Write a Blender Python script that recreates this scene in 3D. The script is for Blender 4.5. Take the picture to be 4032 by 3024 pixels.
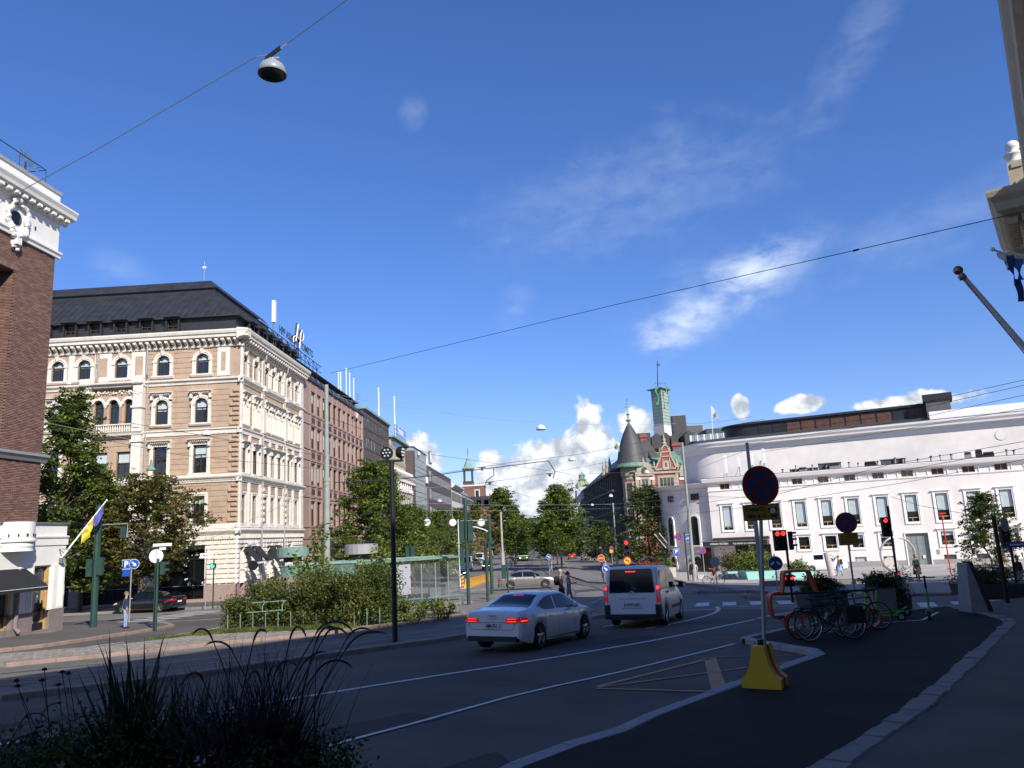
import bpy, math, random
import numpy as np
from mathutils import Vector, Matrix
random.seed(7); rng=np.random.default_rng(11)
for o in list(bpy.data.objects): bpy.data.objects.remove(o)
scene=bpy.context.scene
R=math.radians; PI=math.pi; sin=math.sin; cos=math.cos
col=scene.collection
# -------------------------- camera
TH=R(10.97); RO=R(-2.87)
cd=bpy.data.cameras.new('camera'); cam=bpy.data.objects.new('camera',cd); col.objects.link(cam)
cd.sensor_width=36.0; cd.lens=3028/4032*36.0; cd.clip_start=0.1; cd.clip_end=9000
CM=Matrix.Rotation(PI/2+TH,4,'X')@Matrix.Rotation(RO,4,'Z')
cam.matrix_world=CM; scene.camera=cam
# -------------------------- light
SUN_AZ=30.0      # degrees to the right of straight-behind the camera
SUN_EL=33.0
sdir=Vector((sin(R(SUN_AZ))*cos(R(SUN_EL)),-cos(R(SUN_AZ))*cos(R(SUN_EL)),sin(R(SUN_EL))))   # towards the sun
sl=bpy.data.lights.new('sun','SUN'); sl.energy=5.0; sl.angle=R(0.53); sl.color=(1.0,0.95,0.87)
so=bpy.data.objects.new('sun',sl); col.objects.link(so)
so.rotation_euler=(-sdir).to_track_quat('-Z','Y').to_euler(); so.location=(0,0,60)
def nd(nt,t,**k):
 n=nt.nodes.new(t)
 for a,b in k.items():
  if a.startswith('i_'): n.inputs[int(a[2:]) if a[2:].isdigit() else a[2:].replace('_',' ')].default_value=b
  else: setattr(n,a,b)
 return n
def mth(nt,op,a,b=None,c=None,clamp=False):
 n=nt.nodes.new('ShaderNodeMath'); n.operation=op; n.use_clamp=clamp
 for i,x in enumerate((a,b,c)):
  if x is None: continue
  if isinstance(x,(int,float)): n.inputs[i].default_value=x
  else: nt.links.new(x,n.inputs[i])
 return n.outputs[0]
W=bpy.data.worlds.new('World'); scene.world=W; W.use_nodes=True
nt=W.node_tree; nt.nodes.clear(); L=nt.links.new
out=nd(nt,'ShaderNodeOutputWorld'); bg=nd(nt,'ShaderNodeBackground'); L(bg.outputs[0],out.inputs[0])
sky=nd(nt,'ShaderNodeTexSky'); sky.sky_type='NISHITA'; sky.sun_disc=False
sky.sun_elevation=R(SUN_EL); sky.sun_rotation=math.atan2(sdir.x,sdir.y)
sky.air_density=1.0; sky.dust_density=0.25; sky.ozone_density=1.0; sky.altitude=30
SKY_STR=0.086
bg.inputs[1].default_value=SKY_STR
hsv=nd(nt,'ShaderNodeHueSaturation'); hsv.inputs['Saturation'].default_value=1.14; hsv.inputs['Value'].default_value=1.0
tint=nd(nt,'ShaderNodeMixRGB',blend_type='MULTIPLY'); tint.inputs[0].default_value=1; tint.inputs[2].default_value=(1.06,1.23,1.92,1); L(sky.outputs[0],tint.inputs[1]); gm=nd(nt,'ShaderNodeGamma'); gm.inputs[1].default_value=.88; L(tint.outputs[0],gm.inputs[0]); L(gm.outputs[0],hsv.inputs['Color'])
tc=nd(nt,'ShaderNodeTexCoord'); sep=nd(nt,'ShaderNodeSeparateXYZ'); nrm=nd(nt,'ShaderNodeVectorMath',operation='NORMALIZE')
L(tc.outputs['Generated'],nrm.inputs[0]); L(nrm.outputs[0],sep.inputs[0])
X,Y,Z=sep.outputs
az=mth(nt,'DIVIDE',mth(nt,'ARCTAN2',X,Y),PI/180); el=mth(nt,'DIVIDE',mth(nt,'ARCSINE',Z),PI/180)
cmb=nd(nt,'ShaderNodeCombineXYZ'); L(az,cmb.inputs[0]); L(el,cmb.inputs[1])
def noise(vec,scale,detail,rough=0.5,dist=0.0,off=(0,0,0),sc=(1,1,1),rot=0):
 mp=nd(nt,'ShaderNodeMapping'); mp.inputs['Location'].default_value=off; mp.inputs['Scale'].default_value=sc; mp.inputs['Rotation'].default_value=(0,0,rot)
 L(vec,mp.inputs[0]); n=nd(nt,'ShaderNodeTexNoise'); n.inputs['Scale'].default_value=scale; n.inputs['Detail'].default_value=detail
 n.inputs['Roughness'].default_value=rough; n.inputs['Distortion'].default_value=dist; L(mp.outputs[0],n.inputs['Vector']); return n.outputs[0]
def ell(a0,e0,ra,re,rot=0.0,p=1.0):
 dx=mth(nt,'SUBTRACT',az,a0); dy=mth(nt,'SUBTRACT',el,e0); c,s=cos(R(rot)),sin(R(rot))
 u=mth(nt,'DIVIDE',mth(nt,'ADD',mth(nt,'MULTIPLY',dx,c),mth(nt,'MULTIPLY',dy,s)),ra)
 v=mth(nt,'DIVIDE',mth(nt,'SUBTRACT',mth(nt,'MULTIPLY',dy,c),mth(nt,'MULTIPLY',dx,s)),re)
 d=mth(nt,'SQRT',mth(nt,'ADD',mth(nt,'MULTIPLY',u,u),mth(nt,'MULTIPLY',v,v)))
 return mth(nt,'SUBTRACT',1.0,d,clamp=True)
def vmax(*a):
 r=a[0]
 for x in a[1:]: r=mth(nt,'MAXIMUM',r,x)
 return r
cum=vmax(ell(5.7,6.0,2.7,4.3),ell(3.6,4.8,3.9,4.3),ell(0.8,3.4,3.8,3.4),ell(9.3,7.4,2.2,2.0),ell(10,3.4,6,4.6),ell(-1.7,3.8,2.2,3.6),ell(-2.2,1.8,6.5,2.6),ell(-7.3,5.9,2.5,2.1,-20),
  ell(8,1.5,22,2.8),ell(16.6,8.2,.9,1.2,0),ell(20.9,7.9,2.6,.9,8),ell(28,7.2,5,1.0,0),ell(13.5,6.0,3,1.6),
  ell(-52,4,26,5),ell(58,5,24,6),ell(110,6,40,7),ell(-120,6,40,7),ell(175,5,40,6))
n1=noise(cmb.outputs[0],0.42,7,0.52,0.25,(3,1,0)); n2=noise(cmb.outputs[0],1.5,6,0.60,0.2,(0,7,0))
cd_=mth(nt,'ADD',mth(nt,'MULTIPLY',cum,1.36),mth(nt,'ADD',mth(nt,'MULTIPLY',mth(nt,'SUBTRACT',n1,0.5),1.75),mth(nt,'MULTIPLY',mth(nt,'SUBTRACT',n2,0.5),0.5)))
cden=nd(nt,'ShaderNodeMapRange',interpolation_type='SMOOTHSTEP'); cden.inputs[1].default_value=0.34; cden.inputs[2].default_value=0.66; L(cd_,cden.inputs[0])
cden=mth(nt,'MULTIPLY',cden.outputs[0],mth(nt,'GREATER_THAN',cum,0.001))
cir=vmax(ell(17,16.5,12,5.0,20),ell(12.2,14.0,4.2,3.4,40),ell(31,18.5,13,3.0,12),ell(42,20,12,4,5),ell(-27.8,18.6,3.4,1.9,-12),ell(0.5,16.6,3,2.2,60),ell(13.5,27,2.5,4,10),ell(-7,30.5,2.0,1.6,45),ell(27,30,9,2.5,45),ell(10,24,20,6,10),ell(60,25,30,8,15),ell(-80,30,40,9,0),ell(150,34,60,20,0),ell(-100,40,50,16,0))
n3=noise(cmb.outputs[0],0.20,7,0.55,0.5,(5,2,0),(1,2.2,1),R(-28)); n4=noise(cmb.outputs[0],0.6,6,0.6,0.4,(1,9,0),(1,1.6,1),R(-30))
cr=mth(nt,'MULTIPLY',mth(nt,'POWER',cir,0.55),mth(nt,'ADD',mth(nt,'MULTIPLY',n3,1.7),mth(nt,'MULTIPLY',mth(nt,'SUBTRACT',n4,0.5),0.7)))
cirm=nd(nt,'ShaderNodeMapRange',interpolation_type='SMOOTHSTEP'); cirm.inputs[1].default_value=0.30; cirm.inputs[2].default_value=1.15; L(cr,cirm.inputs[0])
core=vmax(ell(13.2,14.8,4.6,3.2,35),ell(18.5,17.4,6.6,2.5,18),ell(11.2,13.0,2.6,2.4,30),ell(150,34,50,14),ell(-100,40,40,12))  # last two: cirrus added out of view to make the skylight less blue
cirw=mth(nt,'MULTIPLY',cirm.outputs[0],mth(nt,'ADD',0.13,mth(nt,'MULTIPLY',mth(nt,'POWER',core,0.9),0.85)),clamp=True)
n5=noise(cmb.outputs[0],0.42,7,0.52,0.25,(3.3,0.3,0))
lit=nd(nt,'ShaderNodeMapRange'); lit.inputs[1].default_value=-0.10; lit.inputs[2].default_value=0.06; L(mth(nt,'SUBTRACT',n1,n5),lit.inputs[0])
cc=nd(nt,'ShaderNodeMixRGB'); L(lit.outputs[0],cc.inputs[0]); CB=1.0/SKY_STR
cc.inputs[1].default_value=(0.40*CB,0.45*CB,0.53*CB,1); cc.inputs[2].default_value=(0.80*CB,0.82*CB,0.85*CB,1)
m1=nd(nt,'ShaderNodeMixRGB'); L(cirw,m1.inputs[0]); L(hsv.outputs[0],m1.inputs[1]); m1.inputs[2].default_value=(0.72*CB,0.80*CB,0.92*CB,1)
m2=nd(nt,'ShaderNodeMixRGB'); L(cden,m2.inputs[0]); L(m1.outputs[0],m2.inputs[1]); L(cc.outputs[0],m2.inputs[2])
L(m2.outputs[0],bg.inputs[0])
vs=scene.view_settings; scene.display_settings.display_device='sRGB'
vs.view_transform='Standard'; vs.look='None'; vs.gamma=1; vs.use_curve_mapping=False; vs.exposure=0.38
scene.render.engine='CYCLES'
scene.cycles.max_bounces=6
# -------------------------- ground height and picking helpers (real distances)
GP=[(-60,.4),(-10,-1.75),(0,-2.1),(13,-2.72),(20,-2.98),(28,-3.33),(40,-3.85),(53,-4.15),(62,-4.4),(75,-4.9),(99,-5.7),(130,-6.4),(200,-6.9),(420,-7.2),(700,-4),(1200,0),(4000,30)]
GL=[(-60,.4),(-10,-1.75),(0,-2.1),(13,-2.72),(20,-2.98),(28,-3.33),(40,-3.8),(53,-4.2),(62,-4.4),(75,-4.6),(99,-5.4),(130,-6.4),(200,-6.9),(420,-7.2),(700,-4),(1200,0),(4000,30)]
GR=[(-60,.4),(-10,-1.75),(0,-2.1),(13,-2.72),(20,-2.98),(28,-3.33),(40,-3.95),(52,-4.5),(62,-4.9),(75,-5.4),(99,-6.4),(130,-6.9),(200,-6.95),(420,-7.2),(700,-4),(1200,0),(4000,30)]
_gy=np.arange(-60,4000.5,1.0)
_g=[np.interp(_gy,[p[0] for p in P],[p[1] for p in P]) for P in (GP,GL,GR)]
def gz(x,y):
 tl=min(1,max(0,(-x-15)/9)); tl=tl*tl*(3-2*tl); tr=min(1,max(0,(x-9)/11)); tr=tr*tr*(3-2*tr)
 f=y+60; i=int(max(0,min(len(_gy)-2,math.floor(f)))); t=min(1,max(0,f-i))
 a=[q[i]*(1-t)+q[i+1]*t for q in _g]
 return a[0]*(1-tl-tr)+a[1]*tl+a[2]*tr
CR=CM.to_3x3()
def ray(u,v): return CR@Vector(((u-2016)/3028,(1512-v)/3028,-1))
def at(u,v,Y): r=ray(u,v); return r*(Y/r.y)
def gp(u,v):
 r=ray(u,v); r=r/r.y; y=3.0
 while y<900:
  if r.z*y<gz(r.x*y,y): break
  y*=1.0015
 return r*y
def stand(u,Y,v=2250):
 for k in range(6):
  p=at(u,v,Y); z=gz(p.x,p.y); d=CR.transposed()@Vector((p.x,p.y,z)); v=1512-3028*d.y/-d.z
 p=at(u,v,Y); return Vector((p.x,p.y,gz(p.x,p.y)))
# -------------------------- materials
MATS={}
def mat(name,c,rough=0.7,metal=0.0,var=0.0,vs_=3.0,bump=0.0,bs=40.0,spec=0.5,coat=0.0,c2=None,streak=False,alpha=None,sss=0,emit=None,es=0,coord='Object',det=6,dirt=0,translu=0.0):
 if name in MATS: return MATS[name]
 m=bpy.data.materials.new(name); m.use_nodes=True; n=m.node_tree; l=n.links.new
 b=n.nodes['Principled BSDF']; b.inputs['Base Color'].default_value=(*c,1); b.inputs['Roughness'].default_value=rough
 b.inputs['Metallic'].default_value=metal; b.inputs['Specular IOR Level'].default_value=spec; b.inputs['Coat Weight'].default_value=coat
 b.inputs['Coat Roughness'].default_value=0.04
 if emit: b.inputs['Emission Color'].default_value=(*emit,1); b.inputs['Emission Strength'].default_value=es
 if var or bump or c2 or dirt:
  t=n.nodes.new('ShaderNodeTexCoord'); src=t.outputs[coord] if coord!='World' else None
  if coord=='World':
   gnode=n.nodes.new('ShaderNodeNewGeometry'); src=gnode.outputs['Position']
  if streak:
   mp=n.nodes.new('ShaderNodeMapping'); mp.inputs['Scale'].default_value=(1,1,0.15); l(src,mp.inputs[0]); src2=mp.outputs[0]
  else: src2=src
  if var or c2:
   a=n.nodes.new('ShaderNodeTexNoise'); a.inputs['Scale'].default_value=vs_; a.inputs['Detail'].default_value=det; a.inputs['Roughness'].default_value=0.62
   l(src2,a.inputs['Vector']); r=n.nodes.new('ShaderNodeValToRGB'); l(a.outputs[0],r.inputs[0])
   lo=tuple(max(0,x*(1-var)) for x in c); hi=tuple(min(1,x*(1+var)) for x in (c2 or c))
   r.color_ramp.elements[0].position=0.30; r.color_ramp.elements[1].position=0.70
   r.color_ramp.elements[0].color=(*lo,1); r.color_ramp.elements[1].color=(*hi,1)
   oc=r.outputs[0]
   if dirt:
    a2=n.nodes.new('ShaderNodeTexNoise'); a2.inputs['Scale'].default_value=vs_*0.23; a2.inputs['Detail'].default_value=8; l(src2,a2.inputs['Vector'])
    mr=n.nodes.new('ShaderNodeMapRange'); mr.inputs[1].default_value=0.45; mr.inputs[2].default_value=0.75; mr.inputs[3].default_value=1; mr.inputs[4].default_value=1-dirt
    l(a2.outputs[0],mr.inputs[0]); mx=n.nodes.new('ShaderNodeMixRGB'); mx.blend_type='MULTIPLY'; mx.inputs[0].default_value=1
    l(oc,mx.inputs[1]); l(mr.outputs[0],mx.inputs[2]); oc=mx.outputs[0]
   l(oc,b.inputs['Base Color'])
  if bump:
   a=n.nodes.new('ShaderNodeTexNoise'); a.inputs['Scale'].default_value=bs; a.inputs['Detail'].default_value=5; l(src,a.inputs['Vector'])
   bp=n.nodes.new('ShaderNodeBump'); bp.inputs['Strength'].default_value=bump; bp.inputs['Distance'].default_value=0.02; l(a.outputs[0],bp.inputs['Height']); l(bp.outputs[0],b.inputs['Normal'])
 if translu:
  tr=n.nodes.new('ShaderNodeBsdfTranslucent'); mx=n.nodes.new('ShaderNodeMixShader'); mx.inputs[0].default_value=translu
  o=n.nodes['Material Output']; src=b.inputs['Base Color']
  if src.is_linked: l(src.links[0].from_socket,tr.inputs[0])
  else: tr.inputs[0].default_value=(*c,1)
  l(b.outputs[0],mx.inputs[1]); l(tr.outputs[0],mx.inputs[2]); l(mx.outputs[0],o.inputs[0])
 MATS[name]=m; return m
def M_(n): return MATS[n]
# -------------------------- mesh builder
class MB:
 def __init__(s,M=None): s.v=[]; s.f=[]; s.m=[]; s.sm=[]; s.mats=[]; s.cur=0; s.M=M; s.smooth=False
 def mat(s,name):
  if name not in s.mats: s.mats.append(name)
  s.cur=s.mats.index(name); return s
 def add(s,vs,fs):
  k=len(s.v)
  if s.M is not None: vs=[tuple(s.M@Vector(p)) for p in vs]
  s.v.extend(tuple(p) for p in vs)
  for f in fs: s.f.append(tuple(i+k for i in f)); s.m.append(s.cur); s.sm.append(s.smooth)
  return s
 def box(s,x0,x1,y0,y1,z0,z1):
  return s.add([(x0,y0,z0),(x1,y0,z0),(x1,y1,z0),(x0,y1,z0),(x0,y0,z1),(x1,y0,z1),(x1,y1,z1),(x0,y1,z1)],
   [(0,3,2,1),(4,5,6,7),(0,1,5,4),(1,2,6,5),(2,3,7,6),(3,0,4,7)])
 def bevbox(s,x0,x1,y0,y1,z0,z1,b):
  return s.add([(x0,y0,z0),(x1,y0,z0),(x1,y0,z1),(x0,y0,z1),(x0+b,y1,z0+b),(x1-b,y1,z0+b),(x1-b,y1,z1-b),(x0+b,y1,z1-b)],
   [(4,5,6,7),(0,1,5,4),(1,2,6,5),(2,3,7,6),(3,0,4,7)])
 def quad(s,*p): return s.add(p,[tuple(range(len(p)))])
 def prism(s,poly,a0,a1,axis='z'):
  n=len(poly)
  if axis=='z': lo=[(x,y,a0) for x,y in poly]; hi=[(x,y,a1) for x,y in poly]
  elif axis=='y': lo=[(x,a0,z) for x,z in poly]; hi=[(x,a1,z) for x,z in poly]
  else: lo=[(a0,y,z) for y,z in poly]; hi=[(a1,y,z) for y,z in poly]
  return s.add(lo+hi,[tuple(range(n-1,-1,-1)),tuple(range(n,2*n))]+[(i,(i+1)%n,n+(i+1)%n,n+i) for i in range(n)])
 def tube(s,pts,r,n=8,cap=True,r2=None):
  pts=[Vector(p) for p in pts]; m=len(pts)
  if m<2: return s
  rs=[r if r2 is None else r+(r2-r)*i/(m-1) for i in range(m)] if not isinstance(r,(list,tuple)) else r
  vs=[]; up=None
  for i,p in enumerate(pts):
   t=(pts[min(i+1,m-1)]-pts[max(i-1,0)]).normalized()
   if up is None: up=Vector((0,0,1)) if abs(t.z)<0.9 else Vector((1,0,0))
   a=t.cross(up).normalized(); b=a.cross(t).normalized(); up=b
   for k in range(n):
    an=2*PI*k/n; vs.append(tuple(p+a*(rs[i]*cos(an))+b*(rs[i]*sin(an))))
  fs=[(i*n+k,i*n+(k+1)%n,(i+1)*n+(k+1)%n,(i+1)*n+k) for i in range(m-1) for k in range(n)]
  if cap: fs+= [tuple(range(n-1,-1,-1)),tuple((m-1)*n+k for k in range(n))]
  return s.add(vs,fs)
 def lathe(s,prof,c=(0,0,0),n=16,a0=0,a1=2*PI,axis='z'):
  full=abs(a1-a0-2*PI)<1e-6; k=n if full else n+1; vs=[]
  for r,z in prof:
   for i in range(k):
    a=a0+(a1-a0)*i/n; x,y,w=r*cos(a),r*sin(a),z
    if axis=='z': vs.append((c[0]+x,c[1]+y,c[2]+w))
    elif axis=='y': vs.append((c[0]+x,c[1]+w,c[2]+y))
    else: vs.append((c[0]+w,c[1]+x,c[2]+y))
  fs=[]
  for j in range(len(prof)-1):
   for i in range(n if full else n):
    i2=(i+1)%k if full else i+1
    fs.append((j*k+i,j*k+i2,(j+1)*k+i2,(j+1)*k+i))
  return s.add(vs,fs)
 def ball(s,c,r,n=12,m=7,sz=1.0):
  return s.lathe([(max(1e-4,r*sin(PI*j/m)),-r*sz*cos(PI*j/m)) for j in range(m+1)],c,n)
 def disc(s,c,r,nrm,n=20,th=0.0):
  nn=Vector(nrm).normalized(); a=nn.orthogonal().normalized(); b=nn.cross(a); c=Vector(c)
  vs=[tuple(c+a*r*cos(2*PI*i/n)+b*r*sin(2*PI*i/n)) for i in range(n)]
  if th:
   vs+=[tuple(Vector(p)+nn*th) for p in vs]
   return s.add(vs,[tuple(range(n-1,-1,-1)),tuple(range(n,2*n))]+[(i,(i+1)%n,n+(i+1)%n,n+i) for i in range(n)])
  return s.add(vs,[tuple(range(n))])
 def data(s,name):
  me=bpy.data.meshes.new(name); me.from_pydata(s.v,[],s.f)
  for m in s.mats: me.materials.append(MATS[m])
  me.polygons.foreach_set('material_index',s.m); me.polygons.foreach_set('use_smooth',s.sm); me.update(); return me
 def build(s,name,parent=None,**tags):
  if not s.v: return None
  o=bpy.data.objects.new(name,s.data(name)); col.objects.link(o)
  if parent is not None:
   o.parent=parent
   if parent.get('_off'): o.matrix_parent_inverse=parent.matrix_world.inverted()
  return tag(o,**tags)
def tag(o,label=None,cat=None,group=None,kind=None):
 if label: o['label']=label
 if cat: o['category']=cat
 if group: o['group']=group
 if kind: o['kind']=kind
 return o
def empty(name,loc=(0,0,0),rz=0.0,label=None,cat=None,group=None):
 o=bpy.data.objects.new(name,None); o.empty_display_size=0.3; o.location=loc; o.rotation_euler=(0,0,rz); col.objects.link(o)
 return tag(o,label,cat,group)
def inst(me,name,parent,loc=(0,0,0),rz=0.0,sc=None,M=None):
 o=bpy.data.objects.new(name,me); col.objects.link(o); o.parent=parent
 if M is not None: o.matrix_basis=M
 else:
  o.location=loc; o.rotation_euler=(0,0,rz)
  if sc is not None: o.scale=sc if not isinstance(sc,(int,float)) else (sc,)*3
 return o
def copy_tree(o,parent=None):
 c=o.copy(); col.objects.link(c)
 if parent is not None: c.parent=parent
 for ch in [x for x in bpy.data.objects if x.parent==o]: copy_tree(ch,c)
 return c
def text_mesh(s,size=1.0,ext=0.003,align='CENTER',bold=0.0,sx=1.0):
 cu=bpy.data.curves.new('t','FONT'); cu.body=s; cu.size=size; cu.extrude=ext; cu.align_x=align; cu.align_y='CENTER'; cu.offset=bold; cu.resolution_u=3
 o=bpy.data.objects.new('t',cu); col.objects.link(o)
 dg=bpy.context.evaluated_depsgraph_get(); me=bpy.data.meshes.new_from_object(o.evaluated_get(dg));
 bpy.data.objects.remove(o); bpy.data.curves.remove(cu)
 me.transform(Matrix.Diagonal((sx,1,1,1)))
 return me
def text_into(mb,s,size,M,ext=0.003,bold=0.0,sx=1.0,align='CENTER'):
 me=text_mesh(s,size,ext,align,bold,sx)
 mb.add([tuple(M@v.co) for v in me.vertices],[tuple(p.vertices) for p in me.polygons]); bpy.data.meshes.remove(me)
def frame(o,xdir,n):
 x=Vector(xdir).normalized(); z=Vector(n).normalized(); y=z.cross(x)
 return Matrix(((x.x,y.x,z.x,o[0]),(x.y,y.y,z.y,o[1]),(x.z,y.z,z.z,o[2]),(0,0,0,1)))
# ====== materials
mat('asphalt',(0.096,0.085,0.075),0.88,spec=0.3,var=0.30,vs_=0.35,bump=0.25,bs=60,coord='World',dirt=0.25,det=9)
mat('asphalt_new',(0.026,0.024,0.022),0.9,spec=0.12,var=0.25,vs_=0.5,bump=0.35,bs=70,coord='World',det=9)
mat('asphalt_old',(0.175,0.160,0.142),0.9,spec=0.3,var=0.22,vs_=0.5,bump=0.25,bs=50,coord='World',dirt=0.3,det=9)
mat('pavement',(0.098,0.088,0.080),0.9,var=0.18,vs_=0.8,bump=0.2,bs=50,coord='World',dirt=0.2)
mat('plaza',(0.19,0.172,0.158),0.85,var=0.2,vs_=0.7,bump=0.1,bs=20,coord='World')
mat('plaza_light',(0.40,0.355,0.315),0.85,var=0.16,vs_=0.9,bump=0.1,bs=20,coord='World',dirt=.15)
mat('asphalt_patch',(0.058,0.055,0.052),0.9,spec=.25,var=0.2,vs_=1.5,bump=0.3,bs=50,coord='World')
mat('cobble',(0.15,0.125,0.105),0.85,var=0.35,vs_=1.7,bump=0.3,bs=25,coord='World')
mat('kerb_red',(0.25,0.175,0.14),0.8,var=0.25,vs_=2.5,bump=0.3,bs=20,coord='World')
mat('kerb_grey',(0.20,0.188,0.182),0.8,var=0.2,vs_=4,bump=0.3,bs=25,coord='World')
mat('concrete_kerb',(0.27,0.275,0.285),0.8,var=0.15,vs_=3,bump=0.2,bs=30,coord='World')
mat('paint',(0.62,0.62,0.60),0.7,var=0.22,vs_=6,coord='World',det=9)
mat('paint_orange',(0.42,0.23,0.11),0.75,var=0.3,vs_=6,coord='World',det=9)
mat('steel_rail',(0.13,0.12,0.115),0.35,metal=0.8,var=0.2,vs_=2)
mat('grass',(0.075,0.105,0.018),0.8,var=0.5,vs_=1.2,c2=(0.13,0.15,0.03),translu=0.25)
mat('iron',(0.05,0.045,0.04),0.6,metal=0.6)
# ====== ground sheet
xs=sorted(set([-3500,-1500,-700,-350,-180,-100,-70,-50]+list(range(-40,41,1))+[50,70,100,180,350,700,1500,3500]))
ys=sorted(set([-500,-200,-60,-30,-15]+[y for y in range(-5,100)]+list(range(100,260,5))+list(range(260,700,20))+[700,800,900,1000,1100,1200,1500,2000,3000,4000]))
b=MB(); b.mat('asphalt_old'); nx=len(xs)
vs_=[(x,y,gz(x,max(-60,y))) for y in ys for x in xs]; b.smooth=False
b.add(vs_,[(j*nx+i,j*nx+i+1,(j+1)*nx+i+1,(j+1)*nx+i) for j in range(len(ys)-1) for i in range(nx-1)])
b.build('ground',kind='structure')
def clip(poly,ax,val,keep_gt):
 out=[]
 for i in range(len(poly)):
  a,c=poly[i],poly[(i+1)%len(poly)]
  ia=(a[ax]>=val) if keep_gt else (a[ax]<=val); ic=(c[ax]>=val) if keep_gt else (c[ax]<=val)
  if ia: out.append(a)
  if ia!=ic:
   t=(val-a[ax])/(c[ax]-a[ax]); out.append((a[0]+(c[0]-a[0])*t,a[1]+(c[1]-a[1])*t))
 return out
def gnorm(poly):
 a=0
 for i in range(len(poly)): x0,y0=poly[i]; x1,y1=poly[(i+1)%len(poly)]; a+=x0*y1-x1*y0
 return a
def drape(mb,poly,h,side=0.0,step=1.0):
 if gnorm(poly)<0: poly=poly[::-1]
 y0=min(p[1] for p in poly); y1=max(p[1] for p in poly)
 ycuts=[y for y in ys if y0<y<y1]; lo=y0
 for hi in ycuts+[y1]:
  st=clip(clip(poly,1,lo,True),1,hi,False) if hi-lo>1e-6 else []
  if len(st)>=3:
   xa=min(p[0] for p in st); xb=max(p[0] for p in st); xc=[x for x in xs if xa<x<xb and (-26<x<-12 or 7<x<22 or abs(x)>40)]; l2=xa
   for h2 in xc+[xb]:
    c=clip(clip(st,0,l2,True),0,h2,False) if h2-l2>1e-6 else []
    cc=[]
    for p in c:
     if not cc or abs(p[0]-cc[-1][0])+abs(p[1]-cc[-1][1])>1e-5: cc.append(p)
    if len(cc)>=3 and abs(gnorm(cc))>1e-6: mb.add([(x,y,gz(x,y)+h) for x,y in cc],[tuple(range(len(cc)))])
    l2=h2
  lo=hi
 if side>0:
  n=len(poly)
  for i in range(n):
   a,c=poly[i],poly[(i+1)%n]; L_=math.hypot(c[0]-a[0],c[1]-a[1]); k=max(1,int(L_/1.0))
   for j in range(k):
    p=[a[q]+(c[q]-a[q])*j/k for q in(0,1)]; r=[a[q]+(c[q]-a[q])*(j+1)/k for q in (0,1)]
    mb.quad((p[0],p[1],gz(*p)+h-side),(r[0],r[1],gz(*r)+h-side),(r[0],r[1],gz(*r)+h),(p[0],p[1],gz(*p)+h))
def sheet(name,poly,h,m,side=0.0,kind='structure',**k):
 b=MB(); b.mat(m); drape(b,[tuple(p[:2]) for p in poly],h,side); return b.build(name,kind=kind,**k)
def offset_line(pts,w):
 pts=[Vector((p[0],p[1])) for p in pts]; l=[]; r=[]
 for i,p in enumerate(pts):
  d=(pts[min(i+1,len(pts)-1)]-pts[max(i-1,0)]).normalized(); n=Vector((-d.y,d.x))*w/2; l.append(p+n); r.append(p-n)
 return [tuple(q) for q in l]+[tuple(q) for q in r[::-1]]
def stripes(mb,pts,w,h):
 for i in range(len(pts)-1):
  drape(mb,offset_line([pts[i],pts[i+1]],w),h+0.0004*(i%2))
def resample(pts,step):
 P=[Vector((p[0],p[1])) for p in pts]; out=[P[0]]; need=step
 i=0; cur=P[0];
 while i<len(P)-1:
  d=(P[i+1]-cur).length
  if d>=need: cur=cur+(P[i+1]-cur)*(need/d); out.append(cur.copy()); need=step
  else: need-=d; i+=1; cur=P[i]
 out.append(P[-1]); return out
KST={}
def kerb(name,pts,w,h,m,length=1.0,maxn=80,jit=0.01,label=None):
 P=resample(pts,length); root=empty(name,(0,0,0)); tag(root,kind='structure')
 rest=MB(); rest.mat(m)
 for i in range(len(P)-1):
  a,c=P[i],P[i+1]; d=(c-a); L_=d.length
  if L_<0.05: continue
  d/=L_; n=Vector((-d.y,d.x))
  jw=random.uniform(-jit,jit); jh=random.uniform(-jit,jit)*0.6; g_=0.008
  ca=a+d*g_; cc=c-d*g_; za,zc=gz(*ca),gz(*cc); wa=w/2+jw
  bv=0.02
  q=[]
  for (pt,z) in ((ca,za),(cc,zc)):
   for (o,zz) in ((-wa,-0.1),(-wa,h+jh-bv),(-wa+bv,h+jh),(wa-bv,h+jh),(wa,h+jh-bv),(wa,-0.1)):
    s=pt+n*o; q.append((s.x,s.y,z+zz))
  fs=[(k,k+1,k+7,k+6) for k in range(5)]+[(5,4,3,2,1,0),(6,7,8,9,10,11)]
  if i<maxn:
   b=MB(); b.mat(m); b.add(q,fs); b.build('kerbstone',root)
  else: rest.add(q,fs)
 o=rest.build('kerbstone_row',root)
 if o: o['kind']='stuff'
 return root
KR=[(-26,10.0),(-10.8,16.6),(-7.9,18.8),(-5.4,21.8),(-2.9,24.6),(-1.4,26.6),(2.0,30.6),(3.4,32.7)]      # kerb road / tram reserve
KT=[(-30,17.5),(-15.3,23.6),(-12.9,25.6),(-10.6,27.9),(-7.3,30.6),(-5.2,33.0),(-2.7,37.2)]              # kerb tram reserve / island
road=[(-40,-2)]+[(-40,4.3)]+KR+[(8.5,33.4),(14.4,27.5),(22.5,38.5),(40,46),(40,20),(20,-40),(-40,-40)]
sheet('road',road,0.012,'asphalt')
tram=[(-40,6.5),(-26,11)]+[(p[0],p[1]) for p in KR[1:]]+[(3.2,35.5),(1.5,39),(-2.7,37.2)]+KT[::-1][1:]+[(-40,13.0)]
sheet('tram_reserve',tram,0.02,'asphalt_old')
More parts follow.
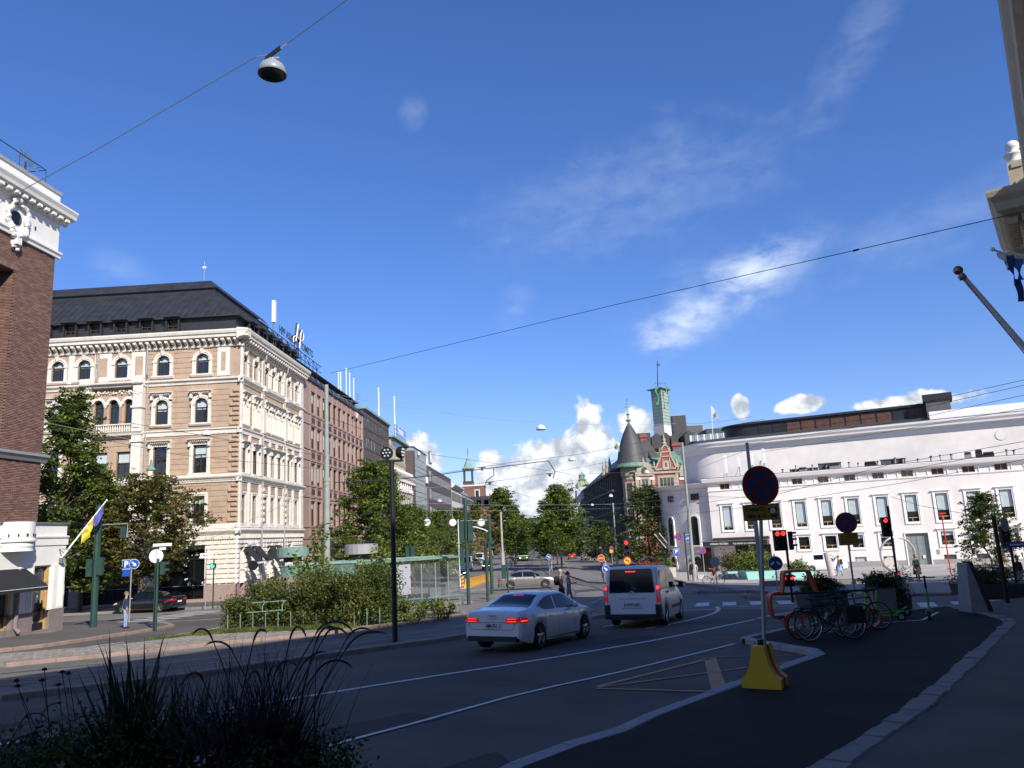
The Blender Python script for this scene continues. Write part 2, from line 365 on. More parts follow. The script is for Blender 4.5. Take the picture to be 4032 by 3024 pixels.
sheet('left_carriageway',[(-40,17.2),(-30,21.5),(-17.6,27.0),(-14.2,28.9),(-12.7,31.1),(-12.2,34.5),(-13.2,40),(-13.8,47),(-18,50),(-60,50),(-60,44),(-20.5,44.4),(-17.9,41),(-17.8,38),(-18.6,31),(-19.6,29),(-40,20.5)],0.012,'asphalt')
BS=lambda *a:[tuple(x) for x in a]
ISL=KT[1:]+[(-3.2,40.5),(-6.5,43.2),(-12.5,43.4),(-12.3,36),(-12.9,31.6),(-14.4,29.1),(-17.6,27.1),(-24,24.4)]
sheet('median_island',[(-30,17.6)]+ISL+[(-30,22)],0.12,'cobble',side=0.2)
sheet('left_pavement',[(-40,20.6),(-19.6,29.1),(-18.6,31.2),(-17.9,38),(-18.0,41),(-20.5,44.2),(-60,44.2),(-60,20.6)],0.12,'pavement',side=0.2)
sheet('corner_pavement',[(-70,58.2),(-22,58.2),(-18.6,60.5),(-17.2,66),(-14.6,110),(-13.2,180),(-12,300),(-30,300),(-30,66),(-70,66)],0.12,'pavement',side=0.2)
sheet('crossing_island',[(-11.6,45.8),(-4.6,46.3),(-3.2,48.6),(-4.2,50.2),(-11.2,51.0)],0.12,'cobble',side=0.2)
sheet('barrier_island',[(-8.9,66),(-4.6,64.6),(-2.9,67),(-1.2,120),(-1.0,180),(-4.6,180),(-6.5,120)],0.10,'plaza',side=0.2)
sheet('tree_median',[(6.2,72),(8.4,64.2),(10.0,64.8),(9.8,72),(9.4,120),(9.6,300),(6.8,300),(6.2,120)],0.12,'plaza',side=0.2)
sheet('plaza',[(13.2,47.5),(15.2,40.5),(19.5,36.5),(30,34.5),(60,34),(160,60),(150,180),(19,180),(16.5,120),(15,80),(12.6,60)],0.10,'plaza',side=0.2)
sheet('plaza_paving',[(13.0,63),(26,60.5),(60,53),(160,70),(150,180),(19,180),(16.5,120),(15,80)],0.116,'plaza_light')
for i,q in enumerate(([(-3.6,11.2),(-1.9,12.9),(-1.2,12.3),(-2.9,10.6)],[(1.9,21.9),(3.3,23.6),(4.0,23.0),(2.6,21.3)],[(-9.5,13.2),(-6.2,15.8),(-5.9,15.4),(-9.2,12.8)],[(-1.5,8.6),(-.4,9.9),(-.2,9.2),(-1.1,8.1)],[(-14,47),(-10,52),(-8.5,51.5),(-12,46.5)],[(0,54),(5,58),(6,56),(1.5,52.5)])): sheet('road_patch',q,.017,'asphalt_patch')
sheet('far_right_pavement',[(16.5,120),(19,180),(24,300),(40,300),(40,120)],0.14,'pavement',side=0.2)
sheet('traffic_island',[(10.3,46.9),(13.0,46.2),(12.4,48.7),(10.6,48.6)],0.13,'pavement',side=0.2)
sheet('traffic_island',[(11.4,41.0),(13.9,37.2),(14.6,38.6),(13.2,43.0),(12.0,43.2)],0.13,'pavement',side=0.2)
NK=[(-3.2,3.0),(-0.6,7.8),(0.05,9.1),(1.1,10.15),(1.75,11.2),(3.6,13.6),(6.3,16.9),(5.4,20.1),(6.9,21.9),(10.3,25.2),(14.6,27.6)]
SK=[(0.1,4.5),(3.16,8.33),(4.9,10.44),(7.7,14.2),(10.0,17.3),(12.3,20.4),(12.9,21.4),(13.6,23.6),(14.6,27.6)]
sheet('new_footway',NK+[(14.6,27.6)]+SK[::-1]+[(-1,2.5)],0.125,'asphalt_new',side=0.3)
sheet('facade_pavement',SK+[(20,30.5),(26,27),(7,0),(2,-6),(-4,0)],0.132,'pavement',side=0.3)
def inset(pts,d):
 o=offset_line(pts,2*d); return [tuple(p) for p in o[:len(pts)]]
kerb('concrete_kerb',NK[1:],0.25,0.14,'concrete_kerb',1.0,40,0.012)
kerb('granite_kerb_right',SK,0.30,0.155,'kerb_grey',0.42,80,0.02)
kerb('granite_kerb',KR[1:],0.30,0.13,'kerb_red',1.2,50,0.015)
kerb('granite_kerb',KT[1:],0.30,0.14,'kerb_red',1.3,50,0.015)
kerb('granite_kerb',[(-30,25.0),(-19.6,29.1),(-18.6,31.2),(-17.9,38),(-18.0,41),(-20.5,44.2)],0.28,0.14,'kerb_red',1.1,40,0.015)
kerb('granite_kerb',[(-24,24.4),(-17.6,27.1),(-14.4,29.1),(-12.9,31.6),(-12.3,36)],0.28,0.14,'kerb_red',1.1,30,0.015)
kerb('granite_kerb',[(-11.2,51.0),(-11.6,45.8),(-4.6,46.3),(-3.2,48.6)],0.3,0.15,'kerb_red',1.1,30,0.015)
kerb('granite_kerb',[(-12.5,43.4),(-6.5,43.2),(-3.2,40.5),(-2.7,37.2)],0.3,0.15,'kerb_red',1.1,30,0.015)
kerb('granite_kerb',[(6.2,110),(6.2,72),(8.4,64.2),(10.0,64.8),(9.8,72),(9.6,110)],0.3,0.15,'kerb_red',1.5,40,0.015)
kerb('granite_kerb',[(-70,58.2),(-22,58.2),(-18.6,60.5),(-17.2,66),(-14.6,110)],0.3,0.15,'kerb_grey',2.0,40,0.015)
kerb('granite_kerb',[(60,34),(30,34.5),(19.5,36.5),(15.2,40.5),(13.2,47.5),(12.6,60),(15,80)],0.3,0.14,'kerb_red',1.4,60,0.015)
kerb('granite_kerb',[(10.6,48.6),(10.3,46.9),(13.0,46.2),(12.4,48.7)],0.25,0.16,'kerb_grey',0.9,20,0.015)
kerb('granite_kerb',[(12.0,43.2),(11.4,41.0),(13.9,37.2),(14.6,38.6)],0.25,0.16,'kerb_red',0.9,20,0.015)
def setts(name,poly,h,m,cell,jit,maxn,lim=6000):
 b=MB(); b.mat(m); x0=min(p[0] for p in poly); x1=max(p[0] for p in poly); y0=min(p[1] for p in poly); y1=max(p[1] for p in poly)
 def inside(x,y):
  c=False
  for i in range(len(poly)):
   a,d=poly[i],poly[(i+1)%len(poly)]
   if (a[1]>y)!=(d[1]>y) and x<(d[0]-a[0])*(y-a[1])/(d[1]-a[1])+a[0]: c=not c
  return c
 n=0; y=y0; row=0
 while y<y1 and n<lim:
  x=x0+(cell*0.5 if row%2 else 0)
  while x<x1:
   if inside(x,y):
    hx=cell*0.46*random.uniform(.85,1); hy=cell*0.40*random.uniform(.85,1); a=random.uniform(-.12,.12); z=gz(x,y)+h+random.uniform(-.006,.012)
    c,s_=cos(a),sin(a); top=[(x+dx*c-dy*s_,y+dx*s_+dy*c,z) for dx,dy in ((-hx*.85,-hy*.85),(hx*.85,-hy*.85),(hx*.85,hy*.85),(-hx*.85,hy*.85))]
    bot=[(x+dx*c-dy*s_,y+dx*s_+dy*c,z-.03) for dx,dy in ((-hx,-hy),(hx,-hy),(hx,hy),(-hx,hy))]
    b.add(bot+top,[(4,5,6,7),(0,1,5,4),(1,2,6,5),(2,3,7,6),(3,0,4,7)]); n+=1
   x+=cell
  y+=cell*0.85; row+=1
 o=b.build(name); tag(o,label='rows of '+jit,cat='setts',kind='stuff'); return o
mat('sett',(0.22,0.195,0.17),0.85,var=0.45,vs_=2.6,bump=0.2,bs=30,coord='World')
setts('paving_setts',ISL,0.135,'sett',0.26,'reddish granite setts laid over the median island by the tram tracks',0,9000)
setts('paving_setts',[(-11.4,46.0),(-4.8,46.5),(-3.5,48.6),(-4.4,50.0),(-11.0,50.8)],0.135,'sett',0.3,'pale granite setts on the small crossing island',0,4000)
TRK=[(-40,9.3),(-26,14.2),(-15.6,19.6),(-9.8,23.6),(-5.6,28.2),(-1.6,33.6),(1.6,39.5),(3.6,46),(4.5,53),(4.6,60),(4.0,70),(3.2,85),(2.8,110),(3.0,150),(4.6,220),(9,420)]
def smooth(pts,k=4):
 P=[Vector((p[0],p[1])) for p in pts]; out=[]
 for i in range(len(P)-1):
  p0=P[max(i-1,0)];p1=P[i];p2=P[i+1];p3=P[min(i+2,len(P)-1)]
  for j in range(k):
   t=j/k; out.append(0.5*((2*p1)+(p2-p0)*t+(2*p0-5*p1+4*p2-p3)*t*t+(3*p1-3*p2+p3-p0)*t*t*t))
 out.append(P[-1]); return out
def track(name,pts,offs,w=0.07,h=0.034,m='steel_rail'):
 sp=smooth(pts,4); b=MB()
 for o in offs:
  l=[]
  for i,p in enumerate(sp):
   d=(sp[min(i+1,len(sp)-1)]-sp[max(i-1,0)]).normalized(); l.append(p+Vector((-d.y,d.x))*o)
  b.mat(m)
  for i in range(len(l)-1): drape(b,offset_line([l[i],l[i+1]],w),h+0.002*(i%2))
 return b.build(name,kind='structure')
track('tram_rails',TRK,(-2.35,-0.92,0.92,2.35))
track('tram_rails',[(3.0,110),(3.6,85),(5.4,70),(6.3,62),(8.2,54),(11.5,46),(17,39.5),(26,35),(60,31)],(-0.72,0.72))
mat('rail_bed',(0.125,0.115,0.102),0.85,var=0.2,vs_=1.2,bump=0.2,bs=30,coord='World')
track('rail_bed',TRK,(-1.63,1.63),w=1.28,h=0.027,m='rail_bed')
def marks(name,items,m='paint',h=0.022):
 b=MB(); b.mat(m)
 for k,(pts,w) in enumerate(items):
  sp=smooth(pts,3) if len(pts)>2 else pts
  for i in range(len(sp)-1): drape(b,offset_line([sp[i],sp[i+1]],w),h+0.0015*(i%2)+0.003*(k%3))
 return b.build(name,kind='structure')
marks('lane_line',[([(-18,4.5),(-9,10.9),(-4.0,15.15),(-2.0,16.85),(.8,19.2),(3.7,22.1),(6.6,25.7),(7.8,27.2)],0.15),([(8.0,27.5),(9.2,29.1),(11.2,30.6)],0.13),([(8.6,28.3),(10.8,29.3),(13.6,29.9)],0.13),
 ([(3.9,25.8),(5.6,28.0),(7.3,31.0),(8.2,33.6),(8.5,35.2)],0.15),([(8.5,35.3),(12.6,32.2)],0.12),([(5.1,34.6),(8.2,33.4)],0.16),([(2.7,27.5),(3.7,28.5)],0.12),
 ([(-7,5.5),(-2.7,10.55),(-.3,13.9),(2,16.3),(5.2,20.0)],0.10),([(-22,4),(-14,9.7)],0.12)])
marks('bus_stop_marking',[([(1.25,14.5),(4.1,17.65)],0.13),([(1.25,14.4),(6.0,16.7)],0.09),([(1.2,14.3),(3.0,13.4),(3.35,13.45)],0.09),([(4.0,17.6),(3.2,13.6)],0.26),([(4.1,17.7),(6.4,17.2)],0.08)],'paint_orange')
def zebra(a,b_,n,w,ln,m='paint',skew=0.0):
 mb=MB(); mb.mat(m); a=Vector(a); b_=Vector(b_); d=(b_-a).normalized(); nn=Vector((-d.y,d.x))
 for i in range(n):
  p=a+(b_-a)*(i/(n-1)); q=[p-d*w/2-nn*ln/2,p+d*w/2-nn*ln/2,p+d*w/2+nn*ln/2+d*skew,p-d*w/2+nn*ln/2+d*skew]
  drape(mb,[tuple(x) for x in q],0.026)
 return mb.build('zebra_crossing',kind='structure')
zebra((1.3,41.6),(3.0,40.4),2,0.62,2.6,skew=.6)
zebra((8.6,37.4),(12.0,36.0),4,0.62,2.9,skew=-.4)
zebra((14.9,30.3),(19.6,29.4),5,0.62,3.0,skew=.7)
zebra((-13.6,46.6),(-16.9,50.6),6,0.55,3.4)
zebra((-21.5,54),(-22.5,45.2),7,0.5,3.0)
marks('left_lane_dashes',[([(-27+i*2.5,23.1+i*1.05),(-25.5+i*2.5,23.75+i*1.05)],0.13) for i in range(4)]+[([(-16.6,29.6),(-15.8,31.6)],.13),([(-15.3,33.5),(-14.9,35.6)],.13),([(-14.8,37),(-14.7,39)],.13),([(-22,42.9-0+1.8),(-15,45.6)],0.16)])
marks('parking_outline',[([(9.2,22.2),(11.2,22.6)],.09),([(11.2,22.6),(12.9,25.0)],.09)],h=0.136)
for x,y in ((-17.5,47.5),(-15.6,49.5)):
 b=MB(); b.mat('iron'); b.disc((x,y,gz(x,y)+0.02+(0.13 if x>0 else 0)),0.33,(0,0,1),20,0.012); b.build('manhole_cover',label='round iron manhole cover in the '+('dark footway by the kerb' if x>0 else ('side street asphalt, nearer the man' if y<48 else 'side street asphalt, nearer the corner building')),cat='manhole cover')
# ====== facade tools
def fframe(ox,oy,az_):
 a=R(az_); d=Vector((sin(a),cos(a),0)); n=Vector((d.y,-d.x,0));
 return Matrix(((d.x,n.x,0,ox),(d.y,n.y,0,oy),(0,0,1,0),(0,0,0,1)))
mat('tan',(0.40,0.285,0.20),0.8,var=0.12,vs_=1.3,bump=0.15,bs=30,dirt=0.12)
mat('cream',(0.67,0.62,0.545),0.75,var=0.12,vs_=2.0,bump=0.1,bs=40,dirt=0.12)
mat('roof_black',(0.028,0.029,0.032),0.45,var=0.3,vs_=1.2,spec=0.4)
mat('attic_black',(0.022,0.022,0.024),0.5,var=0.2,vs_=2)
mat('granite_red',(0.30,0.21,0.185),0.75,var=0.2,vs_=6,bump=0.2,bs=30)
mat('frame_brown',(0.045,0.03,0.022),0.5)
mat('frame_wood',(0.45,0.28,0.11),0.5,var=0.15,vs_=8)
mat('glass',(0.015,0.018,0.02),0.04,spec=0.9)
mat('glass_mid',(0.05,0.06,0.065),0.05,spec=0.9,var=0.4,vs_=0.6)
mat('glass_dark',(0.006,0.007,0.007),0.08,spec=0.6)
mat('blind',(0.42,0.50,0.50),0.6,var=0.1,vs_=3)
mat('curtain',(0.50,0.52,0.50),0.8,var=0.2,vs_=5,streak=True)
mat('pipe_grey',(0.30,0.29,0.29),0.5,metal=0.2)
mat('awning',(0.015,0.015,0.016),0.8,var=0.2,vs_=3)
mat('white_paint',(0.78,0.78,0.77),0.55,var=0.04,vs_=3)
mat('black_metal',(0.012,0.012,0.013),0.45,spec=0.4)
mat('grey_metal',(0.22,0.22,0.23),0.45,metal=0.5,var=0.15,vs_=5)
mat('copper',(0.23,0.34,0.275),0.7,var=0.2,vs_=2.5,dirt=0.35)
mat('concrete_dark',(0.09,0.09,0.095),0.8,var=0.2,vs_=2)
def arch_pts(s0,s1,z0,z1,n=10):
 c=(s0+s1)/2; rx=(s1-s0)/2; rz=z1-z0
 return [(c+rx*cos(PI*i/n),z0+rz*sin(PI*i/n)) for i in range(n+1)]
def wall(mb,s0,s1,z0,z1,ops,m,y=0.0,rev=0.28,mrev=None):
 S=sorted(set([s0,s1]+[round(v,4) for o in ops for v in (o[0],o[1]) if s0<v<s1])); Zs=sorted(set([z0,z1]+[round(v,4) for o in ops for v in (o[2],o[3]) if z0<v<z1]))
 mb.mat(m)
 for j in range(len(Zs)-1):
  zc=(Zs[j]+Zs[j+1])/2; run=None
  for i in range(len(S)-1):
   sc=(S[i]+S[i+1])/2; hole=any(o[0]<sc<o[1] and o[2]<zc<o[3] for o in ops)
   if not hole and run is None: run=S[i]
   if (hole or i==len(S)-2) and run is not None:
    e=S[i] if hole else S[i+1]; mb.quad((run,y,Zs[j]),(e,y,Zs[j]),(e,y,Zs[j+1]),(run,y,Zs[j+1])); run=None
 for o in ops:
  a,b_,c,d=o[:4]; ar=o[4] if len(o)>4 else 0; mb.mat(mrev or m)
  if ar:
   P=arch_pts(a,b_,d-ar,d,10); mb.mat(m)
   k=5
   mb.add([(b_,y,d)]+[(p[0],y,p[1]) for p in P[:k+1]],[(0,i+1,i+2) for i in range(k)])
   mb.add([(a,y,d)]+[(p[0],y,p[1]) for p in P[k:]],[(0,i+1,i+2) for i in range(k)])
   mb.mat(mrev or m)
   loop=[(a,c),(b_,c)]+P
  else: loop=[(a,c),(b_,c),(b_,d),(a,d)]
  n=len(loop)
  for i in range(n):
   p,q=loop[i],loop[(i+1)%n]
   if abs(p[0]-q[0])+abs(p[1]-q[1])<1e-6: continue
   mb.quad((p[0],y,p[1]),(q[0],y,q[1]),(q[0],y-rev,q[1]),(p[0],y-rev,p[1]))
def cut(s0,s1,z0,z1,ops,pad=0.0):
 segs=[(s0,s1)]
 for o in ops:
  if o[2]-pad<z1 and o[3]+pad>z0:
   a,b_=o[0]-pad,o[1]+pad; ns=[]
   for p,q in segs:
    if b_<=p or a>=q: ns.append((p,q))
    else:
     if a>p: ns.append((p,a))
     if b_<q: ns.append((b_,q))
   segs=ns
 return [x for x in segs if x[1]-x[0]>0.04]
WIN={}
def window_mesh(w,h,ar,frame='frame_brown',glass='glass',bar=0.06,mull=1,trans=0.0,depth=0.10,key=''):
 k=(round(w,2),round(h,2),round(ar,2),frame,glass,mull,round(trans,2),round(bar,3))
 if k in WIN: return WIN[k]
 f=MB(); f.mat(frame); hw=w/2
 def strip(P,Q): # two outlines -> front and inner faces
  n=len(P)
  for i in range(n-1):
   f.quad((P[i][0],0,P[i][1]),(P[i+1][0],0,P[i+1][1]),(Q[i+1][0],0,Q[i+1][1]),(Q[i][0],0,Q[i][1]))
   f.quad((Q[i][0],0,Q[i][1]),(Q[i+1][0],0,Q[i+1][1]),(Q[i+1][0],-depth,Q[i+1][1]),(Q[i][0],-depth,Q[i][1]))
 if ar: P=[(hw,0)]+arch_pts(-hw,hw,h-ar,h,10)+[(-hw,0),(hw,0)]; Q=[(hw-bar,bar)]+arch_pts(-hw+bar,hw-bar,h-ar,h-bar,10)+[(-hw+bar,bar),(hw-bar,bar)]
 else: P=[(hw,0),(hw,h),(-hw,h),(-hw,0),(hw,0)]; Q=[(hw-bar,bar),(hw-bar,h-bar),(-hw+bar,h-bar),(-hw+bar,bar),(hw-bar,bar)]
 strip(P,Q)
 top=trans if trans else h-bar
 for i in range(mull):
  x=-hw+w*(i+1)/(mull+1); f.box(x-bar*.55,x+bar*.55,-depth,-0.01,bar,top)
 if trans: f.box(-hw+bar,hw-bar,-depth,0.01,trans-bar*.6,trans+bar*.6)
 g_=MB(); g_.mat(glass)
 g_.add([(p[0],-depth*0.7,p[1]) for p in Q[:-1]],[tuple(range(len(Q)-1))])
 WIN[k]=(f.data('window_frame'),g_.data('pane')); return WIN[k]
def put_window(parent,F,s,z,w,h,ar=0,y=-0.22,curt=None,label=None,**k):
 fm,gm=window_mesh(w,h,ar,**k); M=F@Matrix.Translation((s,y,z));
 o=inst(fm,'window',parent,M=parent.matrix_basis.inverted()@M); inst(gm,'pane',o,loc=(0,0,0))
 if curt:
  b=MB(); b.mat(curt[0]); hb=h*curt[1]; zz=h-hb-(ar*0.0); ww=w/2-0.08
  if ar and curt[1]>0: pts=[(ww,zz)]+arch_pts(-ww,ww,h-ar,h-.07,10)+[(-ww,zz)]; b.add([(p[0],-0.066,p[1]) for p in pts],[tuple(range(len(pts)))])
  else: b.quad((-ww,-0.066,zz),(ww,-0.066,zz),(ww,-0.066,h-.07),(-ww,-0.066,h-.07))
  b.build('blind',o)
 return o
def band(mb,s0,s1,prof):
 n=len(prof); mb.add([(s0,y,z) for y,z in prof]+[(s1,y,z) for y,z in prof],[(i,i+1,n+i+1,n+i) for i in range(n-1)]+[tuple(range(n)),tuple(range(2*n-1,n-1,-1))])
def surround(w,h,ar,fw=0.34,pr=0.12,cap=0,key=True,sill=True,cols=False):
 b=MB(); b.mat('cream'); hw=w/2
 def out(o): return [(hw+o,-.05)]+(arch_pts(-hw-o,hw+o,h-ar,h+o,10) if ar else [(hw+o,h+o),(-hw-o,h+o)])+[(-hw-o,-.05)]
 I=out(0.0); O1=out(fw*.45); O2=out(fw)
 for P,Q,yp,yq in ((I,O1,pr*.55,pr*.55),(O1,O2,pr,pr)):
  for i in range(len(P)-1):
   b.quad((P[i][0],yp,P[i][1]),(P[i+1][0],yp,P[i+1][1]),(Q[i+1][0],yq,Q[i+1][1]),(Q[i][0],yq,Q[i][1]))
 for P,ya,yb in ((I,-.2,pr*.55),(O1,pr*.55,pr),(O2,pr,0)):
  for i in range(len(P)-1): b.quad((P[i][0],ya,P[i][1]),(P[i+1][0],ya,P[i+1][1]),(P[i+1][0],yb,P[i+1][1]),(P[i][0],yb,P[i][1]))
 if key: b.add([(-.10,pr,h-.02),(.10,pr,h-.02),(.15,pr,h+fw+.12),(-.15,pr,h+fw+.12),(-.10,pr+.12,h-.02),(.10,pr+.12,h-.02),(.15,pr+.2,h+fw+.12),(-.15,pr+.2,h+fw+.12)],[(4,5,6,7),(0,1,5,4),(1,2,6,5),(2,3,7,6),(3,0,4,7)])
 if ar: # impost blocks
  for s_ in(-1,1): b.box(s_*(hw+.0) if s_>0 else -(hw+fw+.03),s_*(hw+fw+.03) if s_>0 else -(hw+.0),0,pr+.06,h-ar-.08,h-ar+.06)
 if cols:
  for s_ in(-1,1):
   b.tube([(s_*(hw+fw*.6),pr+.08,-.05),(s_*(hw+fw*.6),pr+.08,h-ar-.1)],.09,8); b.tube([(s_*(hw+fw*.6),pr+.08,h-ar-.22),(s_*(hw+fw*.6),pr+.08,h-ar-.04)],.10,8,r2=.16)
   b.tube([(s_*(hw+fw*.6),pr+.08,h-ar-.04),(s_*(hw+fw*.6),pr+.08,h-ar+.16)],.15,8,r2=.18)
 if sill: band(b,-hw-fw-.08,hw+fw+.08,[(0,-.28),(pr+.05,-.28),(pr+.14,-.16),(pr+.14,-.05),(0,-.05)])
 if cap:
  e=hw+fw+.1
  band(b,-e,e,[(0,cap),(pr+.06,cap),(pr+.10,cap+.16),(pr+.36,cap+.24),(pr+.38,cap+.32),(0,cap+.38)])
  for x in (-e+.14,e-.14): b.box(x-.09,x+.09,0,pr+.2,cap-.36,cap)
  k_=9
  for i in range(k_):
   x=-e+.3+(2*e-.6)*i/(k_-1); b.box(x-.04,x+.04,pr+.05,pr+.22,cap+.06,cap+.17)
 return b.data('surround')
def ornament(mb,x,z,w,h,y,n=14,seed=0):
 r_=random.Random(seed)
 for i in range(n):
  a=r_.uniform(0,2*PI); q=r_.uniform(.1,.48); cx=x+cos(a)*w*q; cz=z+sin(a)*h*q; rr=r_.uniform(.05,.11)
  mb.lathe([(rr,0),(rr*.8,rr*.5),(1e-3,rr*.8)],(cx,y,cz),6,axis='y')
# ====== tan and cream corner building
C0=(-23.86,66.0)
FF=fframe(C0[0],C0[1],-88.5)   # front: x runs to the left, outward towards the camera
d_=Vector((sin(R(-88.5)),cos(R(-88.5)),0)); n_=Vector((-sin(R(1.5)),-cos(R(1.5)),0))
FF=Matrix(((d_.x,n_.x,0,C0[0]),(d_.y,n_.y,0,C0[1]),(0,0,1,0),(0,0,0,1)))
FS=fframe(C0[0],C0[1],1.5)     # side along the boulevard, outward towards the street
cb=empty('apartment_building',(0,0,0),0,'ornate tan and cream corner building with arched windows under a steep black roof','building')
ZB=-5.2; LF=34.0; LS=18.15
fw_=[(3.35,1),(6.85,1),(10.62,1),(13.95,1),(16.35,1),(19.4,1),(22.6,1),(25.8,1),(29,1),(32,1)]
sw_=[1.1,3.8,6.6,8.55,10.45,13.25,15.8]
opsF=[];opsS=[]
for s,_ in fw_:
 opsF.append((s-.58,s+.58,15.15,16.95,.55));
 if abs(s-10.62)>1:
  opsF+= [(s-.56,s+.56,10.8,12.95,.52),(s-.60,s+.60,6.42,8.85,0),(s-.52,s+.52,2.1,4.45,0)]
for s in (9.75,11.1,12.45):
 opsF+=[(s-.42,s+.42,10.7,13.2,.42)]
for s in (10.1,12.1): opsF+=[(s-.6,s+.6,5.9,8.6,0),(s-.6,s+.6,2.0,4.6,0)]
shopF=[(2.7,6.9,-4.1,0.1),(8.0,13.2,-4.2,0.1),(14.2,17.6,-4.2,0.1),(19,23,-4.3,0.1)]; opsF+=shopF
for s in sw_: opsS+=[(s-.52,s+.52,14.95,16.85,.50),(s-.52,s+.52,10.65,12.85,.5),(s-.50,s+.50,6.38,8.5,0),(s-.48,s+.48,1.95,4.45,0)]
shopS=[(.75,1.75,-3.9,0.0),(3.3,4.6,-3.9,0.0),(7.3,8.4,-3.9,0.0),(9.2,10.4,-3.9,0.0),(13.4,14.6,-3.9,0.0)]; opsS+=shopS
for nm,F,Ln,ops in (('front_wall',FF,LF,opsF),('side_wall',FS,LS,opsS)):
 b=MB(F); wall(b,0.0,Ln,1.15,18.0,[o for o in ops if o[2]>1],'tan'); wall(b,0.0,Ln,-3.0,1.15,[(o[0],o[1],max(o[2],-2.9999),o[3]) for o in ops if o[2]<1],'cream',rev=.5); b.build(nm,cb)
 b=MB(F); wall(b,0.0,Ln,ZB,-3.0,[(o[0],o[1],o[2],-3.0) for o in ops if o[2]<-1],'granite_red',y=.06,rev=.55)
 b.build('granite_base',cb)
 k=MB(F); k.mat('cream'); a0=-.0
 for pr in ([(0,1.12),(.10,1.12),(.28,1.32),(.34,1.42),(.34,1.50),(0,1.62)],[(0,1.62),(.14,1.62),(.14,1.98),(0,2.02)],
    [(0,5.55),(.12,5.55),(.16,5.75),(.36,5.9),(.42,6.0),(.42,6.12),(0,6.24)],[(0,9.72),(.12,9.72),(.14,10.06),(.26,10.12),(.26,10.22),(0,10.26)],
    [(0,14.2),(.10,14.2),(.16,14.42),(.34,14.52),(.36,14.66),(0,14.76)],[(0,17.45),(.12,17.45),(.16,17.66),(0,17.7)]):
  for p,q in [(a0-0.36,Ln)]: band(k,p+.0,q,pr)
 k.build('string_course',cb)
 k=MB(F); k.mat('cream'); band(k,-.95,Ln,[(0,18.0),(.16,18.0),(.2,18.12),(.78,18.2),(.80,18.42),(.92,18.5),(1.0,18.72),(1.0,18.82),(0,18.95)]); k.build('cornice',cb)
 kb=MB(); kb.mat('cream'); kb.add([(-.13,0,-.55),(.13,0,-.55),(.13,0,0),(-.13,0,0),(-.13,.14,-.55),(.13,.14,-.55),(.13,.30,-.32),(-.13,.30,-.32),(.13,.68,-.16),(-.13,.68,-.16),(.13,.70,0),(-.13,.70,0)],
  [(0,1,5,4),(4,5,6,7),(7,6,8,9),(9,8,10,11),(1,2,10,8,6,5),(0,4,7,9,11,3)]); kb.ball((0,.62,-.12),.12,8,5)
 me=kb.data('bracket'); s=.25
 while s<min(Ln,20):
  inst(me,'bracket',cb,M=F@Matrix.Translation((s,0,18.1))); s+=.56 if F is FF else .60
 k=MB(F); k.mat('cream'); s=0.1
 while s<Ln: k.box(s,s+.1,.1,.24,5.72,5.86); k.box(s,s+.13,.1,.2,17.5,17.62); s+=.24
 k.build('dentil_row',cb,kind='stuff')
 k=MB(F); k.mat('tan')
 for z0,z1,hh in ((2.05,5.5,.46),(6.3,9.68,.46),(10.32,14.15,.47),(14.8,17.4,.46)):
  z=z0
  while z<z1-.1:
   for p,q in cut(0.9,Ln,z,min(z+hh,z1),[o for o in ops if o[2]>1],.32):
    x=p
    while x<q-.05:
     e=min(q,x+random.uniform(1.2,2.0)); k.box(x+.012,e-.012,0,.035,z+.02,min(z+hh,z1)-.02); x=e
   z+=hh
 k.build('rustication',cb,kind='stuff')
 k=MB(F); k.mat('cream'); z=-2.95
 while z<0.9:
  for p,q in cut(0.0,Ln,z,z+.38,[o for o in ops if o[2]<1],.10):
   x=p+(.0 if int(z*10)%2 else -.0)
   while x<q-.05:
    e=min(q,x+random.uniform(.55,.95));
    if q-e<.2: e=q
    k.M=F; k.bevbox(x+.02,e-.02,0,.13,z+.02,z+.36,.05); x=e
  z+=.40
 k.build('block_course',cb,kind='stuff')
 k=MB(F); k.mat('cream'); s=.2                                   # carved fluting over the shops
 while s<Ln: k.box(s,s+.09,.1,.24,.72,1.08); s+=.2
 k.build('frieze',cb,kind='stuff')
qm=MB(); qm.mat('tan'); qm.bevbox(0,.62,0,.13,0,.34,.09); q1=qm.data('quoin'); qm=MB(); qm.mat('tan'); qm.bevbox(0,.9,0,.13,0,.34,.09); q2=qm.data('quoin')
for z0,z1 in ((2.1,5.5),(6.35,9.65),(10.35,13.6)):
 z=z0; i=0
 while z<z1-.3:
  for F in (FF,FS): inst(q1 if i%2 else q2,'quoin',cb,M=F@Matrix.Translation((-.04,0.035,z)))
  z+=.42; i+=1
Ssur={}
def sur(*a,**k):
 key=(a,tuple(sorted(k.items())))
 if key not in Ssur: Ssur[key]=surround(*a,**k)
 return Ssur[key]
rr=random.Random(3)
